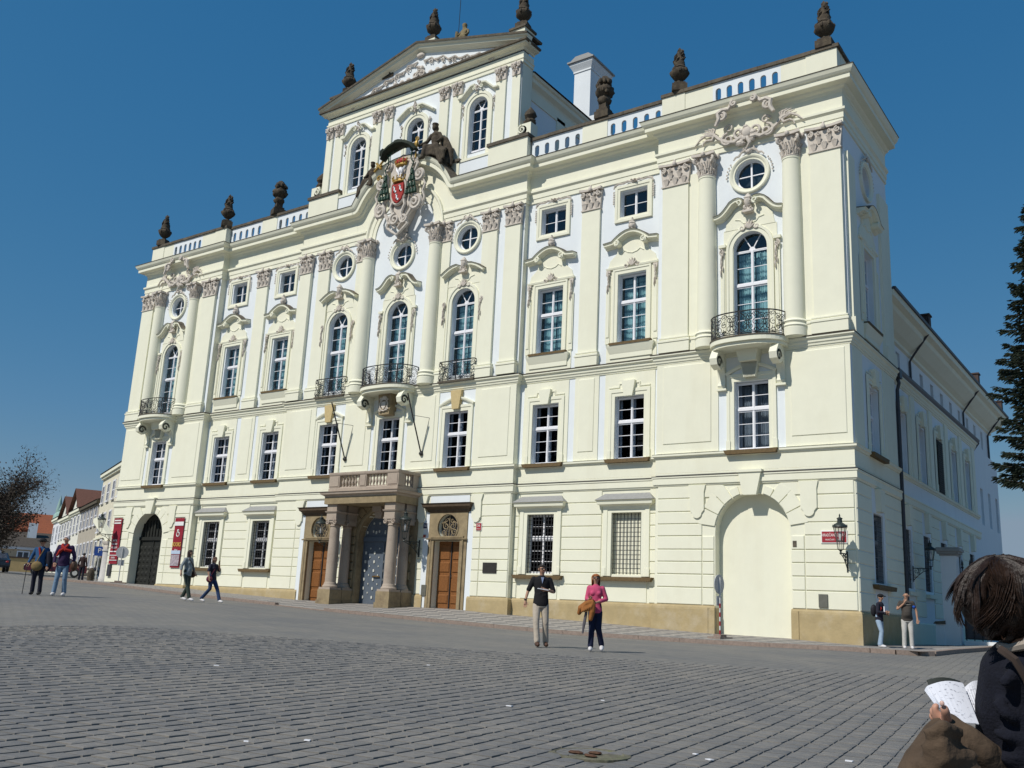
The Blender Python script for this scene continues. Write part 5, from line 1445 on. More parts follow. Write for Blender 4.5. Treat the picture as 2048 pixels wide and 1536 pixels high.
# side doors with oculus
for s in (-1, 1):
    cx = s * 4.265
    F = MB()
    ops_ = [(cx, .78, -.6, 3.05, 'rect'), (cx, .60, 3.08, 4.28, 'ocul')]
    wall_cells(F, cx - 1.14, cx + 1.14, -.6, 4.38, YC - .07, ops_); F.box(cx - 1.141, cx - 1.14, YC - .07, YC, -.6, 4.38); F.box(cx + 1.14, cx + 1.141, YC - .07, YC, -.6, 4.38)
    reveals(F, ops_, YC - .07, .10)
    DS = F.build('side_door_surround', M['portal'], palace)
    mb = MB(); ring_open(mb, .78, -.6, 3.05, [(0, 0), (.04, 0), (.04, .12), (.07, .14), (.07, .2), (0, .22)]); mb.xf(lambda x, y, z: (x + cx, y + YC - .07, z)); mb.build('door_architrave', M['portal'], DS)
    mb = MB(); mb.box(cx - 1.16, cx + 1.16, YC - .17, YC - .05, 3.02 + .27, 3.08 + .27) if 0 else mb.box(cx - 1.18, cx + 1.18, YC - .16, YC - .05, 3.28 - .22, 3.14 + .0); mb.build('lintel', M['portal'], DS) if 0 else None
    mb = MB(); mb.elev_sweep([(cx - 1.18, 3.30 - .2), (cx + 1.18, 3.1)], [(0, 0), (.09, 0), (.11, .05), (0, .08)], YC - .07); mb.build('lintel', M['portal'], DS)
    mb = MB(); mb.elev_sweep(arc(cx, 3.68, .60, 2 * PI, 0, 28)[:-1], [(-.02, 0), (.03, 0), (.03, .05), (0, .06)], YC - .07, closed=True); mb.build('oculus_rim', M['portal'], DS)
    mb = MB(); mb.plan_sweep([(cx - 1.16, YC), (cx - 1.16, YC - .07), (cx + 1.16, YC - .07), (cx + 1.16, YC)], [(0, 4.36), (.06, 4.4), (.1, 4.5), (.26, 4.62), (.28, 4.72), (.34, 4.78), (0, 4.8)]); mb.build('door_cornice', mat('brown_door_cornice', (.10, .07, .045), .85, .25, 6, .3, 20), DS)
    # grille in the oculus
    mb = MB()
    for t in (-1, 1):
        mb.spiral(cx + t * .2, 3.75, .2, YC + .05, .022, 1.5, PI / 2, -t); mb.spiral(cx + t * .3, 3.45, .16, YC + .05, .022, 1.4, 0, t); mb.spiral(cx + t * .16, 4.0, .12, YC + .05, .02, 1.2, 0, -t)
        mb.tube([(cx + t * .05, YC + .05, 3.1), (cx + t * .2, YC + .03, 3.4), (cx + t * .05, YC + .05, 3.7), (cx + t * .3, YC + .05, 3.95), (cx + t * .5, YC + .05, 3.85)], .022, 5)
    mb.tube([(cx, YC + .05, 3.1), (cx, YC + .05, 4.25)], .022, 5); mb.build('oculus_grille', M['portal'], DS)
    mb = MB(); mb.prism(arc(cx, 3.68, .62, 0, 2 * PI, 20)[:-1], YC + .2, YC + .24); mb.build('oculus_glass', M['room_warm'], DS)
    # leaves
    L = MB(); L.box(cx - .78, cx + .78, YC + .35, YC + .40, -.4, 3.05); LD = L.build('oak_door', M['oak'], palace)
    for t in (-1, 1):
        for z0, z1 in ((.2, .62), (.74, 1.5), (1.62, 2.1), (2.2, 2.9)):
            xa, xb = cx + t * .08, cx + t * .68
            mb = MB(); mb.bevbox(min(xa, xb), max(xa, xb), YC + .31, YC + .355, z0, z1, .04); mb.build('door_panel', M['oak'], LD)
    mb = MB(); mb.box(cx - .02, cx + .03, YC + .30, YC + .35, -.2, 3.05); mb.tube([(cx + .1, YC + .3, 1.35), (cx + .1, YC + .25, 1.42), (cx + .1, YC + .3, 1.5)], .015, 5); mb.build('door_handle', M['iron'], LD)
    # white fields, consoles
    for t in (-1, 1):
        x = cx + t * 1.33
        mb = MB(); mb.box(x - .16, x + .16, YC - .04, YC, -.6, 4.4); mb.build('white_strip', M['white'], palace)
        x = cx + t * 1.64
        ol = [(x - .34, 5.17), (x - .26, 4.9), (x - .26, 4.1)] + arc(x, 4.08, .2, PI, 2 * PI, 8) + [(x + .26, 4.1), (x + .26, 4.9), (x + .34, 5.17)]
        mb = MB(); mb.prism(ol, YC - .12, YC); mb.build('console', M['cream'], palace)
    mb = MB(); mb.box(cx - 1.18, cx + 1.18, YC - .035, YC, 4.82, 5.15); mb.build('white_panel', M['white'], palace)
# ================================================================== urns and statues on the roofline
def flame_urn_mesh(seed=0):
    mb = MB(); rnd = random.Random(seed)
    mb.box(-.34, .34, -.3, .3, 0, .34); mb.box(-.26, .26, -.24, .24, .34, .44)
    mb.lathe([(.2, .44), (.13, .52), (.12, .6), (.24, .68), (.38, .84), (.42, .98), (.38, 1.1), (.30, 1.16), (.33, 1.2), (.27, 1.28)], n=16, wob=lambda a, z: 1 + .06 * math.sin(6 * a + 9 * z))
    prof = [(.27, 1.28), (.25, 1.42), (.26, 1.5), (.2, 1.62), (.21, 1.7), (.15, 1.84), (.16, 1.92), (.10, 2.04), (.12, 2.12), (.05, 2.24), (.01, 2.3)]
    mb.lathe(prof, n=14, wob=lambda a, z: 1 + .12 * math.sin(4 * a + 8 * z) + .06 * math.sin(9 * a - 13 * z))
    for k in range(8):
        a = 2 * PI * k / 8
        mb.ball((.36 * math.cos(a), .36 * math.sin(a), .98 + .06 * (k % 2)), .1, .1, .12, 6, 4)
    for k in range(12):
        a = rnd.uniform(0, 6.28); z = rnd.uniform(1.3, 2.0); r = .26 - (z - 1.3) * .18
        mb.tube([(r * math.cos(a), r * math.sin(a), z), (1.2 * r * math.cos(a + .4), 1.2 * r * math.sin(a + .4), z + .12), (r * .8 * math.cos(a + .8), r * .8 * math.sin(a + .8), z + .25)], [.05, .05, .015], 5)
    return mb.mesh('urn', M['urn'], True)
def vase_mesh():
    mb = MB(); mb.box(-.38, .38, -.32, .32, 0, .36); mb.box(-.3, .3, -.26, .26, .36, .5); mb.box(-.2, .2, -.2, .2, .5, .78)
    mb.lathe([(.18, .75), (.3, .85), (.34, 1.0), (.26, 1.14), (.24, 1.2), (.38, 1.32), (.46, 1.5), (.40, 1.66), (.3, 1.76), (.28, 1.84), (.36, 1.96), (.34, 2.08), (.2, 2.2), (.16, 2.28), (.04, 2.36)], n=16, wob=lambda a, z: 1 + .10 * math.sin(5 * a + 7 * z) + .05 * math.sin(11 * a - 9 * z))
    rnd = random.Random(4)
    for k in range(16):
        a = rnd.uniform(0, 6.28); z = rnd.uniform(1.3, 2.05)
        mb.ball((.36 * math.cos(a), .36 * math.sin(a), z), .11, .11, .13, 6, 4)
    return mb.mesh('vase', M['urn'], True)
def cone_mesh():
    mb = MB(); mb.lathe([(.22, 0), (.3, .1), (.3, .2), (.2, .3), (.22, .34), (.3, .46), (.28, .62), (.16, .8), (.03, .98)], n=12, wob=lambda a, z: 1 + .14 * math.sin(5 * a + 11 * z))
    return mb.mesh('finial', M['urn'], True)
um, vm, cm = flame_urn_mesh(), vase_mesh(), cone_mesh()
GU = 'blackened stone urns along the palace roofline'
def urn(me, x, y, z, label, s=1.0, cat='urn', nm='stone_urn', rz=0):
    o = obj_from(nm, me, None, (x, y, z), rz, sc=(s, s, s)); tag(o, label, cat, GU); return o
urn(um, 22.3, YP + .15, 22.73, 'dark flame urn on the parapet corner at the far right of the roofline', .98)
urn(um, 15.85, YP + .15, 22.73, 'dark flame urn on the inner pier of the right pavilion parapet', .98, rz=.5)
urn(vm, 11.8, YW + .1, 22.73, 'knobbly dark vase on the parapet in front of the tall white chimney', .97)
urn(cm, 7.55, YC + .38, 23.62, 'small pinecone finial on the volute block right of the attic', 1.0, 'finial', 'stone_finial')
urn(um, -22.0, YP + .15, 22.73, 'dark flame urn at the far left end of the roofline', .98, rz=.3)
urn(um, -15.4, YP + .15, 22.73, 'dark flame urn on the inner pier of the left pavilion parapet', .98, rz=1)
urn(vm, -11.0, YW + .1, 22.73, 'knobbly dark vase midway along the left wing parapet', .97, rz=1.2)
urn(cm, -7.3, YC + .38, 23.62, 'small pinecone finial on the volute block left of the attic', 1.0, 'finial', 'stone_finial')
urn(um, 6.62, YA + .4, 29.42, 'dark flame urn on the right end block of the attic gable', 1.0, rz=.2)
urn(um, -6.1, YA + .4, 29.42, 'dark flame urn on the left end block of the attic gable', 1.0, rz=.8)
urn(um, .42, YA + .35, 30.72, 'tall dark flame urn on the peak of the attic gable', 1.0, rz=.1)

def skin_obj(name, verts, edges, radii, material, parent=None, sub=1, root=0, loc=(0, 0, 0), smooth=True):
    me = bpy.data.meshes.new(name)
    me.from_pydata([tuple(v) for v in verts], edges, [])
    o = bpy.data.objects.new(name, me); COL.objects.link(o)
    md = o.modifiers.new('skin', 'SKIN'); md.use_smooth_shade = True
    sv = me.skin_vertices[0].data
    for i, r in enumerate(radii):
        sv[i].radius = r if isinstance(r, tuple) else (r, r)
        sv[i].use_root = (i == root)
    if sub:
        sb = o.modifiers.new('sub', 'SUBSURF'); sb.levels = sub; sb.render_levels = sub
    dg = bpy.context.evaluated_depsgraph_get()
    m2 = bpy.data.meshes.new_from_object(o.evaluated_get(dg))
    bpy.data.objects.remove(o)
    m2.materials.clear(); m2.materials.append(material)
    m2.name = name
    for p in m2.polygons: p.use_smooth = smooth
    return m2
def chain_skin(name, chains, material, sub=1):
    """chains: list of [(pt, r), ...]; a chain whose first point is an int continues from vertex of an earlier chain by (chain, idx)"""
    V, E, Rr, idx = [], [], [], {}
    for ci, ch in enumerate(chains):
        prev = None
        for k, it in enumerate(ch):
            if isinstance(it[0], str):
                prev = idx[it[0]]; continue
            nm = it[2] if len(it) > 2 else None
            V.append(it[0]); Rr.append(it[1]); i = len(V) - 1
            if nm: idx[nm] = i
            if prev is not None: E.append((prev, i))
            prev = i
    return skin_obj(name, V, E, Rr, material, sub=sub)
# seated allegorical figure on the right of the arched cornice
def merge_mesh(name, mb, material, voxel=.014, smooth=6, org=(0, 0, 0)):
    """one continuous surface grown round the given shapes"""
    me = mb.mesh(name, material, False, org)
    o = bpy.data.objects.new(name, me); COL.objects.link(o)
    r = o.modifiers.new('r', 'REMESH'); r.mode = 'VOXEL'; r.voxel_size = voxel
    if smooth: sm = o.modifiers.new('s', 'SMOOTH'); sm.iterations = smooth; sm.factor = .5
    dg = bpy.context.evaluated_depsgraph_get()
    m2 = bpy.data.meshes.new_from_object(o.evaluated_get(dg))
    bpy.data.objects.remove(o); m2.name = name
    m2.materials.clear(); m2.materials.append(material)
    for p in m2.polygons: p.use_smooth = True
    return m2
def limb(q, pts, rs, n=10):
    q.tube(pts, rs, n)
    for p, r in zip(pts, rs): q.ball(p, r * .99, None, None, 10, 6)
def statue_seated(name, label, base, mirror=1, s=1.0, material=None, extra=True):
    t = thing(name, label, 'statue', base, 'statues on the roofline')
    f = mirror; m_ = material or M['urn']
    q = MB()
    q.ball((0, 0, .5), .36, .3, .34, 12, 8); q.ball((f * .02, 0, 1.0), .27, .2, .36, 12, 8); q.ball((f * .02, -.02, 1.3), .29, .18, .17, 12, 8)
    limb(q, [(f * .02, -.02, 1.4), (f * .0, -.05, 1.55)], [.10, .09]); q.ball((-f * .03, -.07, 1.68), .15, .17, .19, 12, 8); q.ball((-f * .02, .0, 1.66), .17, .17, .17, 10, 7)
    q.lathe([(.13, 1.78), (.16, 1.80), (.2, 1.92), (.15, 1.93)], (-f * .03, -.05, 0), 10, wob=lambda a, z: 1 + .14 * math.sin(5 * a))
    limb(q, [(-f * .1, -.1, .55), (-f * .3, -.42, .5), (-f * .38, -.5, -.1), (-f * .42, -.62, -.2)], [.2, .17, .13, .09])
    limb(q, [(f * .1, -.1, .5), (f * .42, -.38, .38), (f * .7, -.42, -.35), (f * .9, -.5, -.72)], [.21, .18, .15, .11])
    limb(q, [(-f * .26, -.03, 1.3), (-f * .46, -.12, .95), (-f * .85, -.25, .78), (-f * 1.05, -.28, .84)], [.12, .10, .075, .07])
    limb(q, [(f * .28, -.02, 1.28), (f * .5, -.1, .92), (f * .45, -.34, .68)], [.12, .10, .08])
    rnd = random.Random(3)
    for k in range(9):
        x = f * (-.25 + .14 * k); z = .55 - .5 * max(0, f * x)
        q.tube([(x, -.12, z + .15), (x + f * .05, -.38, z - .15), (x + f * .12, -.42, z - .6)], [.08, .13, .06], 7)
    for k in range(6): limb(q, [(f * (.22 + .1 * k), .06, 1.2 - .06 * k), (f * (.5 + .1 * k), .12, .7 - .1 * k), (f * (.62 + .1 * k), .06, .05 - .14 * k)], [.10, .17, .10], 7)
    for w in ((.3, .1, 0, .45), (.6, .05, -.45, .4), (-.15, 0, .1, .4)): q.ball((f * w[0], w[1], w[2]), w[3], w[3] * .7, w[3] * 1.05, 12, 8, .06)
    obj_from('figure', merge_mesh('figure', q, m_, .035, 2), t)
    t.scale = (s, s, s)
    return t
statue_seated('seated_statue', 'dark seated crowned figure on the right slope of the arched cornice', (2.0, YC - .35, 22.95), 1, 1.0)
statue_seated('seated_statue', 'dark reclining figure half hidden left of the coat of arms', (-2.5, YC - .3, 22.35), -1, .75)
def putto(label, base, mirror, s, material):
    t = thing('putto_statue', label, 'statue', base, 'statues on the roofline')
    f = mirror
    ch = [[((0, 0, .35), .18, 'pel'), ((0, 0, .62), .16), ((0, 0, .82), .17, 'sh'), ((0, 0, .95), .07), ((0, -.02, 1.12), .15), ((0, -.02, 1.24), .12)],
          [('pel',), ((-f * .12, -.22, .34), .11), ((-f * .16, -.28, .08), .08), ((-f * .18, -.34, -.02), .07)],
          [('pel',), ((f * .14, -.2, .34), .11), ((f * .2, -.26, .08), .08), ((f * .24, -.32, -.02), .07)],
          [('sh',), ((-f * .2, 0, .8), .08), ((-f * .36, -.05, .66), .06), ((-f * .42, -.08, .88), .055)],
          [('sh',), ((f * .2, 0, .8), .08), ((f * .3, -.08, .58), .06), ((f * .16, -.2, .45), .055)]]
    obj_from('body', chain_skin('body', ch, material, 1), t)
    mb = MB(); mb.box(-.45, .42, -.32, .3, -.2, .0); mb.ball((-f * .3, 0, .15), .2, .18, .25, 8, 6, .1); mb.ball((f * .2, .05, .1), .25, .2, .2, 8, 6, .1); mb.tube([(-f * .42, -.05, .1), (-f * .45, -.05, .9)], [.12, .07], 7); mb.build('rock_base', material, t, True, org=(0, 0, 0))
    t.scale = (s, s, s); return t
stone_l = mat('tan_statue_stone', (.20, .16, .085), .9, .3, 6, .4, 20, dirt=(.07, .055, .035), dscale=4, damt=.7)
putto('tan seated cherub holding a lightning rod on the gable ridge', (2.75, YA + .3, 29.75), 1, 1.15, stone_l)
putto('dark cherub perched on the left slope of the gable', (-2.45, YA + .2, 29.5), -1, .95, M['urn'])
rod = MB(); rod.tube([(2.36, YA + .25, 30.0), (2.36, YA + .25, 34.5)], .018, 5); tag(rod.build('lightning_rod', M['iron'], None, loc=(2.36, YA + .25, 30.0)), 'thin dark lightning rod rising beside the tan cherub on the gable', 'lightning rod')

# ================================================================== coat of arms
coat = thing('coat_of_arms', 'large carved coat of arms with green hat, crowns and red shield above the central bay', 'coat of arms', (0, YC - .3, 20.2))
y = YC - .55
mb = MB()
sh = [(-.95, 23.0), (-.75, 23.45), (0, 23.7), (.75, 23.45), (.95, 23.0), (.85, 21.6), (.95, 20.8), (.55, 19.9), (0, 19.1), (-.55, 19.9), (-.95, 20.8), (-.85, 21.6)]
mb.prism(sh, y - .05, YC - .02, [(x * .85, 21.3 + (z - 21.3) * .93) for x, z in sh]); mb.build('cartouche_back', M['orn'], coat)
mb = MB()
for s in (-1, 1):
    mb.spiral(s * 1.35, 22.05, .36, y - .1, .11, 1.7, PI if s > 0 else 0, s, .1); mb.spiral(s * 1.2, 20.45, .42, y - .12, .12, 1.8, PI / 2, -s, .12)
    mb.spiral(s * .95, 22.95, .28, y - .08, .085, 1.5, PI / 2, s, .08); mb.spiral(s * .45, 19.75, .28, y - .14, .09, 1.5, 0, -s)
    mb.tube([(s * a, y - .08, b) for a, b in ((.95, 23.2), (1.15, 22.7), (.95, 22.3), (1.0, 21.8), (.85, 21.2), (1.1, 20.9), (1.0, 20.3), (.6, 19.8), (.7, 19.4), (.3, 19.1), (0, 18.9))], [.09, .1, .1, .12, .12, .12, .12, .1, .09, .08, .05], 7)
    mb.tube([(s * a, y - .06, b) for a, b in ((1.6, 21.7), (1.75, 21.4), (1.6, 21.05), (1.75, 20.7), (1.65, 20.3), (1.45, 20.0))], [.05, .07, .07, .06, .07, .03], 6)
    mb.tube([(s * a, y - .15, b) for a, b in ((.35, 21.0), (.5, 20.5), (.3, 20.1), (.42, 19.6), (.1, 19.25))], [.08, .09, .09, .07, .05], 6)
mb.spiral(-.1, 19.75, .34, y - .2, .1, 1.6, PI / 2, 1); foliage(mb, 0, 18.75, .4, .7, YC - .12, 20, 17)
mb.elev_sweep([(.52 * math.cos(a), 21.35 + .78 * math.sin(a)) for a in [2 * PI * i / 24 for i in range(24)]][::-1], [(0, -.06), (.10, -.05), (.14, 0), (.10, .05), (0, .06)], y - .12, closed=True)
mb.build('scroll_frame', M['orn'], coat, True)
mb = MB(); mb.prism([(-.42, 21.75), (.42, 21.75), (.42, 21.1), (.3, 20.8), (0, 20.6), (-.3, 20.8), (-.42, 21.1)], y - .28, y - .05, [(-.40, 21.73), (.40, 21.73), (.40, 21.1), (.28, 20.82), (0, 20.63), (-.28, 20.82), (-.40, 21.1)]); mb.build('red_shield', M['red'], coat)
for dx, dz in ((-.2, 21.45), (.2, 21.45), (0, 20.98)):
    mb = MB(); mb.box(dx - .04, dx + .04, y - .31, y - .27, dz - .2, dz + .16); mb.box(dx - .04, dx + .14, y - .31, y - .27, dz - .2, dz - .1); mb.box(dx - .09, dx + .04, y - .31, y - .27, dz + .1, dz + .17); mb.build('white_charge', M['white'], coat)
def crown(parent, x, z, w, m_, y_):
    mb = MB(); mb.lathe([(w, 0), (w * 1.02, .1), (w * .98, .12)], (x, y_, z), 14, sy=.45)
    for k in range(5):
        a = PI + PI * (k + .5) / 5
        mb.tube([(x + w * math.cos(a), y_ + .45 * w * math.sin(a), z + .1), (x + 1.15 * w * math.cos(a), y_ + .5 * w * math.sin(a), z + .27)], [.05, .03], 5); mb.ball((x + 1.15 * w * math.cos(a), y_ + .5 * w * math.sin(a), z + .3), .05, .05, .05, 6, 4)
    mb.build('crown', m_, parent, True)
crown(coat, 0, 21.85, .42, M['gold'], y - .18); crown(coat, 0, 22.85, .38, M['gold'], y - .12)
mb = MB(); mb.ball((0, y - .14, 23.05), .42, .2, .2, 12, 7); mb.build('red_cap', M['red'], coat, True)
mb = MB(); mb.ball((0, y - .15, 22.55), .14, .12, .2, 8, 6); 
for s in (-1, 1): mb.tube([(s * .05, y - .15, 22.3), (s * .2, y - .2, 22.55), (s * .3, y - .15, 22.75)], [.05, .07, .03], 6); mb.tube([(s * .08, y - .15, 22.4), (s * .1, y - .2, 22.15)], [.06, .04], 6)
mb.build('white_mantling', M['wframe'], coat, True)
mb = MB(); mb.ball((0, y - .14, 22.2), .09, .08, .09, 8, 6); mb.build('gold_knob', M['gold'], coat, True)
# the broad green hat, its cords and tassels
mb = MB()
hat = [(-1.25, 23.35), (-1.05, 23.72), (-.6, 23.9), (-.1, 24.02), (.4, 23.95), (.85, 23.72), (1.15, 23.4)]
mb.tube([(x, y - .30, z) for x, z in hat], [.10, .14, .17, .18, .17, .14, .08], 10); mb.xf(lambda a, b, c: (a, (b - y + .3) * 2.2 + y - .3, c))
mb.ball((-1.2, y - .35, 23.75), .2, .25, .26, 10, 7, .08); mb.ball((-.1, y - .3, 24.1), .4, .35, .16, 10, 6); mb.build('green_hat', mat('dark_hat', (.02, .028, .018), .7, .3, 8), coat, True)
for s in (-1, 1):
    mb = MB(); 
    mb.tube([(s * a, y - .28, b) for a, b in ((.5, 23.9), (.85, 23.5), (.8, 23.0), (1.0, 22.7), (.85, 22.3), (.95, 21.9))], .035, 6)
    mb.tube([(s * a, y - .28, b) for a, b in ((.2, 23.9), (.4, 23.7), (.6, 23.8), (.75, 23.5), (.95, 23.6))], .03, 6)
    for r in range(4):
        for k in range(r + 1):
            x = s * (.95 + (k - r / 2) * .2); z = 22.3 - .36 * r
            mb.ball((x, y - .28, z + .08), .06, .06, .05, 7, 5)
            mb.lathe([(.03, .06), (.085, -.05), (.10, -.22), (.06, -.24)], (x, y - .28, z), 8)
            if k < r: mb.tube([(x, y - .28, z + .1), (x + s * .1, y - .28, z + .3)], .015, 4)
    mb.build('tassel_cord', M['green'], coat, True)
mb = MB(); mb.tube([(-1.9, y - .2, 22.9), (-1.2, y - .25, 23.4)], .06, 6); mb.box(-1.75, -1.35, y - .26, y - .18, 23.1, 23.2); mb.tube([(-1.75, y - .22, 23.35), (-1.4, y - .22, 22.95)], .07, 6); mb.spiral(-1.5, 22.4, .18, y - .2, .06, 1.1, 0, 1); mb.build('gold_cross', M['gold'], coat, True)
mb = MB(); mb.lathe([(.05, 0), (.05, .5), (.09, .55), (.05, .6), (.1, .7), (.13, .85), (.05, 1.0)], (1.05, y - .2, 23.0), 8); mb.spiral(1.05, 24.1, .14, y - .2, .045, 1.3, -PI / 2, 1); mb.build('gold_crozier', M['gold'], coat, True)
# ================================================================== the square
def ground_material():
    mt, t, b = nodes_of('stone_setts_far')
    b.inputs['Roughness'].default_value = .85
    tc = t.nodes.new('ShaderNodeTexCoord')
    mp = t.nodes.new('ShaderNodeMapping'); mp.inputs['Rotation'].default_value = (0, 0, R_(-7))
    t.links.new(tc.outputs['Object'], mp.inputs[0])
    mp2 = t.nodes.new('ShaderNodeMapping'); mp2.inputs['Rotation'].default_value = (0, 0, R_(90)); t.links.new(mp.outputs[0], mp2.inputs[0])
    nd = t.nodes.new('ShaderNodeTexNoise'); nd.inputs['Scale'].default_value = 1.3; t.links.new(mp2.outputs[0], nd.inputs['Vector'])
    va = t.nodes.new('ShaderNodeVectorMath'); va.operation = 'MULTIPLY_ADD'; va.inputs[1].default_value = (.12, .12, 0)
    t.links.new(nd.outputs['Color'], va.inputs[0]); t.links.new(mp2.outputs[0], va.inputs[2])
    br = t.nodes.new('ShaderNodeTexBrick')
    br.inputs['Scale'].default_value = 1; br.inputs['Brick Width'].default_value = .27; br.inputs['Row Height'].default_value = .205
    br.inputs['Mortar Size'].default_value = .012; br.inputs['Mortar Smooth'].default_value = .4; br.inputs['Bias'].default_value = 0
    br.inputs['Color1'].default_value = (.18, .174, .164, 1); br.inputs['Color2'].default_value = (.21, .201, .186, 1); br.inputs['Mortar'].default_value = (.145, .138, .125, 1)
    t.links.new(va.outputs[0], br.inputs['Vector'])
    n = t.nodes.new('ShaderNodeTexNoise'); n.inputs['Scale'].default_value = .35; n.inputs['Detail'].default_value = 9; n.inputs['Roughness'].default_value = .7
    t.links.new(tc.outputs['Object'], n.inputs['Vector'])
    r = t.nodes.new('ShaderNodeValToRGB'); r.color_ramp.elements[0].position = .35; r.color_ramp.elements[1].position = .68
    r.color_ramp.elements[0].color = (.74, .76, .80, 1); r.color_ramp.elements[1].color = (1.12, 1.08, 1.0, 1)
    t.links.new(n.outputs['Fac'], r.inputs[0])
    mx = t.nodes.new('ShaderNodeMix'); mx.data_type = 'RGBA'; mx.blend_type = 'MULTIPLY'; mx.inputs[0].default_value = 1
    t.links.new(br.outputs['Color'], mx.inputs[6]); t.links.new(r.outputs[0], mx.inputs[7])
    t.links.new(mx.outputs[2], b.inputs['Base Color'])
    bp = t.nodes.new('ShaderNodeBump'); bp.inputs['Strength'].default_value = .5; bp.inputs['Distance'].default_value = .02
    t.links.new(br.outputs['Fac'], bp.inputs['Height']); bp.invert = True
    n4 = t.nodes.new('ShaderNodeTexNoise'); n4.inputs['Scale'].default_value = 9; n4.inputs['Detail'].default_value = 6; t.links.new(tc.outputs['Object'], n4.inputs['Vector'])
    bp2 = t.nodes.new('ShaderNodeBump'); bp2.inputs['Strength'].default_value = .35; bp2.inputs['Distance'].default_value = .02
    t.links.new(n4.outputs['Fac'], bp2.inputs['Height']); t.links.new(bp.outputs[0], bp2.inputs['Normal'])
    t.links.new(bp2.outputs[0], b.inputs['Normal'])
    return mt
def sett_material():
    mt, t, b = nodes_of('worn_setts')
    b.inputs['Roughness'].default_value = .8
    at = t.nodes.new('ShaderNodeAttribute'); at.attribute_name = 'tone'
    r = t.nodes.new('ShaderNodeValToRGB')
    r.color_ramp.elements[0].color = (.175, .170, .162, 1); r.color_ramp.elements[1].color = (.225, .213, .196, 1)
    t.links.new(at.outputs['Fac'], r.inputs[0])
    tc = t.nodes.new('ShaderNodeTexCoord'); geo = t.nodes.new('ShaderNodeNewGeometry')
    n = t.nodes.new('ShaderNodeTexNoise'); n.inputs['Scale'].default_value = 14; n.inputs['Detail'].default_value = 8
    t.links.new(geo.outputs['Position'], n.inputs['Vector'])
    n2 = t.nodes.new('ShaderNodeTexNoise'); n2.inputs['Scale'].default_value = .35; n2.inputs['Detail'].default_value = 9; n2.inputs['Roughness'].default_value = .7
    t.links.new(geo.outputs['Position'], n2.inputs['Vector'])
    r2 = t.nodes.new('ShaderNodeValToRGB'); r2.color_ramp.elements[0].position = .3; r2.color_ramp.elements[1].position = .7
    r2.color_ramp.elements[0].color = (.82, .84, .88, 1); r2.color_ramp.elements[1].color = (1.08, 1.05, 1.0, 1)
    t.links.new(n.outputs['Fac'], r2.inputs[0])
    mx = t.nodes.new('ShaderNodeMix'); mx.data_type = 'RGBA'; mx.blend_type = 'MULTIPLY'; mx.inputs[0].default_value = 1
    t.links.new(r.outputs[0], mx.inputs[6]); t.links.new(r2.outputs[0], mx.inputs[7])
    r3 = t.nodes.new('ShaderNodeValToRGB'); r3.color_ramp.elements[0].position = .35; r3.color_ramp.elements[1].position = .68
    r3.color_ramp.elements[0].color = (.76, .78, .82, 1); r3.color_ramp.elements[1].color = (1.08, 1.05, 1.0, 1)
    t.links.new(n2.outputs['Fac'], r3.inputs[0])
    mx2 = t.nodes.new('ShaderNodeMix'); mx2.data_type = 'RGBA'; mx2.blend_type = 'MULTIPLY'; mx2.inputs[0].default_value = 1
    t.links.new(mx.outputs[2], mx2.inputs[6]); t.links.new(r3.outputs[0], mx2.inputs[7])
    t.links.new(mx2.outputs[2], b.inputs['Base Color'])
    bp = t.nodes.new('ShaderNodeBump'); bp.inputs['Strength'].default_value = .4; bp.inputs['Distance'].default_value = .01
    t.links.new(n.outputs['Fac'], bp.inputs['Height']); t.links.new(bp.outputs[0], b.inputs['Normal'])
    return mt
M['setts_far'] = ground_material(); M['setts'] = sett_material()
M['joint'] = mat('sandy_joint', (.125, .118, .105), .95, .2, 9)
def sheet(name, xs, ys, zf, material):
    X, Y = np.meshgrid(xs, ys); Z = zf(X, Y)
    v = np.stack([X.ravel(), Y.ravel(), Z.ravel()], 1)
    nx, ny = len(xs), len(ys)
    f = [(j * nx + i, j * nx + i + 1, (j + 1) * nx + i + 1, (j + 1) * nx + i) for j in range(ny - 1) for i in range(nx - 1)]
    me = bpy.data.meshes.new(name); me.from_pydata(v.tolist(), [], f); me.materials.append(material)
    for p in me.polygons: p.use_smooth = True
    o = bpy.data.objects.new(name, me); COL.objects.link(o); tag(o, kind='structure'); return o
def axis(*segs):
    r = []
    for a, b, st in segs: r += list(np.arange(a, b, st))
    return np.array(r + [segs[-1][1]])
def gz(X, Y):
    z = Gn(X, Y) - .012
    inside = (X > -22.9) & (X < 25.6) & (Y > -4.3)
    z = np.where(inside, np.minimum(z, -.2) - .9, z)
    inside2 = (X > -22.9) & (X < 25.4) & (Y > .5)
    return np.where(inside2, -2.2, z)
ground = sheet('ground', axis((-700, -115, 65), (-115, -24, 5), (-24, 27, .8), (27, 45, 1.5), (45, 65, 5), (65, 700, 70)), axis((-500, -95, 45), (-95, -50, 5), (-50, -5, 1.2), (-5, 1, .25), (1, 45, 3), (45, 900, 95)), gz, M['setts_far'])
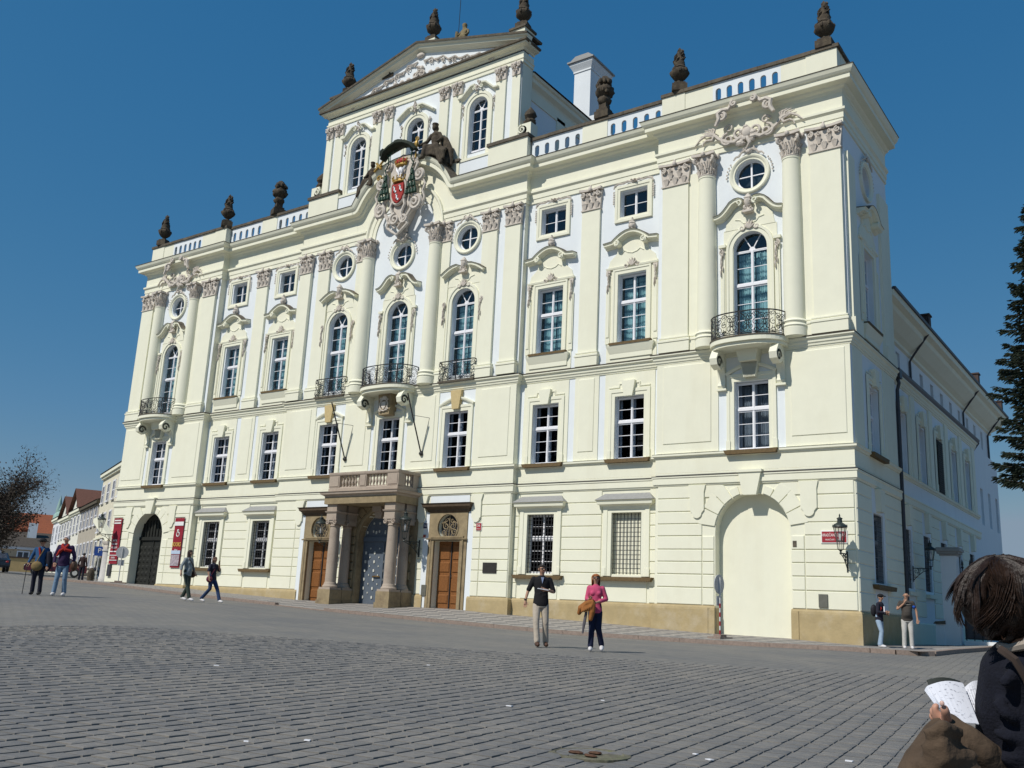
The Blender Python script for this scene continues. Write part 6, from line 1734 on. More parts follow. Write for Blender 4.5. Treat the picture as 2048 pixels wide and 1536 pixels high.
# --- individual setts near the camera
ang = R_(97); ux, uy = math.cos(ang), math.sin(ang); vx, vy = -uy, ux      # u along the rows
rng = np.random.default_rng(5)
c0 = np.array([29.0, -26.0])
cell_v, cell_f, tones, keys = [], [], [], []
def inframe(x, y, z, m=60):
    d = np.array([x, y, z]) - np.array(CAM); dz = d @ np.array(FW)
    if dz < 1: return None
    px = 1024 + 1896.5 * (d @ np.array(RT)) / dz; py = 768 - 1896.5 * (d @ np.array(UP)) / dz
    if -m < px < 2048 + m and 1250 < py < 1536 + 90: return dz
    return None
stones = []
row = 0
for r in range(-75, 48):
    v0 = r * .205; u = -9 + rng.uniform(0, .2)
    while u < 14:
        L = rng.uniform(.19, .31)
        cu, cv = u + L / 2, v0 + .012 * math.sin(u * .8 + r * .21)
        bend = .010 * cu * cu * 0
        x = c0[0] + ux * cu + vx * (-cv); y = c0[1] + uy * cu + vy * (-cv)
        stones.append((x, y, L, .205)); u += L
P = np.array(stones); Zs = Gn(P[:, 0], P[:, 1])
sel = []
for i in range(len(P)):
    dz = inframe(P[i, 0], P[i, 1], Zs[i])
    if dz is not None and dz < 19: sel.append((dz, i))
sel.sort()
# manhole patch is kept free
MHX, MHY = 28.13, -27.4
sel = [(d, i) for d, i in sel if (P[i, 0] - MHX) ** 2 + (P[i, 1] - MHY) ** 2 > .33 ** 2]
def stone_geo(i):
    x, y, L, W = P[i]; g = .004 + rng.uniform(0, .0035); h = rng.uniform(-.0025, .0025); z = Zs[i]
    l2, w2 = L / 2 - g, W / 2 - g; b = .022
    co = []
    jit = rng.uniform(-.008, .008, (4, 2)); tl = rng.uniform(-.0015, .0015, 4)
    base = [(-l2, -w2), (l2, -w2), (l2, w2), (-l2, w2)]
    for (a, c), j in zip(base, jit): co.append((a + j[0], c + j[1], -.03))
    for (a, c), j in zip(base, jit): co.append((a + j[0], c + j[1], h - .0045))
    for (a, c), j, t_ in zip(base, jit, tl): co.append((a * (1 - b / l2) + j[0], c * (1 - b / w2) + j[1], h + t_))
    co.append((0, 0, h + .004))
    co = [(ux * a + vx * c, uy * a + vy * c, zz) for a, c, zz in co]
    f = []
    for k in range(4):
        k2 = (k + 1) % 4; f.append((k, k2, k2 + 4, k + 4)); f.append((k + 4, k2 + 4, k2 + 8, k + 8)); f.append((k + 8, k2 + 8, 12))
    return x, y, z, co, f
def add_tone(me, vals):
    a = me.attributes.new('tone', 'FLOAT', 'POINT'); a.data.foreach_set('value', vals)
for d, i in sel[:300]:
    x, y, z, co, f = stone_geo(i)
    me = bpy.data.meshes.new('sett'); me.from_pydata(co, [], f); me.materials.append(M['setts']); add_tone(me, [float(rng.uniform(0, 1))] * len(co))
    obj_from('sett', me, ground, (x, y, z))
vv, ff, tt = [], [], []
for d, i in sel[300:]:
    x, y, z, co, f = stone_geo(i); o = len(vv)
    vv += [(a + x, b + y, c + z) for a, b, c in co]; ff += [tuple(q + o for q in p) for p in f]; tt += [float(rng.uniform(0, 1))] * len(co)
me = bpy.data.meshes.new('setts'); me.from_pydata(vv, [], ff); me.materials.append(M['setts']); add_tone(me, tt)
o = obj_from('setts', me, ground); tag(o, kind='stuff')
# manhole with mossy cobbles
mh = MB(); mh.lathe([(.36, -.03), (.36, -.004), (.30, .002), (.28, -.012), (0.02, -.012)], (0, 0, 0), 20)
MHo = mh.build('manhole_cover', mat('mossy_manhole', (.14, .13, .09), .9, .4, 9, .6, 25, dirt=(.10, .12, .05), dscale=5, damt=.9), None, loc=(0, 0, 0)); MHo.location = (MHX, MHY, G(MHX, MHY))
tag(MHo, 'round mossy drain cover sunk among the setts in the foreground', 'drain cover')
for k, (dx, dy, s_) in enumerate(((-.1, -.05, .05), (.08, -.12, .04), (.02, .06, .045))):
    mb = MB(); mb.ball((dx, dy, 0), s_ * 1.6, s_, .014, 8, 4, .15); o = mb.build('rust_lump', mat('rust%d' % k, (.09, .045, .025), .8, .4, 20), MHo, org=(0, 0, 0))
# --- pavements with kerb stones
M['mosaic'] = None
def mosaic():
    mt, t, b = nodes_of('mosaic_pavement')
    b.inputs['Roughness'].default_value = .85
    tc = t.nodes.new('ShaderNodeTexCoord')
    mp = t.nodes.new('ShaderNodeMapping'); mp.inputs['Rotation'].default_value = (0, 0, R_(45)); t.links.new(tc.outputs['Object'], mp.inputs[0])
    ch = t.nodes.new('ShaderNodeTexChecker'); ch.inputs['Scale'].default_value = 1.7
    t.links.new(mp.outputs[0], ch.inputs[0])
    ch.inputs[1].default_value = (.33, .31, .285, 1); ch.inputs[2].default_value = (.20, .19, .185, 1)
    vo = t.nodes.new('ShaderNodeTexVoronoi'); vo.inputs['Scale'].default_value = 14; t.links.new(tc.outputs['Object'], vo.inputs['Vector'])
    r = t.nodes.new('ShaderNodeValToRGB'); r.color_ramp.elements[0].color = (.75, .75, .75, 1); r.color_ramp.elements[1].color = (1.15, 1.12, 1.08, 1)
    t.links.new(vo.outputs['Color'], r.inputs[0])
    mx = t.nodes.new('ShaderNodeMix'); mx.data_type = 'RGBA'; mx.blend_type = 'MULTIPLY'; mx.inputs[0].default_value = 1
    t.links.new(ch.outputs[0], mx.inputs[6]); t.links.new(r.outputs[0], mx.inputs[7]); t.links.new(mx.outputs[2], b.inputs['Base Color'])
    bp = t.nodes.new('ShaderNodeBump'); bp.inputs['Strength'].default_value = .4; bp.inputs['Distance'].default_value = .02; t.links.new(vo.outputs['Distance'], bp.inputs['Height']); t.links.new(bp.outputs[0], b.inputs['Normal'])
    return mt
M['mosaic'] = mosaic()
def pave(name, xs, ys):
    v = []; 
    for y in ys:
        for x in xs: v.append((x, y, S(x, y)))
    nx = len(xs); f = [(j * nx + i, j * nx + i + 1, (j + 1) * nx + i + 1, (j + 1) * nx + i) for j in range(len(ys) - 1) for i in range(nx - 1)]
    me = bpy.data.meshes.new(name); me.from_pydata(v, [], f); me.materials.append(M['mosaic'])
    o = bpy.data.objects.new(name, me); COL.objects.link(o); tag(o, kind='structure'); return o
pav = pave('pavement', np.arange(-23.0, 25.81, .61), np.linspace(-4.32, .6, 9))
mbp = MB(); 
mbs = [(x, y) for y in np.arange(.4, 24, 2.0) for x in (22.6, 24.2, 25.75)]
pe = MB(); ysd = list(np.arange(.58, 26, 2.1))
for a, b_ in zip(ysd[:-1], ysd[1:]):
    for x0, x1 in ((22.5, 24.2), (24.2, 25.78)):
        pe.add([(x0, a, S(x0, a)), (x1, a, S(x1, a)), (x1, b_, S(x1, b_)), (x0, b_, S(x0, b_))], [(0, 1, 2, 3)])
pe.build('pavement_side', M['mosaic'], pav)
kerb = thing('kerb', None, None, (0, 0, 0)); kerb['kind'] = 'structure'
def kerb_run(pts, step=1.55, flush=False):
    Pk = [Vector((a, b, 0)) for a, b in pts]
    for i in range(len(Pk) - 1):
        a, b = Pk[i], Pk[i + 1]; L = (b - a).length; n = max(1, int(round(L / step))); d = (b - a) / n
        for k in range(n):
            p = a + d * k + d.normalized() * .006; q = a + d * (k + 1) - d.normalized() * .006
            nrm = Vector((d.y, -d.x, 0)).normalized() * .11
            c = [p + nrm, q + nrm, q - nrm, p - nrm]
            mb = MB(); h = .12 if not flush else .03
            z = [G(v.x, v.y) for v in (p, q)]; zt = [z[0] + h, z[1] + h, z[1] + h, z[0] + h]
            vs = [(v.x, v.y, zz - .4) for v, zz in zip(c, zt)] + [(v.x, v.y, zz) for v, zz in zip(c, zt)]
            mb.add(vs, [(0, 1, 5, 4), (1, 2, 6, 5), (2, 3, 7, 6), (3, 0, 4, 7), (4, 5, 6, 7)])
            mb.build('kerb_stone', M['granite'], kerb)
kerb_run([(-23.3, -4.3), (-2.3, -4.43)]); kerb_run([(-2.3, -4.43), (.9, -4.43)], flush=True)
kerb_run([(.9, -4.43), (24.3, -4.43)]); kerb_run([(24.3, -4.43), (25.0, -4.36), (25.55, -4.1), (25.85, -3.6)], .7); kerb_run([(25.85, -3.6), (25.8, 25)])

lt = thing('litter', 'tiny scraps of white paper scattered on the setts', 'litter', (27.6, -28.4, G(27.6, -28.4)))
for k, (x, y) in enumerate(((26.17, -29.5), (26.4, -29.05), (26.0, -25.6), (28.75, -26.6), (28.95, -26.75), (21.5, -26.2), (26.3, -24.0), (22.5, -22.9), (29.8, -25.6))):
    q = MB(); a = k * 1.3; w = .03 + .01 * (k % 3)
    q.zprism([(x - 27.6 + w * math.cos(a + t), y + 28.4 + w * .7 * math.sin(a + t)) for t in (0, 1.4, 3.0, 4.6)], G(x, y) - G(27.6, -28.4) + .004, G(x, y) - G(27.6, -28.4) + .012)
    q.build('paper_scrap', M['wframe'], lt, org=(0, 0, 0))
# ================================================================== wall lanterns
def lantern(name, label, loc, wall, arm_kind=0, rz=0, s=1.0, side=0):
    """loc: bottom centre of the lantern; wall: distance from the lantern axis to the wall behind (+y local)"""
    t = thing(name, label, 'street lamp', loc, 'wall lanterns on iron brackets', rz); t.scale = (s, s, s)
    K = M['iron_green']
    mb = MB(); n = 6
    mb.lathe([(.13, .36), (.155, .36), (.155, .39), (.13, .39)], n=n)
    for k in range(6):
        a = 2 * PI * k / 6; ca, sa = math.cos(a), math.sin(a)
        mb.tube([(.13 * ca, .13 * sa, .37), (.235 * ca, .235 * sa, .88)], .013, 5)
        mb.tube([(.10 * ca, .10 * sa, .08), (.13 * ca, .13 * sa, .37)], .009, 4)
        mb.ball((.25 * ca, .25 * sa, .93), .02, .02, .045, 5, 4)
    mb.lathe([(.10, .08), (.05, .04), (.03, 0), (.05, -.05), (.02, -.1)], n=8)
    mb.build('lamp_frame', K, t, org=(0, 0, 0))
    mb = MB(); mb.lathe([(.22, .86), (.275, .88), (.265, .91), (.22, .96), (.13, 1.02), (.09, 1.05), (.085, 1.16), (.11, 1.18), (.10, 1.2), (.05, 1.22), (.02, 1.26), (.03, 1.3), (.005, 1.36)], n=12); mb.build('lamp_cap', K, t, True, org=(0, 0, 0))
    mb = MB()
    for k in range(6):
        a, b = 2 * PI * k / 6 + .07, 2 * PI * (k + 1) / 6 - .07
        mb.add([(.125 * math.cos(a), .125 * math.sin(a), .39), (.125 * math.cos(b), .125 * math.sin(b), .39), (.225 * math.cos(b), .225 * math.sin(b), .87), (.225 * math.cos(a), .225 * math.sin(a), .87)], [(0, 1, 2, 3)])
    mb.build('lamp_glass', M['lampglass'], t, org=(0, 0, 0))
    mb = MB(); mb.lathe([(.03, .4), (.05, .5), (.05, .62), (.02, .7)], n=8); mb.build('lamp_burner', M['wframe'], t, org=(0, 0, 0))
    mb = MB(); w = wall
    mb.tube([(0, 0, -.05), (0, .15, -.04), (0, w, -.02)], .022, 6)
    mb.tube([(0, .1, -.1), (0, w * .45, -.2), (0, w * .8, -.45), (0, w, -.62)], .018, 6)
    mb.box(-.03, .03, w - .03, w, -.68, .08)
    for (cy, cz, r, d) in ((w * .82, -.16, .13, 1), (w * .6, -.11, .08, -1), (w * .9, -.42, .08, -1), (w * .42, -.09, .06, 1), (w * .70, -.27, .07, 1)):
        k0 = len(mb.v); mb.spiral(0, 0, r, 0, .014, 1.4, PI / 2, d); mb.xf(lambda x, y, z: (0 + y, cy + x, cz + z), k0)
    mb.build('bracket', K, t, org=(0, 0, 0))
    return t
M['lampglass'] = glass_mat('lamp_glass', (.85, .85, .83), .08, .6)
lantern('wall_lamp', 'black lantern on the sunlit wall beside the red street sign at the right corner', (22.54, -1.20, 2.55), .80, s=.97)
lantern('wall_lamp', 'black lantern on the shaded side wall above the two standing men', (23.5, 8.0, 2.6), .84, rz=PI / 2, s=.85)
lantern('wall_lamp', 'black lantern left of the portal, in front of the oculus over the left oak door', (-3.12, -1.38, 2.95), .95, s=1.0)
lantern('wall_lamp', 'black lantern right of the portal, hanging beside the front column', (2.62, -1.5, 3.0), 1.05, s=1.05)
lantern('wall_lamp', 'black lantern on a long scrolled bracket at the far left corner of the palace', (-22.5, -1.45, 3.5), 1.0, s=.95)

# ================================================================== signs
def plate(name, label, cat, x0, x1, z0, z1, y, m_, th=.03):
    mb = MB(); mb.bevbox(x0, x1, y - th, y, z0, z1, .008)
    o = mb.build(name, m_, None, loc=((x0 + x1) / 2, y, (z0 + z1) / 2)); return tag(o, label, cat)
redm = mat('sign_red', (.33, .02, .03), .45, .05, 5, spec=.5); whitem = mat('sign_white', (.78, .78, .76), .5, .03, 5)
yv = YP - .05
sg = plate('street_sign', 'red street name sign with white lettering on the sunlit corner, behind the lantern', 'street sign', 21.64, 22.58, 2.90, 3.36, yv, whitem)
mb = MB(); mb.box(-.43, .43, -.04, -.03, -.19, .19); mb.build('sign_face', redm, sg, org=(0, 0, 0))
lettering('HRADČANSKÉ NÁM.', .15, whitem, sg, (0, -.042, .06), sx=.62)
lettering('HRADČANY - PRAHA 1', 0.08, whitem, sg, (0, -.042, -.10), sx=.75)
for (x0, x1, z0, z1, col, lab, txts) in ((2.76, 3.02, 3.62, 3.90, (.02, .03, .09), 'dark blue house number plate beside the white strip of the right door', (('16', .17, .0),)),
                                   (2.78, 2.98, 3.18, 3.36, (.30, .05, .03), 'tiny red plate under the dark blue number plate', (('A', .1, 0),)),
                                   (5.92, 6.24, 3.50, 3.86, (.36, .02, .03), 'red house number plate right of the right oak door', (('56', .17, .05), ('PRAHA 1', .06, -.1)))):
    sgn = plate('number_plate', lab, 'sign', x0, x1, z0, z1, YC - .05, whitem)
    mb = MB(); w, h = (x1 - x0) / 2 - .02, (z1 - z0) / 2 - .02; mb.box(-w, w, -.038, -.03, -h, h); mb.build('plate_face', mat('plate_col', col, .45, .05, 5, spec=.5), sgn, org=(0, 0, 0))
    for tx, sz, dz in txts:
        if tx != 'A': lettering(tx, sz, whitem, sgn, (0, -.04, dz))
tag(plate('wall_plaque', 'dark bronze memorial plaque on the wall left of the walking man', 'plaque', 6.42, 7.18, 1.62, 2.08, YC - .05, mat('bronze', (.035, .032, .03), .5, .2, 8), .04))
for (x0, x1, z0, z1, y, lab) in ((21.5, 21.82, .66, 1.12, YP - .05, 'grey metal service box above the plinth at the right corner'), (2.9, 3.2, .52, 1.02, YC - .05, 'grey service box low on the wall right of the portal'), (-3.3, -2.98, .55, 1.05, YC - .1, 'grey service box low on the wall left of the portal')):
    plate('service_box', lab, 'service box', x0, x1, z0, z1, y, mat('grey_box', (.13, .13, .11), .6, .15, 6), .05)
plate('small_plate', 'small dark notice beside the walled up arch', 'notice', 20.6, 20.74, 2.78, 3.0, YP - .05, M['lead'], .02)
# banners on the left pavilion
def banner(x0, x1, z0, z1, label, kind):
    t = thing('banner', label, 'banner', ((x0 + x1) / 2, YP - .12, z0), 'tall red banners on the left pavilion')
    w = (x1 - x0) / 2; h = z1 - z0
    def bx(name, a, b, c, d, m_, y=-.01):
        q = MB(); q.box(a, b, y - .006, y, c, d); return q.build(name, m_, t, org=(0, 0, 0))
    q = MB(); n = 14
    vs = []
    for i in range(n + 1):
        zz = h * i / n; vs += [(-w, .012 * math.sin(i * 1.3), zz), (w, .012 * math.sin(i * 1.3 + .8), zz)]
    q.add(vs, [(2 * i, 2 * i + 1, 2 * i + 3, 2 * i + 2) for i in range(n)])
    vs2 = [(a, b + .012, c) for a, b, c in vs]; q.add(vs2, [(2 * i, 2 * i + 2, 2 * i + 3, 2 * i + 1) for i in range(n)])
    q.build('cloth', mat('banner_red', (.26, .015, .03), .8, .06, 3), t, org=(0, 0, 0))
    if kind == 0:
        for z in (h - .18, h - .34): bx('white_line', -w + .08, w - .08, z, z + .08, whitem, -.02)
        for k, z in enumerate((1.42, 1.2, .98)):
            lettering(('ANTIK', 'GALERIE', 'MUZEUM')[k], .17, whitem, t, (0, -.03, z), sx=.9)
        bx('white_line', -w, w, .72, .78, whitem, -.02); bx('white_line', -w, w, .2, .24, whitem, -.02); bx('white_line', -w, w, .5, .54, whitem, -.02)
        lettering('OPEN', .16, whitem, t, (0, -.03, .36))
    else:
        bx('white_band', -w, w, h - .45, h - .22, whitem, -.02)
        q = MB(); q.elev_sweep(arc(0, h - .95, .13, 0, 2 * PI, 12)[:-1], [(0, -.03), (.02, 0), (0, .03)], -.02, closed=True); q.lathe([(.05, h - .82), (.07, h - .72), (.02, h - .66)], (0, -.02, 0), 6); q.build('white_emblem', whitem, t, org=(0, 0, 0))
        lettering('BOOKS', .34, mat('banner_yellow', (.75, .55, .12), .6, .05, 5), t, (0, -.03, h - 1.55), sx=.72)
        lettering('shop', .15, whitem, t, (0, -.03, h - 1.85))
        bx('pale_blue_band', -w, w, .78, .98, mat('pale_print', (.45, .55, .68), .6, .1, 5), -.02)
        bx('picture', -w + .03, w - .03, .1, .74, mat('printed_picture', (.35, .30, .33), .7, .6, 7), -.02)
    q = MB(); q.tube([(-w - .03, 0, h + .03), (w + .03, 0, h + .03)], .02, 6); q.tube([(0, 0, h + .03), (0, .1, h + .03)], .02, 5); q.build('banner_pole', M['iron'], t, org=(0, 0, 0))
banner(-22.62, -21.76, 1.7, 4.5, 'red banner with white print at the palace left corner, left of the dark gate', 0)
banner(-16.35, -15.5, 1.55, 4.42, 'red banner reading BOOKS right of the dark gate', 1)
q = MB(); q.box(-22.62, -22.3, YP - .16, YP - .04, .95, 1.66); tag(q.build('notice_box', M['pipe'], None, loc=(-22.46, YP - .1, 1.3)), 'dark blue notice box under the left red banner', 'notice box')

# flag holders
for i, (x, s_) in enumerate(((-2.85, 0), (2.33, 1))):
    t = thing('flagpole', ('black empty flagpole leaning out left of the portal balcony', 'black empty flagpole leaning out right of the portal balcony')[i], 'flagpole', (x, YC - .12, 7.25), 'empty flagpoles over the portal')
    q = MB(); q.tube([(0, 0, 0), (-.02, -1.25, 2.75)], .035, 7); q.build('pole', M['iron'], t, org=(0, 0, 0))
    q = MB(); q.ball((0, 0, 0), .11, .11, .11, 9, 6); q.box(-.08, .08, 0, .1, -.1, .12); q.build('socket', M['iron'], t, org=(0, 0, 0))
    q = MB(); q.tube([(-.01, -.8, 1.75), (.35, .08, 1.75)], .012, 5); q.tube([(.35, .05, 1.75), (0.02, .02, .1)], .01, 5); q.build('stay_rod', M['iron'], t, org=(0, 0, 0))

# ================================================================== traffic signs
def road_sign(label, x, y, z, rz, r=.32, pole=1.55, striped=True, base=True, oval=1.0, back=(.45, .46, .47)):
    t = thing('road_sign', label, 'road sign', (x, y, z), None, rz)
    bm_ = mat('sign_back', back, .5, .08, 5)
    zt = pole + .18 + r
    q = MB(); q.lathe([(r, -.012), (r, .012)], (0, 0, 0), 26); q.xf(lambda a, b, c: (a, c - .03, b + zt)); q.build('sign_disc', bm_, t, org=(0, 0, 0))
    q = MB(); q.lathe([(r * .96, -.002), (r * .96, .002)], (0, 0, 0), 26); q.xf(lambda a, b, c: (a, c - .046 - .0, b + zt)); q.build('red_rim', redm, t, org=(0, 0, 0))
    q = MB(); q.box(-.16, .16, -.045, -.03, pole - .22, pole + .1); q.build('sub_plate', bm_, t, org=(0, 0, 0))
    q = MB()
    q.tube([(0, 0, 0.05), (0, 0, zt + r * .7)], .028, 8); q.build('post', M['stripew'] if striped else bm_, t, org=(0, 0, 0))
    if striped:
        for k in range(4):
            q = MB(); q.lathe([(.031, .12 + .30 * k), (.031, .27 + .30 * k)], (0, 0, 0), 8); q.build('red_stripe', redm, t, org=(0, 0, 0))
    if base:
        q = MB(); q.zprism([(-.42, -.25), (.42, -.25), (.42, .25), (-.42, .25)], -.02, .05); q.zprism([(-.2, -.14), (.2, -.14), (.2, .14), (-.2, .14)], .05, .13); q.build('foot', M['granite'], t, org=(0, 0, 0))
    return t
M['stripew'] = mat('post_paint', (.62, .62, .6), .5, .05, 5)
road_sign('grey backed round road sign on a red and white post before the walled up arch', 18.9, -3.1, S(18.9, -3.1), -PI / 2 - .12, .33, 1.32, True)
road_sign('grey backed round road sign beside the left banner and dark gate', -17.4, -3.0, S(-17.4, -3.0), R_(-128), .34, 1.2, False)
t = thing('parking_sign', 'blue parking sign on a grey post at the far left of the palace', 'road sign', (-25.6, .6, G(-25.6, .6)))
q = MB(); q.tube([(0, 0, 0), (0, 0, 2.35)], .03, 6); q.build('post', M['stripew'], t, org=(0, 0, 0))
bluem = mat('sign_blue', (.02, .07, .3), .45, .05, 5, spec=.5)
q = MB(); q.box(-.3, .3, -.05, -.03, 1.6, 2.2); q.build('sign_panel', bluem, t, org=(0, 0, 0))
lettering('P', .42, whitem, t, (0, -.055, 1.93)); t.rotation_euler.z = R_(50)
# stone bollards and pier with volute at the left end
q = MB(); q.lathe([(.2, 0), (.2, .45), (.17, .62), (.08, .74), (.01, .77)], n=14); o = q.build('stone_bollard', M['urn'], None, loc=(0, 0, 0)); o.location = (-21.9, -2.0, S(-21.9, -2.0)); tag(o, 'dark rounded stone bollard left of the round sign at the palace corner', 'bollard')
pr = thing('gate_pier', 'pale stone gate pier with a sloping volute at the left end of the palace', 'pier', (-23.55, .0, .55))
q = MB(); q.lathe([(.42, 0), (.42, .3), (.38, .35), (.36, 1.9), (.42, 1.95), (.42, 2.05)], n=18); q.build('shaft', mat('pier_stone', (.55, .53, .5), .85, .1, 4), pr, True, org=(0, 0, 0))
q = MB(); q.lathe([(.36, 2.05), (.4, 2.2), (.36, 2.3), (.46, 2.45), (.46, 2.55)], n=14, wob=lambda a, z: 1 + .08 * math.sin(6 * a)); q.spiral(-.38, 2.45, .18, 0, .07, 1.3, 0, 1); q.spiral(.38, 2.45, .18, 0, .07, 1.3, PI, -1); q.build('capital', M['orn'], pr, True, org=(0, 0, 0))
q = MB(); q.prism([(-.2, 2.55), (.2, 2.75), (-1.6, 4.1), (-1.95, 4.0), (-1.95, 3.8)], -.22, .22); q.build('sloping_wing', M['cream'], pr, org=(0, 0, 0))

# gate pier, iron fence and shaded wall at the right
gp = thing('gate_pillar', 'white plastered gate pillar at the right corner, left of the iron fence', 'pillar', (24.15, 8.5, -.56))
q = MB(); q.box(-.30, .30, -.30, .30, 0, 3.75); q.build('shaft', M['white'], gp, org=(0, 0, 0))
q = MB(); q.box(-.34, .34, -.34, .34, 3.68, 3.76); q.box(-.42, .42, -.42, .42, 3.76, 3.86); q.box(-.48, .48, -.48, .48, 3.86, 3.96); q.box(-.44, .44, -.44, .44, 3.96, 4.02); q.build('cap', M['lead2'], gp, org=(0, 0, 0))
q = MB(); q.box(-.62, -.30, -.35, .3, 0, .9); q.build('buttress', M['white'], gp, org=(0, 0, 0))
q = MB(); q.prism([(-.70, .9), (-.24, .9), (-.24, 1.04), (-.62, 1.0)], -.42, .34); q.build('buttress_cap', M['lead'], gp, org=(0, 0, 0))
lw = MB(); lw.box(22.78, 24.5, 8.5, 8.7, -.9, 2.3)
fe = thing('iron_fence', 'black spear topped iron fence with solid dark lower panels, right of the gate pillar', 'fence', (24.55, 8.6, -.62))
for k in range(26):
    x = .05 + .30 * k; q = MB(); q.tube([(x, 0, .35), (x, 0, 3.25)], .022, 5); q.lathe([(.02, 3.22), (.06, 3.3), (.02, 3.34), (.05, 3.42), (.005, 3.62)], (x, 0, 0), 6); q.build('fence_bar', M['iron'], fe, org=(0, 0, 0))
q = MB(); 
for z in (.4, 2.55, 2.95): q.box(0, 7.8, -.02, .02, z, z + .05)
q.build('rail', M['iron'], fe, org=(0, 0, 0))
q = MB(); q.box(0, 7.8, .03, .05, .4, 2.4); q.build('backing_sheet', M['pipe'], fe, org=(0, 0, 0))
q = MB(); q.box(0, 7.8, -.2, .2, -.3, .34); q.build('fence_base', M['white'], fe, org=(0, 0, 0))
# ================================================================== people
skin_m = mat('skin', (.42, .24, .16), .6, .06, 12)
def cloth(nm, col, var=.12): return mat(nm, col, .9, var, 9, .15, 30)
def lerp(a, b, t): return tuple(x + (y - x) * t for x, y in zip(a, b))
def hand_chains(tag_, wrist, dirv, palm_n, curl=.5, s=1.0):
    """palm and five fingers continuing from the wrist vertex"""
    w = Vector(wrist); d = Vector(dirv).normalized(); n = Vector(palm_n); n = (n - d * n.dot(d)).normalized(); side = d.cross(n)
    out = [[(tag_,), (tuple(w + d * .045 * s), .026 * s), (tuple(w + d * .085 * s), .028 * s, tag_ + 'p')]]
    for k, (off, L) in enumerate(((-.030, .062), (-.010, .072), (.010, .070), (.028, .056))):
        b = w + d * .09 * s + side * off * s
        m1 = b + (d * math.cos(curl * .6) + n * math.sin(curl * .6)) * L * .5 * s
        m2 = m1 + (d * math.cos(curl * 1.6) + n * math.sin(curl * 1.6)) * L * .5 * s
        out.append([(tag_ + 'p',), (tuple(b), .0105 * s), (tuple(m1), .0095 * s), (tuple(m2), .008 * s)])
    b = w + d * .04 * s - side * .032 * s
    out.append([(tag_,), (tuple(b), .014 * s), (tuple(b + (d * .7 - side * .5 + n * .3) * .035 * s), .012 * s), (tuple(b + (d * .9 - side * .4 + n * .5) * .06 * s), .010 * s)])
    return out
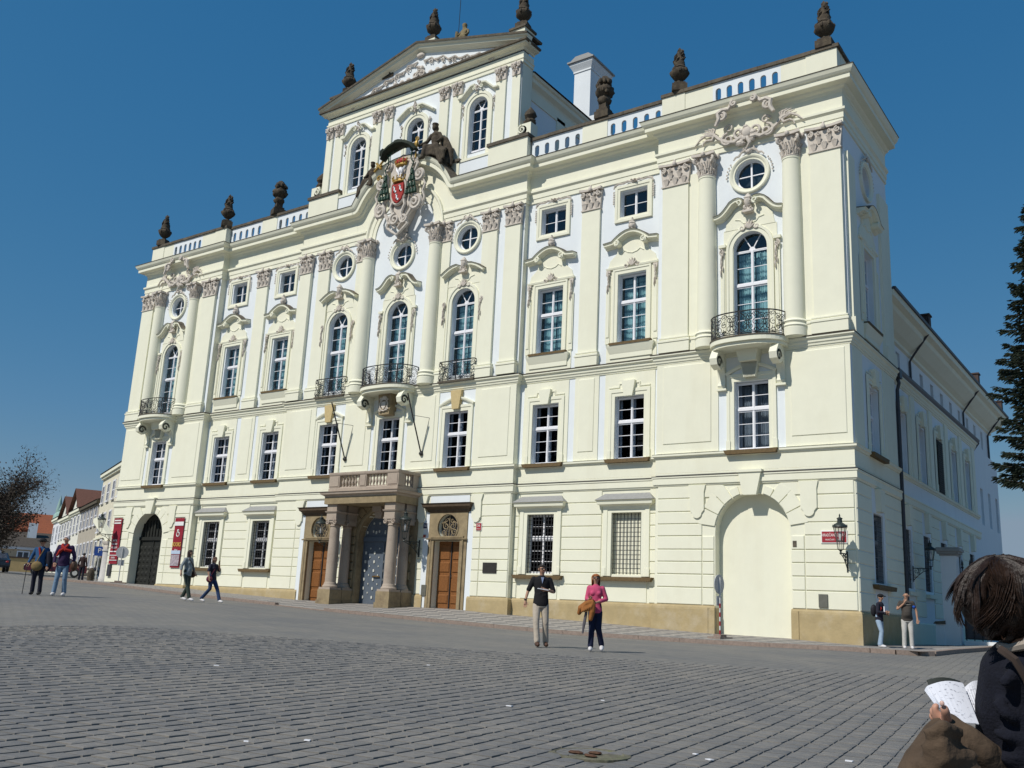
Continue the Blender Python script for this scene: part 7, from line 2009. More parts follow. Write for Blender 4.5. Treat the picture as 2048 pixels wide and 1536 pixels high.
def person(label, x, y, z, yaw, H, legs, arms, look=0.0, shirt=None, sleeve=1.0, trousers=None, shoes=None, hair=None, hairlen=0, female=False, belly=0.0, lean=(0, 0), glasses=False, extras=None, group=None, hat=None):
    """local frame: faces -y, its left is +x; legs: [(knee, ankle)]*2, arms: [(elbow, wrist, handdir)]*2 in a body of height 1.75"""
    t = thing('person', label, 'person', (x, y, z), group, yaw)
    s = H / 1.75; t.scale = (s, s, s)
    lx, ly = lean
    w = .87 if female else 1.0
    pel = (0, 0, .95); wai = (lx * .3, ly * .3 - belly * .3, 1.10); che = (lx * .7, ly * .7, 1.30); nb = (lx, ly, 1.455)
    hd = (lx + .0, ly - .02, 1.60); top = (lx, ly - .015, 1.67)
    shx = .19 * w
    ch = [[(pel, .085 * w, 'pel'), (wai, .08 * w), (che, .095 * w, 'ch'), ((lx, ly, 1.42), .06, 'nk0'), (nb, .052), ((lx, ly - .01, 1.52), .052, 'jaw'), ((hd[0], hd[1] - .012, 1.565), .066), (hd, .083), (top, .078)]]
    names = []
    for i, sd in enumerate((-1, 1)):
        knee, ank = legs[i]
        hip = (sd * .085, 0, .90)
        ch.append([('pel',), (hip, .07), (lerp(hip, knee, .5), .06), (knee, .045), (lerp(knee, ank, .4), .045), (ank, .035)])
        el, wr, hdv = arms[i]
        sh = (lx + sd * shx, ly + .01, 1.40)
        ch.append([('ch',), (sh, .052), (lerp(sh, el, .5), .045), (el, .037), (lerp(el, wr, .5), .033), (wr, .024, 'w%d' % i)])
        ch += hand_chains('w%d' % i, wr, hdv, (0, -1, .2) if abs(hdv[1]) < .7 else (0, 0, 1), .55)
    obj_from('body', chain_skin('body', ch, skin_m, 1), t)
    # face
    q = MB(); hx, hy = hd[0], hd[1]
    lk = math.radians(look)
    def fp(a, dz, r): return (hx + r * math.sin(a + lk), hy - .012 - r * math.cos(a + lk), 1.60 + dz)
    q.tube([fp(0, .02, .075), fp(0, -.012, .098), fp(0, -.022, .085)], [.010, .013, .009], 5)
    for sd in (-1, 1): q.ball(fp(sd * PI / 2, -.005, .083), .012, .018, .03, 6, 5)
    q.build('nose_and_ears', skin_m, t, True, org=(0, 0, 0))
    q = MB()
    for sd in (-1, 1): q.ball(fp(sd * .38, .012, .078), .011, .011, .008, 6, 4)
    q.build('eyes', M['iron'], t, True, org=(0, 0, 0))
    q = MB(); q.tube([fp(-.25, -.05, .073), fp(0, -.054, .078), fp(.25, -.05, .073)], .006, 5); q.build('mouth', mat('lips', (.3, .1, .08), .6, .05, 5) if 'lips' not in M else M['lips'], t, org=(0, 0, 0))
    if glasses:
        q = MB()
        for sd in (-1, 1): q.ball(fp(sd * .36, .014, .084), .028, .014, .02, 8, 5)
        q.tube([fp(-1.4, .018, .086), fp(-.4, .02, .092), fp(.4, .02, .092), fp(1.4, .018, .086)], .005, 4)
        q.build('sunglasses', M['iron'], t, True, org=(0, 0, 0))
    if hair:
        q = MB(); N, Mm = 16, 8; vs = []
        for j in range(Mm + 1):
            el_ = PI / 2 * (1 - j / Mm * (1.25 if hairlen == 0 else 1.55))
            for i in range(N):
                a = 2 * PI * i / N + lk      # a=0 at the face (-y)
                front = max(0, math.cos(a - lk))
                e2 = max(el_, (R_(28) if front > .35 else -9)) if front > .35 else el_
                r = .094 + .006 * math.sin(3 * a) + (.012 * hairlen if front < .2 else 0)
                zz = 1.615 + .098 * math.sin(e2)
                if hairlen and front < .35 and j > Mm - 3: zz -= .045 * hairlen * (j - (Mm - 3))
                cr = r * max(.15 if j else .02, math.cos(e2)) if e2 > -.3 else r * .93
                vs.append((hx + cr * math.sin(a), hy - cr * math.cos(a) * 1.06 + .006, zz))
        q.add(vs, [(j * N + i, j * N + (i + 1) % N, (j + 1) * N + (i + 1) % N, (j + 1) * N + i) for j in range(Mm) for i in range(N)])
        q.build('hair', hair, t, True, org=(0, 0, 0))
    if hat:
        q = MB(); q.ball((hx, hy, 1.665), .105, .11, .07, 12, 6); q.tube([(hx - .06, hy - .09, 1.66), (hx, hy - .16, 1.65), (hx + .06, hy - .09, 1.66)], [.015, .02, .015], 6)
        if hat[1]: q.lathe([(.10, 1.64), (.17, 1.625), (.17, 1.635), (.10, 1.66)], (hx, hy, 0), 16)
        q.build('hat', hat[0], t, True, org=(0, 0, 0))
    def ctr_at(z):
        k = max(0, min(1, (z - .95) / .5)); return (lx * k, ly * k)
    hipw = 1.06 if female else 1.0
    if shirt:
        q = MB(); rings = [(.83, .168 * hipw, .120), (.90, .170 * hipw, .124), (1.0, .158, .115 + belly), (1.10, .148 if not female else .128, .108 + belly * 1.2), (1.22, .160, .116 + belly * .6), (1.32, .178, .120), (1.39, .178, .105), (1.43, .13, .085), (1.455, .075, .07), (1.475, .058, .058)]
        vs = []
        for z, rx, ry in rings:
            cx, cy = ctr_at(z)
            for k in range(20):
                a = 2 * PI * k / 20; vs.append((cx + rx * w * math.cos(a), cy + ry * math.sin(a), z))
        fs = [(jj * 20 + k, jj * 20 + (k + 1) % 20, (jj + 1) * 20 + (k + 1) % 20, (jj + 1) * 20 + k) for jj in range(len(rings) - 1) for k in range(20)]
        fs += [tuple(range(19, -1, -1)), tuple(range((len(rings) - 1) * 20, len(rings) * 20))]
        q.add(vs, fs)
        if female:
            for sd in (-1, 1): q.ball((lx * .7 + sd * .065, ly * .7 - .085, 1.27), .062, .055, .06, 10, 7)
        for i, sd in enumerate((-1, 1)):
            el, wr, _h = arms[i]; sh = (lx + sd * (shx - .02), ly + .01, 1.385)
            pts, rs = [sh, lerp(sh, el, .5)], [.066, .058]
            if sleeve >= .5: pts.append(lerp(sh, el, .9)); rs.append(.055)
            if sleeve > .7: pts += [el, lerp(el, wr, .5 if sleeve < 1 else .45)]; rs += [.052, .046]
            if sleeve >= 1: pts.append(lerp(el, wr, .97)); rs.append(.038)
            limb(q, [tuple(p) for p in pts], rs)
        for k in range(7):      # soft creases at the waist and elbows
            a = -PI / 2 + (k - 3) * .42; z = 1.0 + .03 * (k % 3)
            q.tube([(.135 * w * math.cos(a), (.105 + belly) * math.sin(a), z), (.15 * w * math.cos(a + .25), (.112 + belly) * math.sin(a + .25), z + .05)], .012, 5)
        obj_from('top', merge_mesh('top', q, shirt, .0125, 4), t)
    if trousers:
        q = MB(); rings = [(.80, .150, .105), (.88, .166 * hipw, .116), (.98, .160 * hipw, .112 + belly * .5), (1.05, .150, .104 + belly * .6)]
        vs = []
        for z, rx, ry in rings:
            for k in range(20):
                a = 2 * PI * k / 20; vs.append((rx * w * math.cos(a), ry * math.sin(a), z))
        fs = [(jj * 20 + k, jj * 20 + (k + 1) % 20, (jj + 1) * 20 + (k + 1) % 20, (jj + 1) * 20 + k) for jj in range(3) for k in range(20)] + [tuple(range(19, -1, -1)), tuple(range(60, 80))]
        q.add(vs, fs)
        for i, sd in enumerate((-1, 1)):
            knee, ank = legs[i]; hip = (sd * .085 * w, .0, .86)
            limb(q, [hip, lerp(hip, knee, .5), knee, lerp(knee, ank, .5), lerp(knee, ank, .97)], [.092, .084, .070, .066, .066])
            for z_, o_ in ((.05, .01), (.3, -.01), (.85, .008), (.93, -.006)):
                c = lerp(knee, ank, z_); q.tube([(c[0] - .06, c[1] - .02, c[2] + .01 + o_), (c[0], c[1] - .068, c[2] - o_), (c[0] + .06, c[1] - .02, c[2] + .015)], .010, 5)
            f_ = lerp(hip, knee, .8); q.ball(f_, .05, .06, .05, 8, 5)
        obj_from('trousers', merge_mesh('trousers', q, trousers, .0125, 3), t)
    if shoes:
        for i in range(2):
            knee, ank = legs[i]
            fy = -.15
            dz = ank[2] - .085
            tip = -.02 if ank[1] > .12 else 0
            me = chain_skin('shoe', [[((ank[0], ank[1] + .05, .05 + dz), .055), ((ank[0], ank[1] - .03, .055 + dz), .060), ((ank[0], ank[1] - .11, .04 + max(0, dz * .4)), .052), ((ank[0], ank[1] - .20, .035 + max(0, dz * .1)), .042)]], shoes, 1)
            obj_from('shoe', me, t)
    if extras: extras(t)
    return t
ST = [((-.10, -.02, .50), (-.11, .02, .085)), ((.10, -.02, .50), (.11, .02, .085))]
def walk(a=.2, b=.2): return [((-.09, -.12 - a * .3, .50), (-.09, -.22 - a * .5, .10)), ((.09, -.02, .50), (.09, .18 + b * .5, .13))]
def walk2(a=.2, b=.2): return [((-.09, -.02, .50), (-.09, .18 + b * .5, .13)), ((.09, -.12 - a * .3, .50), (.09, -.22 - a * .5, .10))]
HANG = ((-.25, .03, 1.12), (-.27, -.03, .87), (0, -.1, -1)), ((.25, .03, 1.12), (.27, -.03, .87), (0, -.1, -1))
def dirw(dx, dy): return math.atan2(dx, -dy)      # yaw so that local -y points to (dx,dy)
blackc, beigec, pinkc, navyc = cloth('black_knit', (.012, .012, .014)), cloth('beige_cotton', (.44, .38, .31)), cloth('pink_knit', (.52, .075, .16)), cloth('navy_denim', (.012, .017, .045))
brownl = mat('brown_leather', (.08, .04, .025), .5, .2, 8); whitel = mat('white_trainer', (.62, .6, .6), .6, .1, 8)
tan = mat('tan_jacket', (.30, .115, .03), .85, .2, 10, .2, 20)
# man with the white paper
def ex(t):
    q = MB(); q.box(-.13, .09, -.47, -.35, 1.20, 1.215); q.xf(lambda a, b, c: (a, b, c + (a + .3) * -.12)); q.build('held_paper', M['wframe'], t, org=(0, 0, 0))
    q = MB(); q.box(.09, .15, -.02, .10, .96, 1.08); q.build('belt_pouch', M['iron'], t, org=(0, 0, 0))
    q = MB(); q.prism([(-.03, 1.43), (.03, 1.43), (0, 1.30)], -.128, -.10); q.build('blue_undershirt', cloth('pale_blue', (.28, .34, .5)), t, org=(0, 0, 0))
    q = MB(); q.lathe([(.031, -.01), (.031, .02)], (-.335, -.02, .95), 10); q.build('watch', M['iron'], t, org=(0, 0, 0))
person('man in black shirt and beige trousers on the square holding a white paper', 20.2, -16.3, G(20.2, -16.3), dirw(1, -1.15), 1.88,
       [((-.10, -.10, .50), (-.07, -.16, .09)), ((.11, -.03, .50), (.14, .05, .09))], (((-.28, .04, 1.14), (-.34, -.02, .93), (0, -.1, -1)), ((.27, -.02, 1.13), (.06, -.30, 1.17), (-1, -.4, .15))),
       15, blackc, .6, beigec, brownl, mat('black_hair', (.02, .016, .013), .6, .2, 20), glasses=True, extras=ex)
def ex(t):
    mbb = MB()
    q = MB(); limb(q, [(-.06, -.27, 1.08), (-.2, -.27, 1.03), (-.32, -.24, .93), (-.36, -.2, .82)], [.055, .07, .075, .05], 8)
    limb(q, [(-.05, -.27, 1.03), (-.07, -.27, .86), (-.10, -.26, .70)], [.06, .07, .05], 8)
    for k in range(5): q.tube([(-.05 - .05 * k, -.31, 1.08 - .02 * k), (-.10 - .05 * k, -.33, .96 - .03 * k), (-.08 - .05 * k, -.3, .84)], [.018, .03, .012], 6)
    me = merge_mesh('carried_jacket', q, tan, .012, 2)
    obj_from('carried_jacket', me, t)
    q = MB(); q.tube([(-.2, -.26, .85), (-.24, -.25, .6), (-.27, -.24, .38)], [.03, .035, .02], 6); q.build('hanging_lining', mat('grey_lining', (.12, .11, .12), .9, .1, 8), t, org=(0, 0, 0))
person('red haired woman in pink top carrying a tan jacket on her arm', 21.5, -16.05, G(21.5, -16.05), dirw(.75, -1.3), 1.72,
       [((-.07, -.04, .50), (-.09, -.06, .09)), ((.08, -.06, .50), (.16, .10, .13))], (((-.2, -.02, 1.14), (-.13, -.24, 1.12), (.3, -.6, .5)), ((.24, .03, 1.15), (-.02, -.26, 1.05), (-1, -.2, .0))),
       0, pinkc, .8, navyc, whitel, mat('auburn_hair', (.30, .10, .03), .6, .25, 25), 1, True, glasses=True, extras=ex)
# pair on the left
bluej = cloth('blue_jacket', (.02, .07, .17)); darkc = cloth('dark_cloth', (.018, .018, .03)); jean = cloth('washed_jeans', (.16, .24, .34)); redsc = cloth('red_scarf', (.30, .02, .015))
def ex(t):
    q = MB(); q.tube([(-.30, -.24, .0), (-.30, -.20, .88), (-.28, -.16, .92)], .012, 6); q.build('walking_stick', M['iron'], t, org=(0, 0, 0))
    q = MB(); q.ball((-.02, -.2, .86), .17, .09, .15, 10, 7); q.tube([(.1, -.1, 1.4), (0, -.2, 1.1), (-.05, -.2, .95)], .018, 5); q.build('shoulder_bag', mat('straw_bag', (.20, .14, .06), .9, .2, 12), t, True, org=(0, 0, 0))
    q = MB(); q.tube([(-.05, -.12, 1.43), (0, -.15, 1.3), (.02, -.15, 1.15)], [.03, .035, .02], 6); q.build('red_neckerchief', redsc, t, True, org=(0, 0, 0))
    me = chain_skin('draped_coat', [[((.22, -.02, 1.35), .08), ((.26, 0, 1.1), .11), ((.27, 0, .85), .10), ((.2, 0, .7), .06)]], darkc, 2); obj_from('draped_coat', me, t)
person('person in dark brimmed hat and blue jacket leaning on a walking stick', 3.35, -19.0, G(3.35, -19.0), dirw(1, -1.05), 1.74, ST,
       (((-.27, .0, 1.14), (-.29, -.14, .96), (0, -.3, -1)), ((.25, .03, 1.12), (.24, -.08, .88), (0, -.1, -1))), -15, bluej, 1.0, darkc, M['iron'], M['iron'], glasses=True, extras=ex, hat=(blackc, True), belly=.05)
def ex(t):
    q = MB(); q.tube([(.07, -.02, 1.46), (.03, -.14, 1.36), (-.1, -.16, 1.26), (-.17, -.15, 1.12)], [.04, .045, .05, .03], 7); q.tube([(-.09, 0, 1.45), (-.05, -.13, 1.38), (.05, -.17, 1.3), (.2, -.12, 1.27)], [.045, .05, .05, .04], 7); q.build('red_scarf', redsc, t, True, org=(0, 0, 0))
    q = MB(); q.ball((.29, .02, .86), .10, .14, .16, 10, 7); q.build('dark_bag', brownl, t, True, org=(0, 0, 0))
person('white haired man with red scarf, purple jacket and pale jeans at far left', 3.8, -18.5, G(3.8, -18.5), dirw(1, -1.0), 1.88, [((-.10, -.06, .50), (-.13, -.06, .085)), ((.10, -.02, .50), (.12, .06, .09))],
       (((-.26, .02, 1.13), (-.22, -.12, .93), (.3, -.3, -1)), ((.27, .04, 1.12), (.28, -.02, .88), (0, -.1, -1))), -45, cloth('purple_jacket', (.035, .018, .06)), 1.0, jean, whitel, mat('white_hair', (.55, .5, .5), .7, .15, 20), belly=.04, extras=ex)
# two women crossing in front of the left wing
def ex(t):
    q = MB(); q.tube([(-.12, -.1, 1.42), (.1, -.16, 1.15), (.26, -.04, .98)], .014, 5); q.ball((.28, .02, .90), .07, .15, .12, 10, 7); q.build('shoulder_bag', brownl, t, True, org=(0, 0, 0))
person('dark haired woman in grey jacket and green trousers strolling past the palace', 4.85, -14.7, G(4.85, -14.7), dirw(1, .25), 1.72, walk(.1, .0), (((-.27, .06, 1.14), (-.33, .0, .93), (-.2, -.2, -1)), ((.26, .02, 1.14), (.24, -.12, .95), (0, -.4, -.8))),
       40, cloth('grey_jacket', (.22, .25, .26)), .9, cloth('green_trousers', (.035, .05, .04)), whitel, mat('dark_hair', (.03, .018, .015), .6, .2, 20), .6, True, belly=.04, extras=ex)
def ex(t):
    q = MB(); q.ball((-.2, -.05, .86), .09, .15, .13, 10, 7); q.tube([(.1, -.05, 1.42), (-.1, -.15, 1.2), (-.2, -.1, .98)], .014, 5); q.build('shoulder_bag', mat('maroon_bag', (.10, .015, .03), .6, .15, 8), t, True, org=(0, 0, 0))
person('woman in dark top and blue jeans striding past, hand raised to her face', 3.4, -12.55, G(3.4, -12.55), dirw(1, .1), 1.66, walk2(.35, .4), (((-.27, -.02, 1.14), (-.27, -.12, .92), (0, -.2, -1)), ((.24, -.08, 1.18), (.08, -.20, 1.44), (-.3, -.1, 1))),
       0, cloth('dark_navy_top', (.02, .02, .035)), .6, cloth('blue_jeans', (.02, .045, .11)), whitel, mat('brown_hair', (.10, .05, .03), .6, .2, 20), .4, True, extras=ex)
# two men at the right corner
def ex(t):
    q = MB(); q.ball((0, .17, 1.18), .14, .10, .2, 10, 7); q.build('backpack', mat('black_backpack', (.015, .015, .02), .7, .1, 8), t, True, org=(0, 0, 0))
    q = MB(); q.tube([(-.1, -.02, 1.44), (-.12, -.13, 1.25), (-.13, -.02, 1.05)], .022, 5); q.tube([(.1, -.02, 1.44), (.12, -.13, 1.25), (.13, -.02, 1.05)], .022, 5); q.build('backpack_strap', redsc, t, True, org=(0, 0, 0))
    q = MB(); q.box(-.14, -.04, -.24, -.21, 1.1, 1.32); q.build('white_paper', M['wframe'], t, org=(0, 0, 0))
person('man in dark jacket and cap with a backpack by the right corner', 23.75, -1.25, S(23.75, -1.25), dirw(.95, -.1), 1.76, [((-.10, -.10, .50), (-.10, -.05, .085)), ((.10, -.02, .50), (.10, .06, .085))],
       (((-.22, -.04, 1.13), (-.10, -.24, 1.12), (.4, -.4, .1)), ((.24, .0, 1.12), (.1, -.24, 1.08), (-.8, -.4, 0))), -25, darkc, 1.0, cloth('pale_jeans', (.30, .40, .52)), whitel, M['iron'], extras=ex, hat=(blackc, False), lean=(0, -.05))
def ex(t):
    for z in (1.02, 1.12, 1.22, 1.32):
        q = MB(); q.lathe([(.148, -.012), (.152, 0), (.148, .012)], (0, -.01, z), 18, sy=.98); q.build('pale_stripe', cloth('stripe', (.26, .24, .21)), t, True, org=(0, 0, 0))
    for sd in (-1, 1): q = MB(); q.ball((sd * .20, .01, 1.27), .068, .068, .06, 8, 6); q.build('blue_sleeve_end', cloth('bright_blue', (.02, .09, .42)), t, True, org=(0, 0, 0))
person('bald man in brown striped shirt and pale trousers, hand at his mouth', 24.55, -.9, S(24.55, -.9), dirw(.35, -1), 1.88, ST,
       (((-.28, -.04, 1.16), (-.06, -.20, 1.38), (.3, .1, 1)), ((.28, .03, 1.14), (.29, -.02, .9), (0, -.1, -1))), -10, cloth('brown_stripe_shirt', (.06, .052, .045)), .45, cloth('pale_cargo', (.50, .49, .46)), whitel, None, belly=.08, extras=ex)
# far left passers-by
person('walker in grey jacket carrying a dark bag behind the left couple', -26.3, 1.2, G(-26.3, 1.2), dirw(1, -.2), 1.80, walk(.1, .2), HANG, 0, cloth('grey_coat', (.12, .13, .12)), 1.0, cloth('blue_grey_jeans', (.05, .08, .12)), brownl, mat('h1', (.03, .02, .02), .6, .2, 20),
       extras=lambda t: (lambda q: (q.ball((-.33, -.12, .7), .08, .2, .14, 8, 6), q.build('carried_bag', darkc, t, True, org=(0, 0, 0))))(MB()))
person('figure in a dark brown jacket standing under the blue parking sign', -24.3, -1.2, G(-24.3, -1.2), dirw(-.6, 1), 1.75, ST, HANG, 0, cloth('dark_brown_jacket', (.035, .02, .02)), 1.0, darkc, M['iron'], M['iron'])

# ================================================================== the woman reading in the foreground
fwm = thing('person', 'dark haired woman in black jumper seen from behind reading leaflets, lower right', 'person', (31.62, -32.55, G(31.6, -32.5)))
O = Vector((31.62, -32.55, G(31.6, -32.5)))
def cp(px, py, d):      # a measured spot: pixel and distance turned into a world point (numbers from the photo survey)
    r = FW * d + RT * ((px - 1024) / 1896.5 * d) - UP * ((py - 768) / 1896.5 * d)
    p = CAM + r
    return tuple(p - O)
knit = mat('black_jumper', (.006, .007, .014), .95, .3, 40, .3, 120)
suede = mat('brown_suede', (.085, .058, .038), .95, .28, 9, .9, 14)
D0 = 2.75
q = MB()
limb(q, [cp(2100, 1850, D0), cp(2100, 1700, D0), cp(2105, 1560, D0), cp(2108, 1450, D0), cp(2106, 1392, D0)], [.17, .17, .185, .19, .165], 16)
limb(q, [cp(2095, 1335, D0 + .02), cp(2070, 1290, D0)], [.10, .058], 12)
limb(q, [cp(2046, 1358, D0), cp(2018, 1420, D0 + .01), cp(2014, 1500, D0 + .03), cp(2008, 1570, D0 + .06), cp(1960, 1580, D0 + .1)], [.122, .094, .086, .078, .06], 12)
limb(q, [cp(2180, 1370, D0 + .1), cp(2225, 1480, D0 + .15), cp(2220, 1600, D0 + .2)], [.115, .09, .08], 12)
for (a, b, r) in (((1990, 1400), (2030, 1440), .02), ((1985, 1460), (2040, 1480), .018), ((2000, 1520), (2060, 1500), .02), ((2040, 1330), (2000, 1370), .02)):
    q.tube([cp(a[0], a[1], D0 - .07), cp((a[0] + b[0]) / 2, (a[1] + b[1]) / 2 + 6, D0 - .10), cp(b[0], b[1], D0 - .10)], r, 6)
obj_from('jumper', merge_mesh('jumper', q, knit, .012, 8), fwm)
gz_ = G(31.6, -32.5)
legsm = []
base = Vector(cp(2100, 1830, D0))
c3 = [[(tuple(base), .17, 'p')]]
for sd in (-1, 1):
    h = base + RT * .1 * sd; kn = Vector((h.x, h.y, .48)); an = Vector((h.x, h.y, .08))
    c3.append([('p',), (tuple(h - UP * .1), .12), (tuple(kn), .085), (tuple(an), .07)])
obj_from('trousers', chain_skin('trousers', c3, navyc, 1), fwm)
for sd in (-1, 1):
    h = base + RT * .1 * sd
    me = chain_skin('shoe', [[((h.x, h.y, .05), .05), ((h.x - .08, h.y + .12, .045), .045), ((h.x - .11, h.y + .18, .04), .035)]], brownl, 1); obj_from('shoe', me, fwm)
# neck and head (bent forward, looking down to the left)
ch = [[(cp(2082, 1330, D0), .075), (cp(2062, 1285, D0), .062), (cp(2034, 1240, D0 + .03), .08), (cp(2014, 1205, D0 + .04), .088), (cp(2012, 1175, D0 + .04), .078)],
      ]
obj_from('head', chain_skin('head', ch, skin_m, 2), fwm)
# face side details turned away from the camera
q = MB(); q.ball(cp(1985, 1222, D0 + .10), .016, .016, .02, 6, 5); q.ball(cp(2052, 1222, D0 - .045), .012, .02, .03, 8, 6); q.build('nose_and_ear', skin_m, fwm, True, org=(0, 0, 0))
hairm = mat('dark_brown_hair', (.022, .012, .008), .5, .6, 25, .3, 60, spec=.35)
q = MB(); rnd = random.Random(12)
ctr = Vector(cp(2012, 1196, D0 + .02))
e1, e2, e3 = RT, UP, FW
N, Mm = 40, 22; vs = []
for j in range(Mm + 1):
    b = PI * j / Mm
    for i in range(N):
        a = 2 * PI * i / N
        r = .111 + .009 * math.sin(5 * a + 3 * b) + .005 * math.sin(11 * a - 5 * b) + .003 * math.sin(23 * a + 7 * b)
        dx, dy, dz = r * math.sin(b) * math.cos(a) * 1.02, r * math.cos(b) * 1.02, r * math.sin(b) * math.sin(a)
        if dy < -.04: dx -= .25 * (-dy - .04) * 0
        vs.append(tuple(ctr + e1 * (dx - .10 * max(0, -dy)) + e2 * dy + e3 * dz))
q.add(vs, [(j * N + i, j * N + (i + 1) % N, (j + 1) * N + (i + 1) % N, (j + 1) * N + i) for j in range(Mm) for i in range(N)])
q.build('hair', hairm, fwm, True, org=(0, 0, 0))
q = MB()      # layered clumps of fine strands
def hpt(aa, b, rr, out_, fl):
    x = rr * math.sin(b) * math.cos(aa); y = rr * math.cos(b); z = rr * math.sin(b) * math.sin(aa)
    x, y = x * .96 - y * .25, x * .25 + y * .96
    low = max(0, -y)
    return ctr + e1 * (x * out_ * 1.02 - .30 * low - fl) + e2 * (y * .98) + e3 * z * out_
for c in range(95):
    a = rnd.uniform(0, 2 * PI); L = rnd.uniform(.45, 1.08); sw = rnd.uniform(-1.1, 1.1); b0 = rnd.choice((.03, .05, .4, .8)) * rnd.random()
    rc = .114 + rnd.uniform(0, .014); fl_ = rnd.uniform(-.006, .035) if math.cos(a) < .2 else rnd.uniform(-.01, .01); ph = rnd.uniform(0, 6.28); wv = rnd.uniform(.02, .10)
    for k in range(20):
        da, dr, dL = rnd.gauss(0, .075), rnd.uniform(-.004, .003), rnd.uniform(-.07, .05); pts = []
        for i in range(8):
            t_ = i / 7; b = b0 + t_ * (L + dL) * 2.1 * (1 - b0 * .2)
            spread = 1 - .55 * t_ * t_
            aa = a + da * spread / max(.25, math.sin(min(2.6, b) + .05)) * .8 + sw * t_ * t_ * .6 + wv * math.sin(ph + 6 * t_)
            pts.append(hpt(aa, b, rc + dr, 1 + .05 * t_ * math.sin(ph + 4 * t_), fl_ * t_ ** 3))
        w0 = rnd.uniform(.0011, .0021)
        q.tube(pts, [w0, w0 * 1.3, w0 * 1.3, w0 * 1.3, w0 * 1.2, w0, w0 * .7, .0003], 3, False)
o = q.build('hair_strands', hairm, fwm, True, org=(0, 0, 0)); o['kind'] = 'stuff'
q = MB(); q.tube([cp(2000, 1298, D0 - .08), cp(2030, 1320, D0 - .12), cp(2055, 1362, D0 - .13), cp(2070, 1420, D0 - .18)], .012, 6); q.xf(lambda a, b, c: (a, b, c)); q.build('bag_strap', mat('strap_leather', (.05, .035, .028), .6, .2, 10), fwm, True, org=(0, 0, 0))
q = MB(); q.tube([cp(2072, 1262, D0 - .07), cp(2052, 1290, D0 - .08), cp(2020, 1296, D0 - .05), cp(1995, 1290, D0 - .02)], [.018, .016, .012, .01], 7); q.build('collar', mat('pale_collar', (.32, .28, .24), .9, .2, 20), fwm, True, org=(0, 0, 0))
# forearm under a suede coat, hand and leaflets
q = MB()
limb(q, [cp(1850, 1640, D0 - .12), cp(1868, 1545, D0 - .08), cp(1886, 1480, D0 - .03), cp(1896, 1456, D0)], [.12, .092, .062, .046], 12)
limb(q, [cp(1905, 1462, D0 - .02), cp(1930, 1478, D0 - .05), cp(1958, 1500, D0 - .06), cp(1990, 1550, D0)], [.040, .045, .045, .08], 10)
for (p0, p1, p2, r) in (((1846, 1500), (1880, 1486), (1925, 1500), .026), ((1838, 1536), (1885, 1512), (1950, 1512), .03), ((1850, 1470), (1885, 1452), (1925, 1466), .022), ((1840, 1580), (1890, 1560), (1960, 1540), .035), ((1862, 1520), (1868, 1545), (1850, 1580), .022)):
    q.tube([cp(p0[0], p0[1], D0 - .13), cp(p1[0], p1[1], D0 - .16), cp(p2[0], p2[1], D0 - .12)], [r * .7, r, r * .6], 8)
obj_from('suede_coat', merge_mesh('suede_coat', q, suede, .010, 5), fwm)
wr = Vector(cp(1890, 1452, D0)); 
hc = [[(tuple(wr), .026, 'w'), (cp(1882, 1432, D0), .028, 'p')]]
for k, (px0, py0, px1, py1, px2, py2, dd) in enumerate(((1872, 1425, 1868, 1414, 1876, 1408, .0), (1870, 1432, 1863, 1422, 1870, 1414, .015), (1872, 1440, 1862, 1434, 1866, 1424, .03), (1876, 1446, 1866, 1444, 1868, 1436, .045))):
    hc.append([('p',), (cp(px0, py0, D0 + dd), .0115), (cp(px1, py1, D0 + dd), .0105), (cp(px2, py2, D0 + dd + .005), .0085)])
hc.append([('w',), (cp(1893, 1436, D0 - .035), .0145), (cp(1890, 1420, D0 - .05), .013), (cp(1885, 1410, D0 - .045), .0105)])
hskin = mat('hand_skin', (.50, .27, .19), .55, .06, 20)
obj_from('hand', chain_skin('hand', hc, hskin, 2), fwm)
q = MB(); q.ball(cp(1884, 1407, D0 - .056), .007, .005, .008, 8, 5); q.build('thumb_nail', mat('nail', (.6, .4, .34), .35, .05, 9), fwm, True, org=(0, 0, 0))
def leaflet(name, label, corners, d, m_, thick=.0015):
    q = MB(); n = 8; vs = []
    tl, tr, br, bl = corners
    for i in range(n + 1):
        t_ = i / n; bulge = .02 * math.sin(PI * t_)
        a = Vector(cp(tl[0] + (tr[0] - tl[0]) * t_, tl[1] + (tr[1] - tl[1]) * t_, d[0] + (d[1] - d[0]) * t_)) + UP * bulge * .5
        b = Vector(cp(bl[0] + (br[0] - bl[0]) * t_, bl[1] + (br[1] - bl[1]) * t_, d[3] + (d[2] - d[3]) * t_)) + UP * bulge * .2
        vs += [tuple(a), tuple(b)]
    q.add(vs, [(2 * i, 2 * i + 2, 2 * i + 3, 2 * i + 1) for i in range(n)])
    vs2 = [tuple(Vector(v) - UP * thick) for v in vs]; q.add(vs2, [(2 * i, 2 * i + 1, 2 * i + 3, 2 * i + 2) for i in range(n)])
    o = q.build(name, m_, None, loc=(0, 0, 0)); o.location = O; return tag(o, label, 'leaflet')
paper = mat('leaflet_paper', (.66, .68, .74), .6, .05, 12)
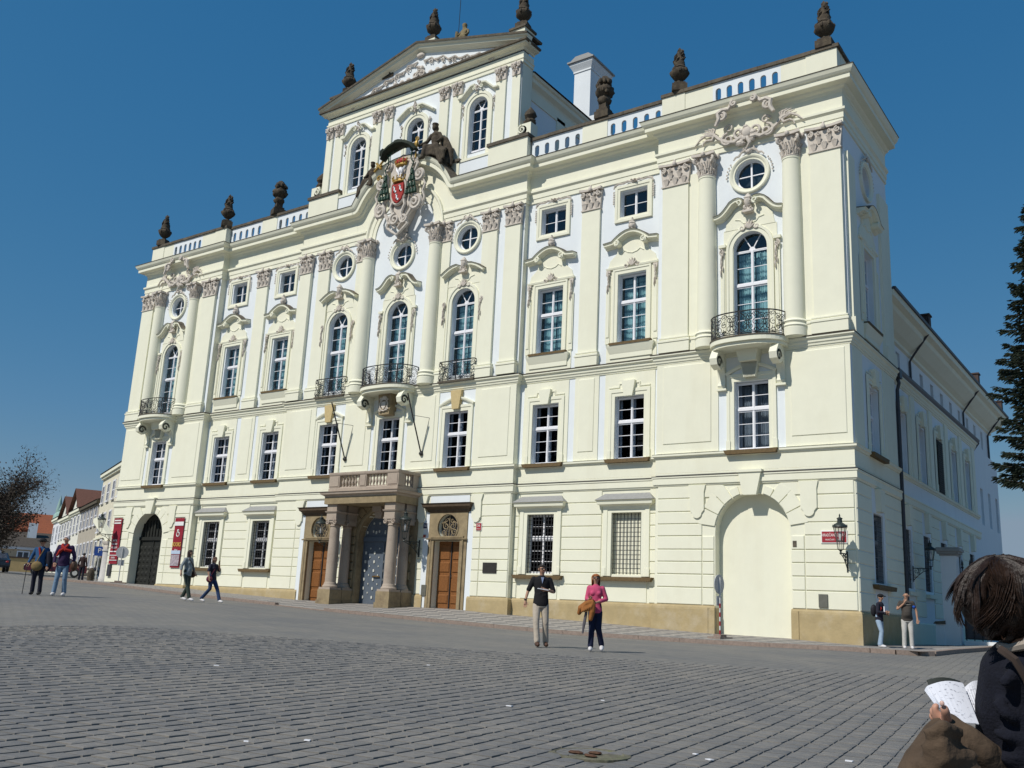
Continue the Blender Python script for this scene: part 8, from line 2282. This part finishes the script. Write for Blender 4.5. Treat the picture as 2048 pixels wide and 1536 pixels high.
def printed(nm, seed):
    mt, t, b = nodes_of(nm); tc = t.nodes.new('ShaderNodeTexCoord'); n = t.nodes.new('ShaderNodeTexNoise'); n.inputs['Scale'].default_value = 85; n.inputs['Detail'].default_value = 2
    mp = t.nodes.new('ShaderNodeMapping'); mp.inputs['Location'].default_value = (seed, seed, 0); mp.inputs['Scale'].default_value = (1, 1, 2.2)
    t.links.new(tc.outputs['Object'], mp.inputs[0]); t.links.new(mp.outputs[0], n.inputs['Vector'])
    r = t.nodes.new('ShaderNodeValToRGB'); r.color_ramp.elements[0].position = .30; r.color_ramp.elements[0].color = (.30, .31, .36, 1); r.color_ramp.elements[1].position = .42; r.color_ramp.elements[1].color = (.66, .68, .75, 1)
    t.links.new(n.outputs['Fac'], r.inputs[0]); t.links.new(r.outputs[0], b.inputs['Base Color']); b.inputs['Roughness'].default_value = .6
    return mt
dd = (D0 + .10, D0 + .10, D0 - .02, D0 - .02)
leaflet('leaflet', 'dark topped guide leaflet at the back of the papers held in the foreground', ((1853, 1360), (1920, 1362), (1938, 1400), (1872, 1400)), (D0 + .13, D0 + .13, D0 + .07, D0 + .07), mat('dark_leaflet', (.03, .035, .03), .5, .1, 9))
leaflet('leaflet', 'open page with small drawings held by the woman in the foreground', ((1856, 1371), (1926, 1366), (1958, 1448), (1898, 1448)), dd, printed('printed_page', 1.3))
leaflet('leaflet', 'blank white sheet at the left of the papers in the foreground', ((1849, 1380), (1862, 1376), (1888, 1425), (1872, 1412)), (D0 + .115, D0 + .115, D0 + .01, D0 + .01), paper)
leaflet('leaflet', 'right hand page half hidden behind the black sleeve in the foreground', ((1928, 1376), (1962, 1362), (1985, 1440), (1950, 1430)), (D0 + .12, D0 + .14, D0 + .05, D0 + .03), printed('printed_page_b', 4.1))
# ================================================================== street of houses at the far left
R0 = Vector((-25.0, 2.2, 0)); RD = Vector((-.915, .403, 0)).normalized(); RN = Vector((RD.y, -RD.x, 0)) * 1.0
if RN.y > 0: RN = -RN
def rp(s, o, z):      # s along the row, o outwards into the street
    p = R0 + RD * s + RN * o; return (p.x, p.y, z)
row_rz = math.atan2(RD.y, RD.x)
def rbox(mb, s0, s1, o0, o1, z0, z1):
    v = [rp(s0, o0, z0), rp(s1, o0, z0), rp(s1, o1, z0), rp(s0, o1, z0), rp(s0, o0, z1), rp(s1, o0, z1), rp(s1, o1, z1), rp(s0, o1, z1)]
    return mb.add(v, [(0, 3, 2, 1), (4, 5, 6, 7), (0, 1, 5, 4), (1, 2, 6, 5), (2, 3, 7, 6), (3, 0, 4, 7)])
paneM = mat('far_pane', (.05, .055, .07), .3, .2, 3, spec=.6)
def row_house(label, s0, s1, eave, m_wall, storeys, n, ridge=2.2, roofm=None, gable=None, trim=None, dz=0, chim=()):
    b = rp(s0, 0, 1.0); t = thing('town_house', label, 'house', b, 'houses in the street left of the palace')
    t['kind2'] = 0; del t['kind2']
    zb = G(b[0], b[1]) - .6
    q = MB(); rbox(q, s0, s1, 0, -9, zb, eave); q.build('wall', m_wall, t)
    q = MB(); v = [rp(s0, .35, eave), rp(s1, .35, eave), rp(s1, -4.5, eave + ridge), rp(s0, -4.5, eave + ridge), rp(s1, -9.3, eave), rp(s0, -9.3, eave)]
    q.add(v, [(0, 1, 2, 3), (3, 2, 4, 5), (0, 3, 5), (1, 4, 2), (0, 5, 4, 1)]); RF = q.build('roof', roofm or M['roof'], t)
    q = MB(); rbox(q, s0, s1, 0, .28, eave - .28, eave - .02); rbox(q, s0, s1, 0, .16, eave - .45, eave - .28); q.build('eaves_cornice', trim or M['cream'], t)
    for z0, z1 in storeys[:-1]:
        q = MB(); rbox(q, s0, s1, 0, .12, z0 - .62, z0 - .48); q.build('string_course', trim or M['cream'], t)
    for z0, z1 in storeys:
        for k in range(n):
            c = s0 + (s1 - s0) * (k + .5) / n; w = min(.5, (s1 - s0) / n * .3)
            q = MB()
            rbox(q, c - w - .12, c - w, 0, .07, z0 - .1, z1 + .12); rbox(q, c + w, c + w + .12, 0, .07, z0 - .1, z1 + .12); rbox(q, c - w, c + w, 0, .07, z1, z1 + .12); rbox(q, c - w - .15, c + w + .15, 0, .14, z0 - .12, z0); rbox(q, c - .04, c + .04, 0, .05, z0, z1); rbox(q, c - w, c - .04, 0, .05, (z0 + z1) / 2 - .04, (z0 + z1) / 2 + .04); rbox(q, c + .04, c + w, 0, .05, (z0 + z1) / 2 - .04, (z0 + z1) / 2 + .04)
            F = q.build('window', M['wframe'], t)
            q = MB(); rbox(q, c - w, c + w, -.05, .02, z0, z1); q.build('pane', paneM, F)
    if gable:
        for (a, b2, h) in gable:
            m = (a + b2) / 2
            q = MB(); q.add([rp(a, .05, eave), rp(b2, .05, eave), rp(m, .05, eave + h), rp(a, -.2, eave), rp(b2, -.2, eave), rp(m, -.2, eave + h)], [(0, 1, 2), (3, 5, 4), (0, 2, 5, 3), (2, 1, 4, 5), (1, 0, 3, 4)]); q.build('gable', m_wall, t)
            q = MB(); e = .25
            q.add([rp(a - e, .4, eave - .05), rp(m, .4, eave + h + .15), rp(m, -4, eave + h + .15), rp(a - e, -1, eave - .05)], [(0, 1, 2, 3)]); q.add([rp(b2 + e, .4, eave - .05), rp(m, .4, eave + h + .15), rp(m, -4, eave + h + .15), rp(b2 + e, -1, eave - .05)], [(0, 1, 2, 3)]); q.build('dormer_roof', mat('brown_tile', (.14, .065, .045), .85, .2, 8), t)
            q = MB(); rbox(q, m - .3, m + .3, -.05, .08, eave + .35, eave + .95); q.build('dormer_window', paneM, t)
    for c, h in chim:
        q = MB(); rbox(q, c - .5, c + .5, -2.4, -1.6, eave, eave + h); C_ = q.build('chimney', M['white'], t); q = MB(); rbox(q, c - .65, c + .65, -2.55, -1.45, eave + h, eave + h + .18); q.build('chimney_cap', mat('tile_cap', (.2, .08, .05), .85, .2, 8), C_)
    return t
w1 = mat('pale_yellow_wall', (.70, .66, .52), .9, .05, 2); w2 = mat('grey_brown_wall', (.42, .38, .31), .9, .1, 2); w3 = mat('ivory_wall', (.72, .71, .62), .9, .05, 2); w4 = mat('white_wall', (.70, .72, .74), .9, .05, 2)
row_house('pale yellow house nearest the palace left corner with a row of tall attic windows', .5, 16.3, 9.3, w1, [(1.9, 3.8), (4.6, 5.9), (6.9, 8.2)], 6, 1.2, chim=((17 - 1.2, 1.6),))
row_house('grey brown house with dark eaves and a chimney, second from the palace', 16.35, 27.6, 7.3, w2, [(1.9, 3.9), (5.3, 6.8)], 5, 2.0, trim=mat('dark_eaves', (.10, .085, .06), .85, .2, 5), chim=((18.0, 2.0), (21, 1.7)))
row_house('ivory house with a brown gabled dormer, third from the palace', 27.65, 35.2, 7.4, w3, [(2.1, 3.9), (5.2, 6.7)], 3, 1.6, gable=((28.2, 34.8, 1.9),))
row_house('ivory house with a pointed gable beside the white baroque house', 35.25, 44.6, 7.2, w3, [(2.1, 3.8), (5.1, 6.5)], 4, 1.6, gable=((36, 44, 2.0),))
lh = row_house('narrow white baroque house with green copper turrets at the end of the row', 44.65, 51.5, 7.6, w4, [(2.3, 3.9), (5.0, 6.6)], 2, 1.0)
cop = mat('green_copper', (.28, .42, .38), .7, .15, 6)
for c, h in ((46.2, 2.1), (49.5, 1.3), (51.2, 2.4)):
    q = MB(); p = rp(c, -.3, 7.6); q.lathe([(.55, 0), (.5, .5), (.3, .8), (.34, 1.0), (.22, h * .75), (.1, h), (.02, h + .35)], p, 10); q.build('turret', cop, lh, True)
# stepped end wall of the projecting low house beside the corner
# orange roofed house and low house across the square
def simple_house(name, label, cx, cy, rz, L, W, zb, eave, ridge, mw, mr, wins, dorm=(), chim=(), hip=False):
    t = thing(name, label, 'house', (cx, cy, zb), None, rz)
    q = MB(); q.box(-L / 2, L / 2, -W / 2, W / 2, -1, eave); q.build('wall', mw, t, org=(0, 0, 0))
    q = MB(); hx = L / 2 - (W / 2 if hip else 0)
    v = [(-L / 2 - .3, -W / 2 - .4, eave), (L / 2 + .3, -W / 2 - .4, eave), (L / 2 + .3, W / 2 + .4, eave), (-L / 2 - .3, W / 2 + .4, eave), (-hx, 0, ridge), (hx, 0, ridge)]
    q.add(v, [(0, 1, 5, 4), (2, 3, 4, 5), (1, 2, 5), (3, 0, 4), (0, 3, 2, 1)]); RF = q.build('roof', mr, t, org=(0, 0, 0))
    q = MB(); q.box(-L / 2, L / 2, -W / 2 - .2, -W / 2, eave - .35, eave - .02); q.build('eaves_cornice', M['wframe'], t, org=(0, 0, 0))
    for (x, z0, z1, w) in wins:
        y = -W / 2
        q = MB(); q.box(x - w - .14, x - w, y - .06, y, z0 - .12, z1 + .14); q.box(x + w, x + w + .14, y - .06, y, z0 - .12, z1 + .14); q.box(x - w, x + w, y - .06, y, z1, z1 + .14); q.box(x - w, x + w, y - .1, y, z0 - .12, z0); q.box(x - .06, x + .06, y - .05, y, z0, z1); q.box(x - w, x - .06, y - .04, y, (z0 + z1) / 2 - .05, (z0 + z1) / 2 + .05); q.box(x + .06, x + w, y - .04, y, (z0 + z1) / 2 - .05, (z0 + z1) / 2 + .05)
        F = q.build('window', M['wframe'], t, org=(0, 0, 0)); q = MB(); q.box(x - w, x + w, y - .015, y + .05, z0, z1); o = q.build('pane', paneM, F, org=(0, 0, 0))
    for (x, f) in dorm:
        z = eave + (ridge - eave) * f; y = -(W / 2) * (1 - f) - .1
        q = MB(); q.box(x - .45, x + .45, y - .35, y + 1.2, z - .15, z + .45); q.prism([(x - .6, z + .45), (x + .6, z + .45), (x, z + .8)], y - .5, y + 1.4); D_ = q.build('dormer', mr, RF, org=(0, 0, 0))
    for (x, f, h) in chim:
        z = eave + (ridge - eave) * f; y = -(W / 2) * (1 - f) + .3
        q = MB(); q.box(x - .5, x + .5, y - .4, y + .4, z - .6, z + h); q.build('chimney', M['white'], RF, org=(0, 0, 0))
    return t
orange = mat('orange_tiles', (.27, .085, .04), .85, .2, 4, .2, 12, dirt=(.18, .07, .045), dscale=.6, damt=.6)
cx_, cy_ = -83.0, 15.0
rzz = R_(55)
simple_house('big_house', 'large house with a steep orange tiled roof behind the low house at far left', -107, 42, R_(62), 30, 14, 2.2, 3.2, 8.6, mat('peach_wall', (.52, .40, .26), .9, .06, 2), orange, [(x, 1.3, 2.6, .5) for x in (-12, -8, -4, 0, 4, 8, 12)], dorm=((-9, .45), (-3.5, .42), (2, .72), (6, .4), (-12, .7)), chim=((1.5, .35, 2.6), (9.5, .8, 1.5), (-6, .9, 1.2)))
simple_house('low_house', 'low peach house with a dark roof and white windows behind the parked dark car', -85, 23, R_(62), 20, 8, 1.7, 3.0, 4.9, mat('peach_wall_low', (.50, .39, .27), .9, .08, 2), mat('grey_brown_roof', (.075, .062, .05), .85, .25, 5, .3, 14), [(x, 1.0, 2.35, .55) for x in (-8.6, -5.6, -2.6, .4, 3.4, 6.4, 9.2)], chim=((4, .6, 1.8),))
q = MB(); 
gw = thing('garden_wall', 'low yellow wall running along behind the parked cars at far left', 'wall', (-56, 7.0, G(-56, 7.0)), None, R_(62))
q.box(-9, 6, -.2, .2, -.6, 1.15); q.build('masonry', mat('yellow_wall', (.48, .36, .18), .9, .1, 3), gw, org=(0, 0, 0)); q = MB(); q.box(-9.05, 6.05, -.26, .26, 1.15, 1.27); q.build('wall_cap', M['roof'], gw, org=(0, 0, 0))

# cars
def car(label, x, y, rz, paint, s=1.0):
    t = thing('parked_car', label, 'car', (x, y, G(x, y)), None, rz); t.scale = (s, s, s)
    prof = [(-2.1, .35), (-2.15, .62), (-2.05, .82), (-1.2, .95), (-.55, 1.40), (.75, 1.43), (1.45, .98), (2.0, .90), (2.12, .6), (2.08, .35)]
    q = MB(); n = len(prof); vs = []
    for (yy, k) in ((-.84, 0), (-.86, .5), (.86, .5), (.84, 0)):
        for (a, c) in prof: 
            inset = .16 * max(0, (c - .9) / .5); vs.append((a, yy * (1 - inset / .86), c))
    q.add(vs, [tuple(range(n))[::-1], tuple(range(3 * n, 4 * n))] + [(j * n + i, j * n + (i + 1) % n, (j + 1) * n + (i + 1) % n, (j + 1) * n + i) for j in range(3) for i in range(n)])
    q.build('body', paint, t, True, org=(0, 0, 0))
    q = MB()
    q.add([(-1.13, -.66, .99), (-1.13, .66, .99), (-.58, .60, 1.37), (-.58, -.60, 1.37)], [(0, 1, 2, 3)]); q.xf(lambda a, b, c: (a - .02, b, c + .015)); q.build('windscreen', paneM, t, org=(0, 0, 0))
    q = MB(); q.add([(1.40, -.66, 1.0), (1.40, .66, 1.0), (.80, .60, 1.39), (.80, -.60, 1.39)], [(0, 1, 2, 3)]); q.xf(lambda a, b, c: (a + .02, b, c + .012)); q.build('rear_window', paneM, t, org=(0, 0, 0))
    for sd in (-1, 1):
        for a, b in ((-.95, .05), (.12, 1.2)):
            q = MB(); q.add([(a + (.0), sd * .845, .98), (b, sd * .845, .98), (b - (.35 if b > 1 else 0), sd * .745, 1.34), (a + (.42 if a < 0 else 0), sd * .745, 1.34)], [(0, 1, 2, 3)]); q.build('side_window', paneM, t, org=(0, 0, 0))
        for wx in (-1.35, 1.3):
            q = MB(); q.lathe([(.1, -.1), (.30, -.1), (.32, -.05), (.32, .08), (.28, .1)], (0, 0, 0), 18); q.xf(lambda a, b, c: (wx + a, sd * .78 + c, .32 + b)); q.build('tyre', M['iron'], t, True, org=(0, 0, 0))
            q = MB(); q.lathe([(.18, -.11), (.18, .11)], (0, 0, 0), 14); q.xf(lambda a, b, c: (wx + a, sd * .785 + c, .32 + b)); q.build('rim', M['stripew'], t, True, org=(0, 0, 0))
        q = MB(); q.ball((-2.08, sd * .6, .68), .06, .17, .09, 8, 6); q.build('headlight', M['wframe'], t, True, org=(0, 0, 0))
        q = MB(); q.ball((2.05, sd * .65, .72), .05, .13, .1, 8, 6); q.build('tail_light', redm, t, True, org=(0, 0, 0))
        q = MB(); q.box(-.75, -.62, sd * .86, sd * 1.0, .95, 1.06); q.build('wing_mirror', paint, t, org=(0, 0, 0))
    q = MB(); q.box(-2.16, -2.06, -.5, .5, .42, .55); q.build('grille', M['iron'], t, org=(0, 0, 0))
    return t
car('dark blue saloon car parked at the far left edge before the low house', -42.2, 2.3, R_(-22), mat('car_blue', (.018, .028, .045), .25, .1, 3, spec=.6))
car('small dark red car half hidden behind the couple at far left', -33.5, 2.3, R_(60), mat('car_red', (.10, .012, .015), .25, .1, 3, spec=.6), .95)

# ================================================================== trees
def bare_tree(label, x, y, z, h, r, seed, spread=1.0):
    t = thing('bare_tree', label, 'tree', (x, y, z)); rnd = random.Random(seed)
    q = MB(); q.tube([(0, 0, -.3), (.05, 0, h * .25), (0, .1, h * .5)], [.38, .28, .2], 8); q.build('trunk', mat('bark_dark', (.045, .035, .03), .9, .3, 8, .5, 20), t, True, org=(0, 0, 0))
    q = MB(); tips = []
    for k in range(26):
        a = rnd.uniform(0, 6.28); z0 = h * rnd.uniform(.15, .55); L = r * rnd.uniform(.7, 1.05); e = rnd.uniform(.1, .9)
        p0 = Vector((0, 0, z0)); pts = [p0]; d = Vector((math.cos(a), math.sin(a), e)).normalized()
        for i in range(5):
            d = (d + Vector((rnd.uniform(-.25, .25), rnd.uniform(-.25, .25), rnd.uniform(-.1, .25)))).normalized(); pts.append(pts[-1] + d * L / 4)
        q.tube(pts, [.10, .08, .06, .045, .03, .015], 5)
        for i in range(1, 6):
            for j in range(4):
                d2 = Vector((rnd.uniform(-1, 1), rnd.uniform(-1, 1), rnd.uniform(-.4, .9))).normalized(); b = pts[i]; c = b + d2 * rnd.uniform(.5, 1.1); e_ = c + (d2 + Vector((0, 0, .2))) * .5
                q.tube([b, c, e_], [.025, .015, .006], 4); tips += [c, e_, b]
    q.build('limbs', mat('twig_bark', (.05, .038, .035), .9, .3, 8), t, org=(0, 0, 0))
    q = MB()
    for tp in tips:
        for j in range(9):
            c = Vector(tp) + Vector((rnd.gauss(0, .32), rnd.gauss(0, .32), rnd.gauss(0, .28)))
            if j < 4:
                d2 = Vector((rnd.uniform(-1, 1), rnd.uniform(-1, 1), rnd.uniform(-.5, 1))).normalized(); s_ = rnd.uniform(.3, .6); w = Vector((rnd.uniform(-1, 1), rnd.uniform(-1, 1), rnd.uniform(-1, 1))).normalized() * .012
                q.add([c - w, c + w, c + d2 * s_], [(0, 1, 2)])
            else:
                u = Vector((rnd.uniform(-1, 1), rnd.uniform(-1, 1), rnd.uniform(-1, 1))).normalized() * .09; w = Vector((rnd.uniform(-1, 1), rnd.uniform(-1, 1), rnd.uniform(-1, 1))).normalized() * .06
                q.add([c - u, c + w, c + u, c - w], [(0, 1, 2, 3)])
    o = q.build('buds_and_twigs', mat('spring_buds', (.055, .045, .035), .9, .35, 2), t, org=(0, 0, 0)); o['kind'] = 'stuff'
bare_tree('dark bare tree with fine twigs at the left edge in front of the orange roof', -38.3, 0.0, .8, 9.8, 2.6, 5)
def conifer(label, x, y, z, h, r, seed):
    t = thing('spruce_tree', label, 'tree', (x, y, z)); rnd = random.Random(seed)
    q = MB(); q.tube([(0, 0, -.3), (0, 0, h * .5), (0, 0, h)], [.35, .2, .03], 8); q.build('trunk', mat('spruce_bark', (.06, .04, .03), .9, .3, 8), t, org=(0, 0, 0))
    q = MB(); b_ = MB(); zz = h * .36
    while zz < h - .1:
        f = 1 - (zz - h * .36) / (h * .64); R1 = r * (f ** .8) * rnd.uniform(.8, 1.12) + .15; n = 7
        for k in range(n):
            a = 2 * PI * (k + rnd.random() * .7) / n; L = R1 * rnd.uniform(.75, 1.1)
            pts = []; 
            for i in range(6):
                t_ = i / 5; pts.append(Vector((math.cos(a) * L * t_, math.sin(a) * L * t_, zz - .35 * L * t_ + .32 * L * t_ * t_)))
            b_.tube(pts, [.04, .03, .025, .02, .015, .008], 4)
            sd = Vector((-math.sin(a), math.cos(a), 0))
            for i in range(int(L * 60)):
                t_ = rnd.random() ** .7; p = Vector((math.cos(a) * L * t_, math.sin(a) * L * t_, zz - .35 * L * t_ + .32 * L * t_ * t_))
                w = sd * rnd.uniform(-1, 1) * (.34 * (1.15 - t_)) + Vector((0, 0, rnd.uniform(-.26, .06)))
                dirn = (Vector((math.cos(a), math.sin(a), -.15)) * .6 + w * 1.6).normalized()
                c = p + w * .5; ln = rnd.uniform(.12, .24); u = dirn * ln; v = Vector((rnd.uniform(-1, 1), rnd.uniform(-1, 1), rnd.uniform(-1, 1))).normalized() * .035
                q.add([c - v, c + v, c + u + v * .4, c + u - v * .4], [(0, 1, 2, 3)])
                v2 = dirn.cross(v).normalized() * .035; q.add([c - v2, c + v2, c + u + v2 * .4, c + u - v2 * .4], [(0, 1, 2, 3)])
        zz += rnd.uniform(.22, .36)
    b_.build('branches', M['roof'], t, org=(0, 0, 0))
    o = q.build('needles', mat('spruce_needles', (.030, .042, .026), .8, .4, 3), t, org=(0, 0, 0)); o['kind'] = 'stuff'
conifer('tall dark spruce at the right edge of the photo rising beyond the iron fence', 28.6, 7.2, -1.0, 19.6, 2.5, 9)
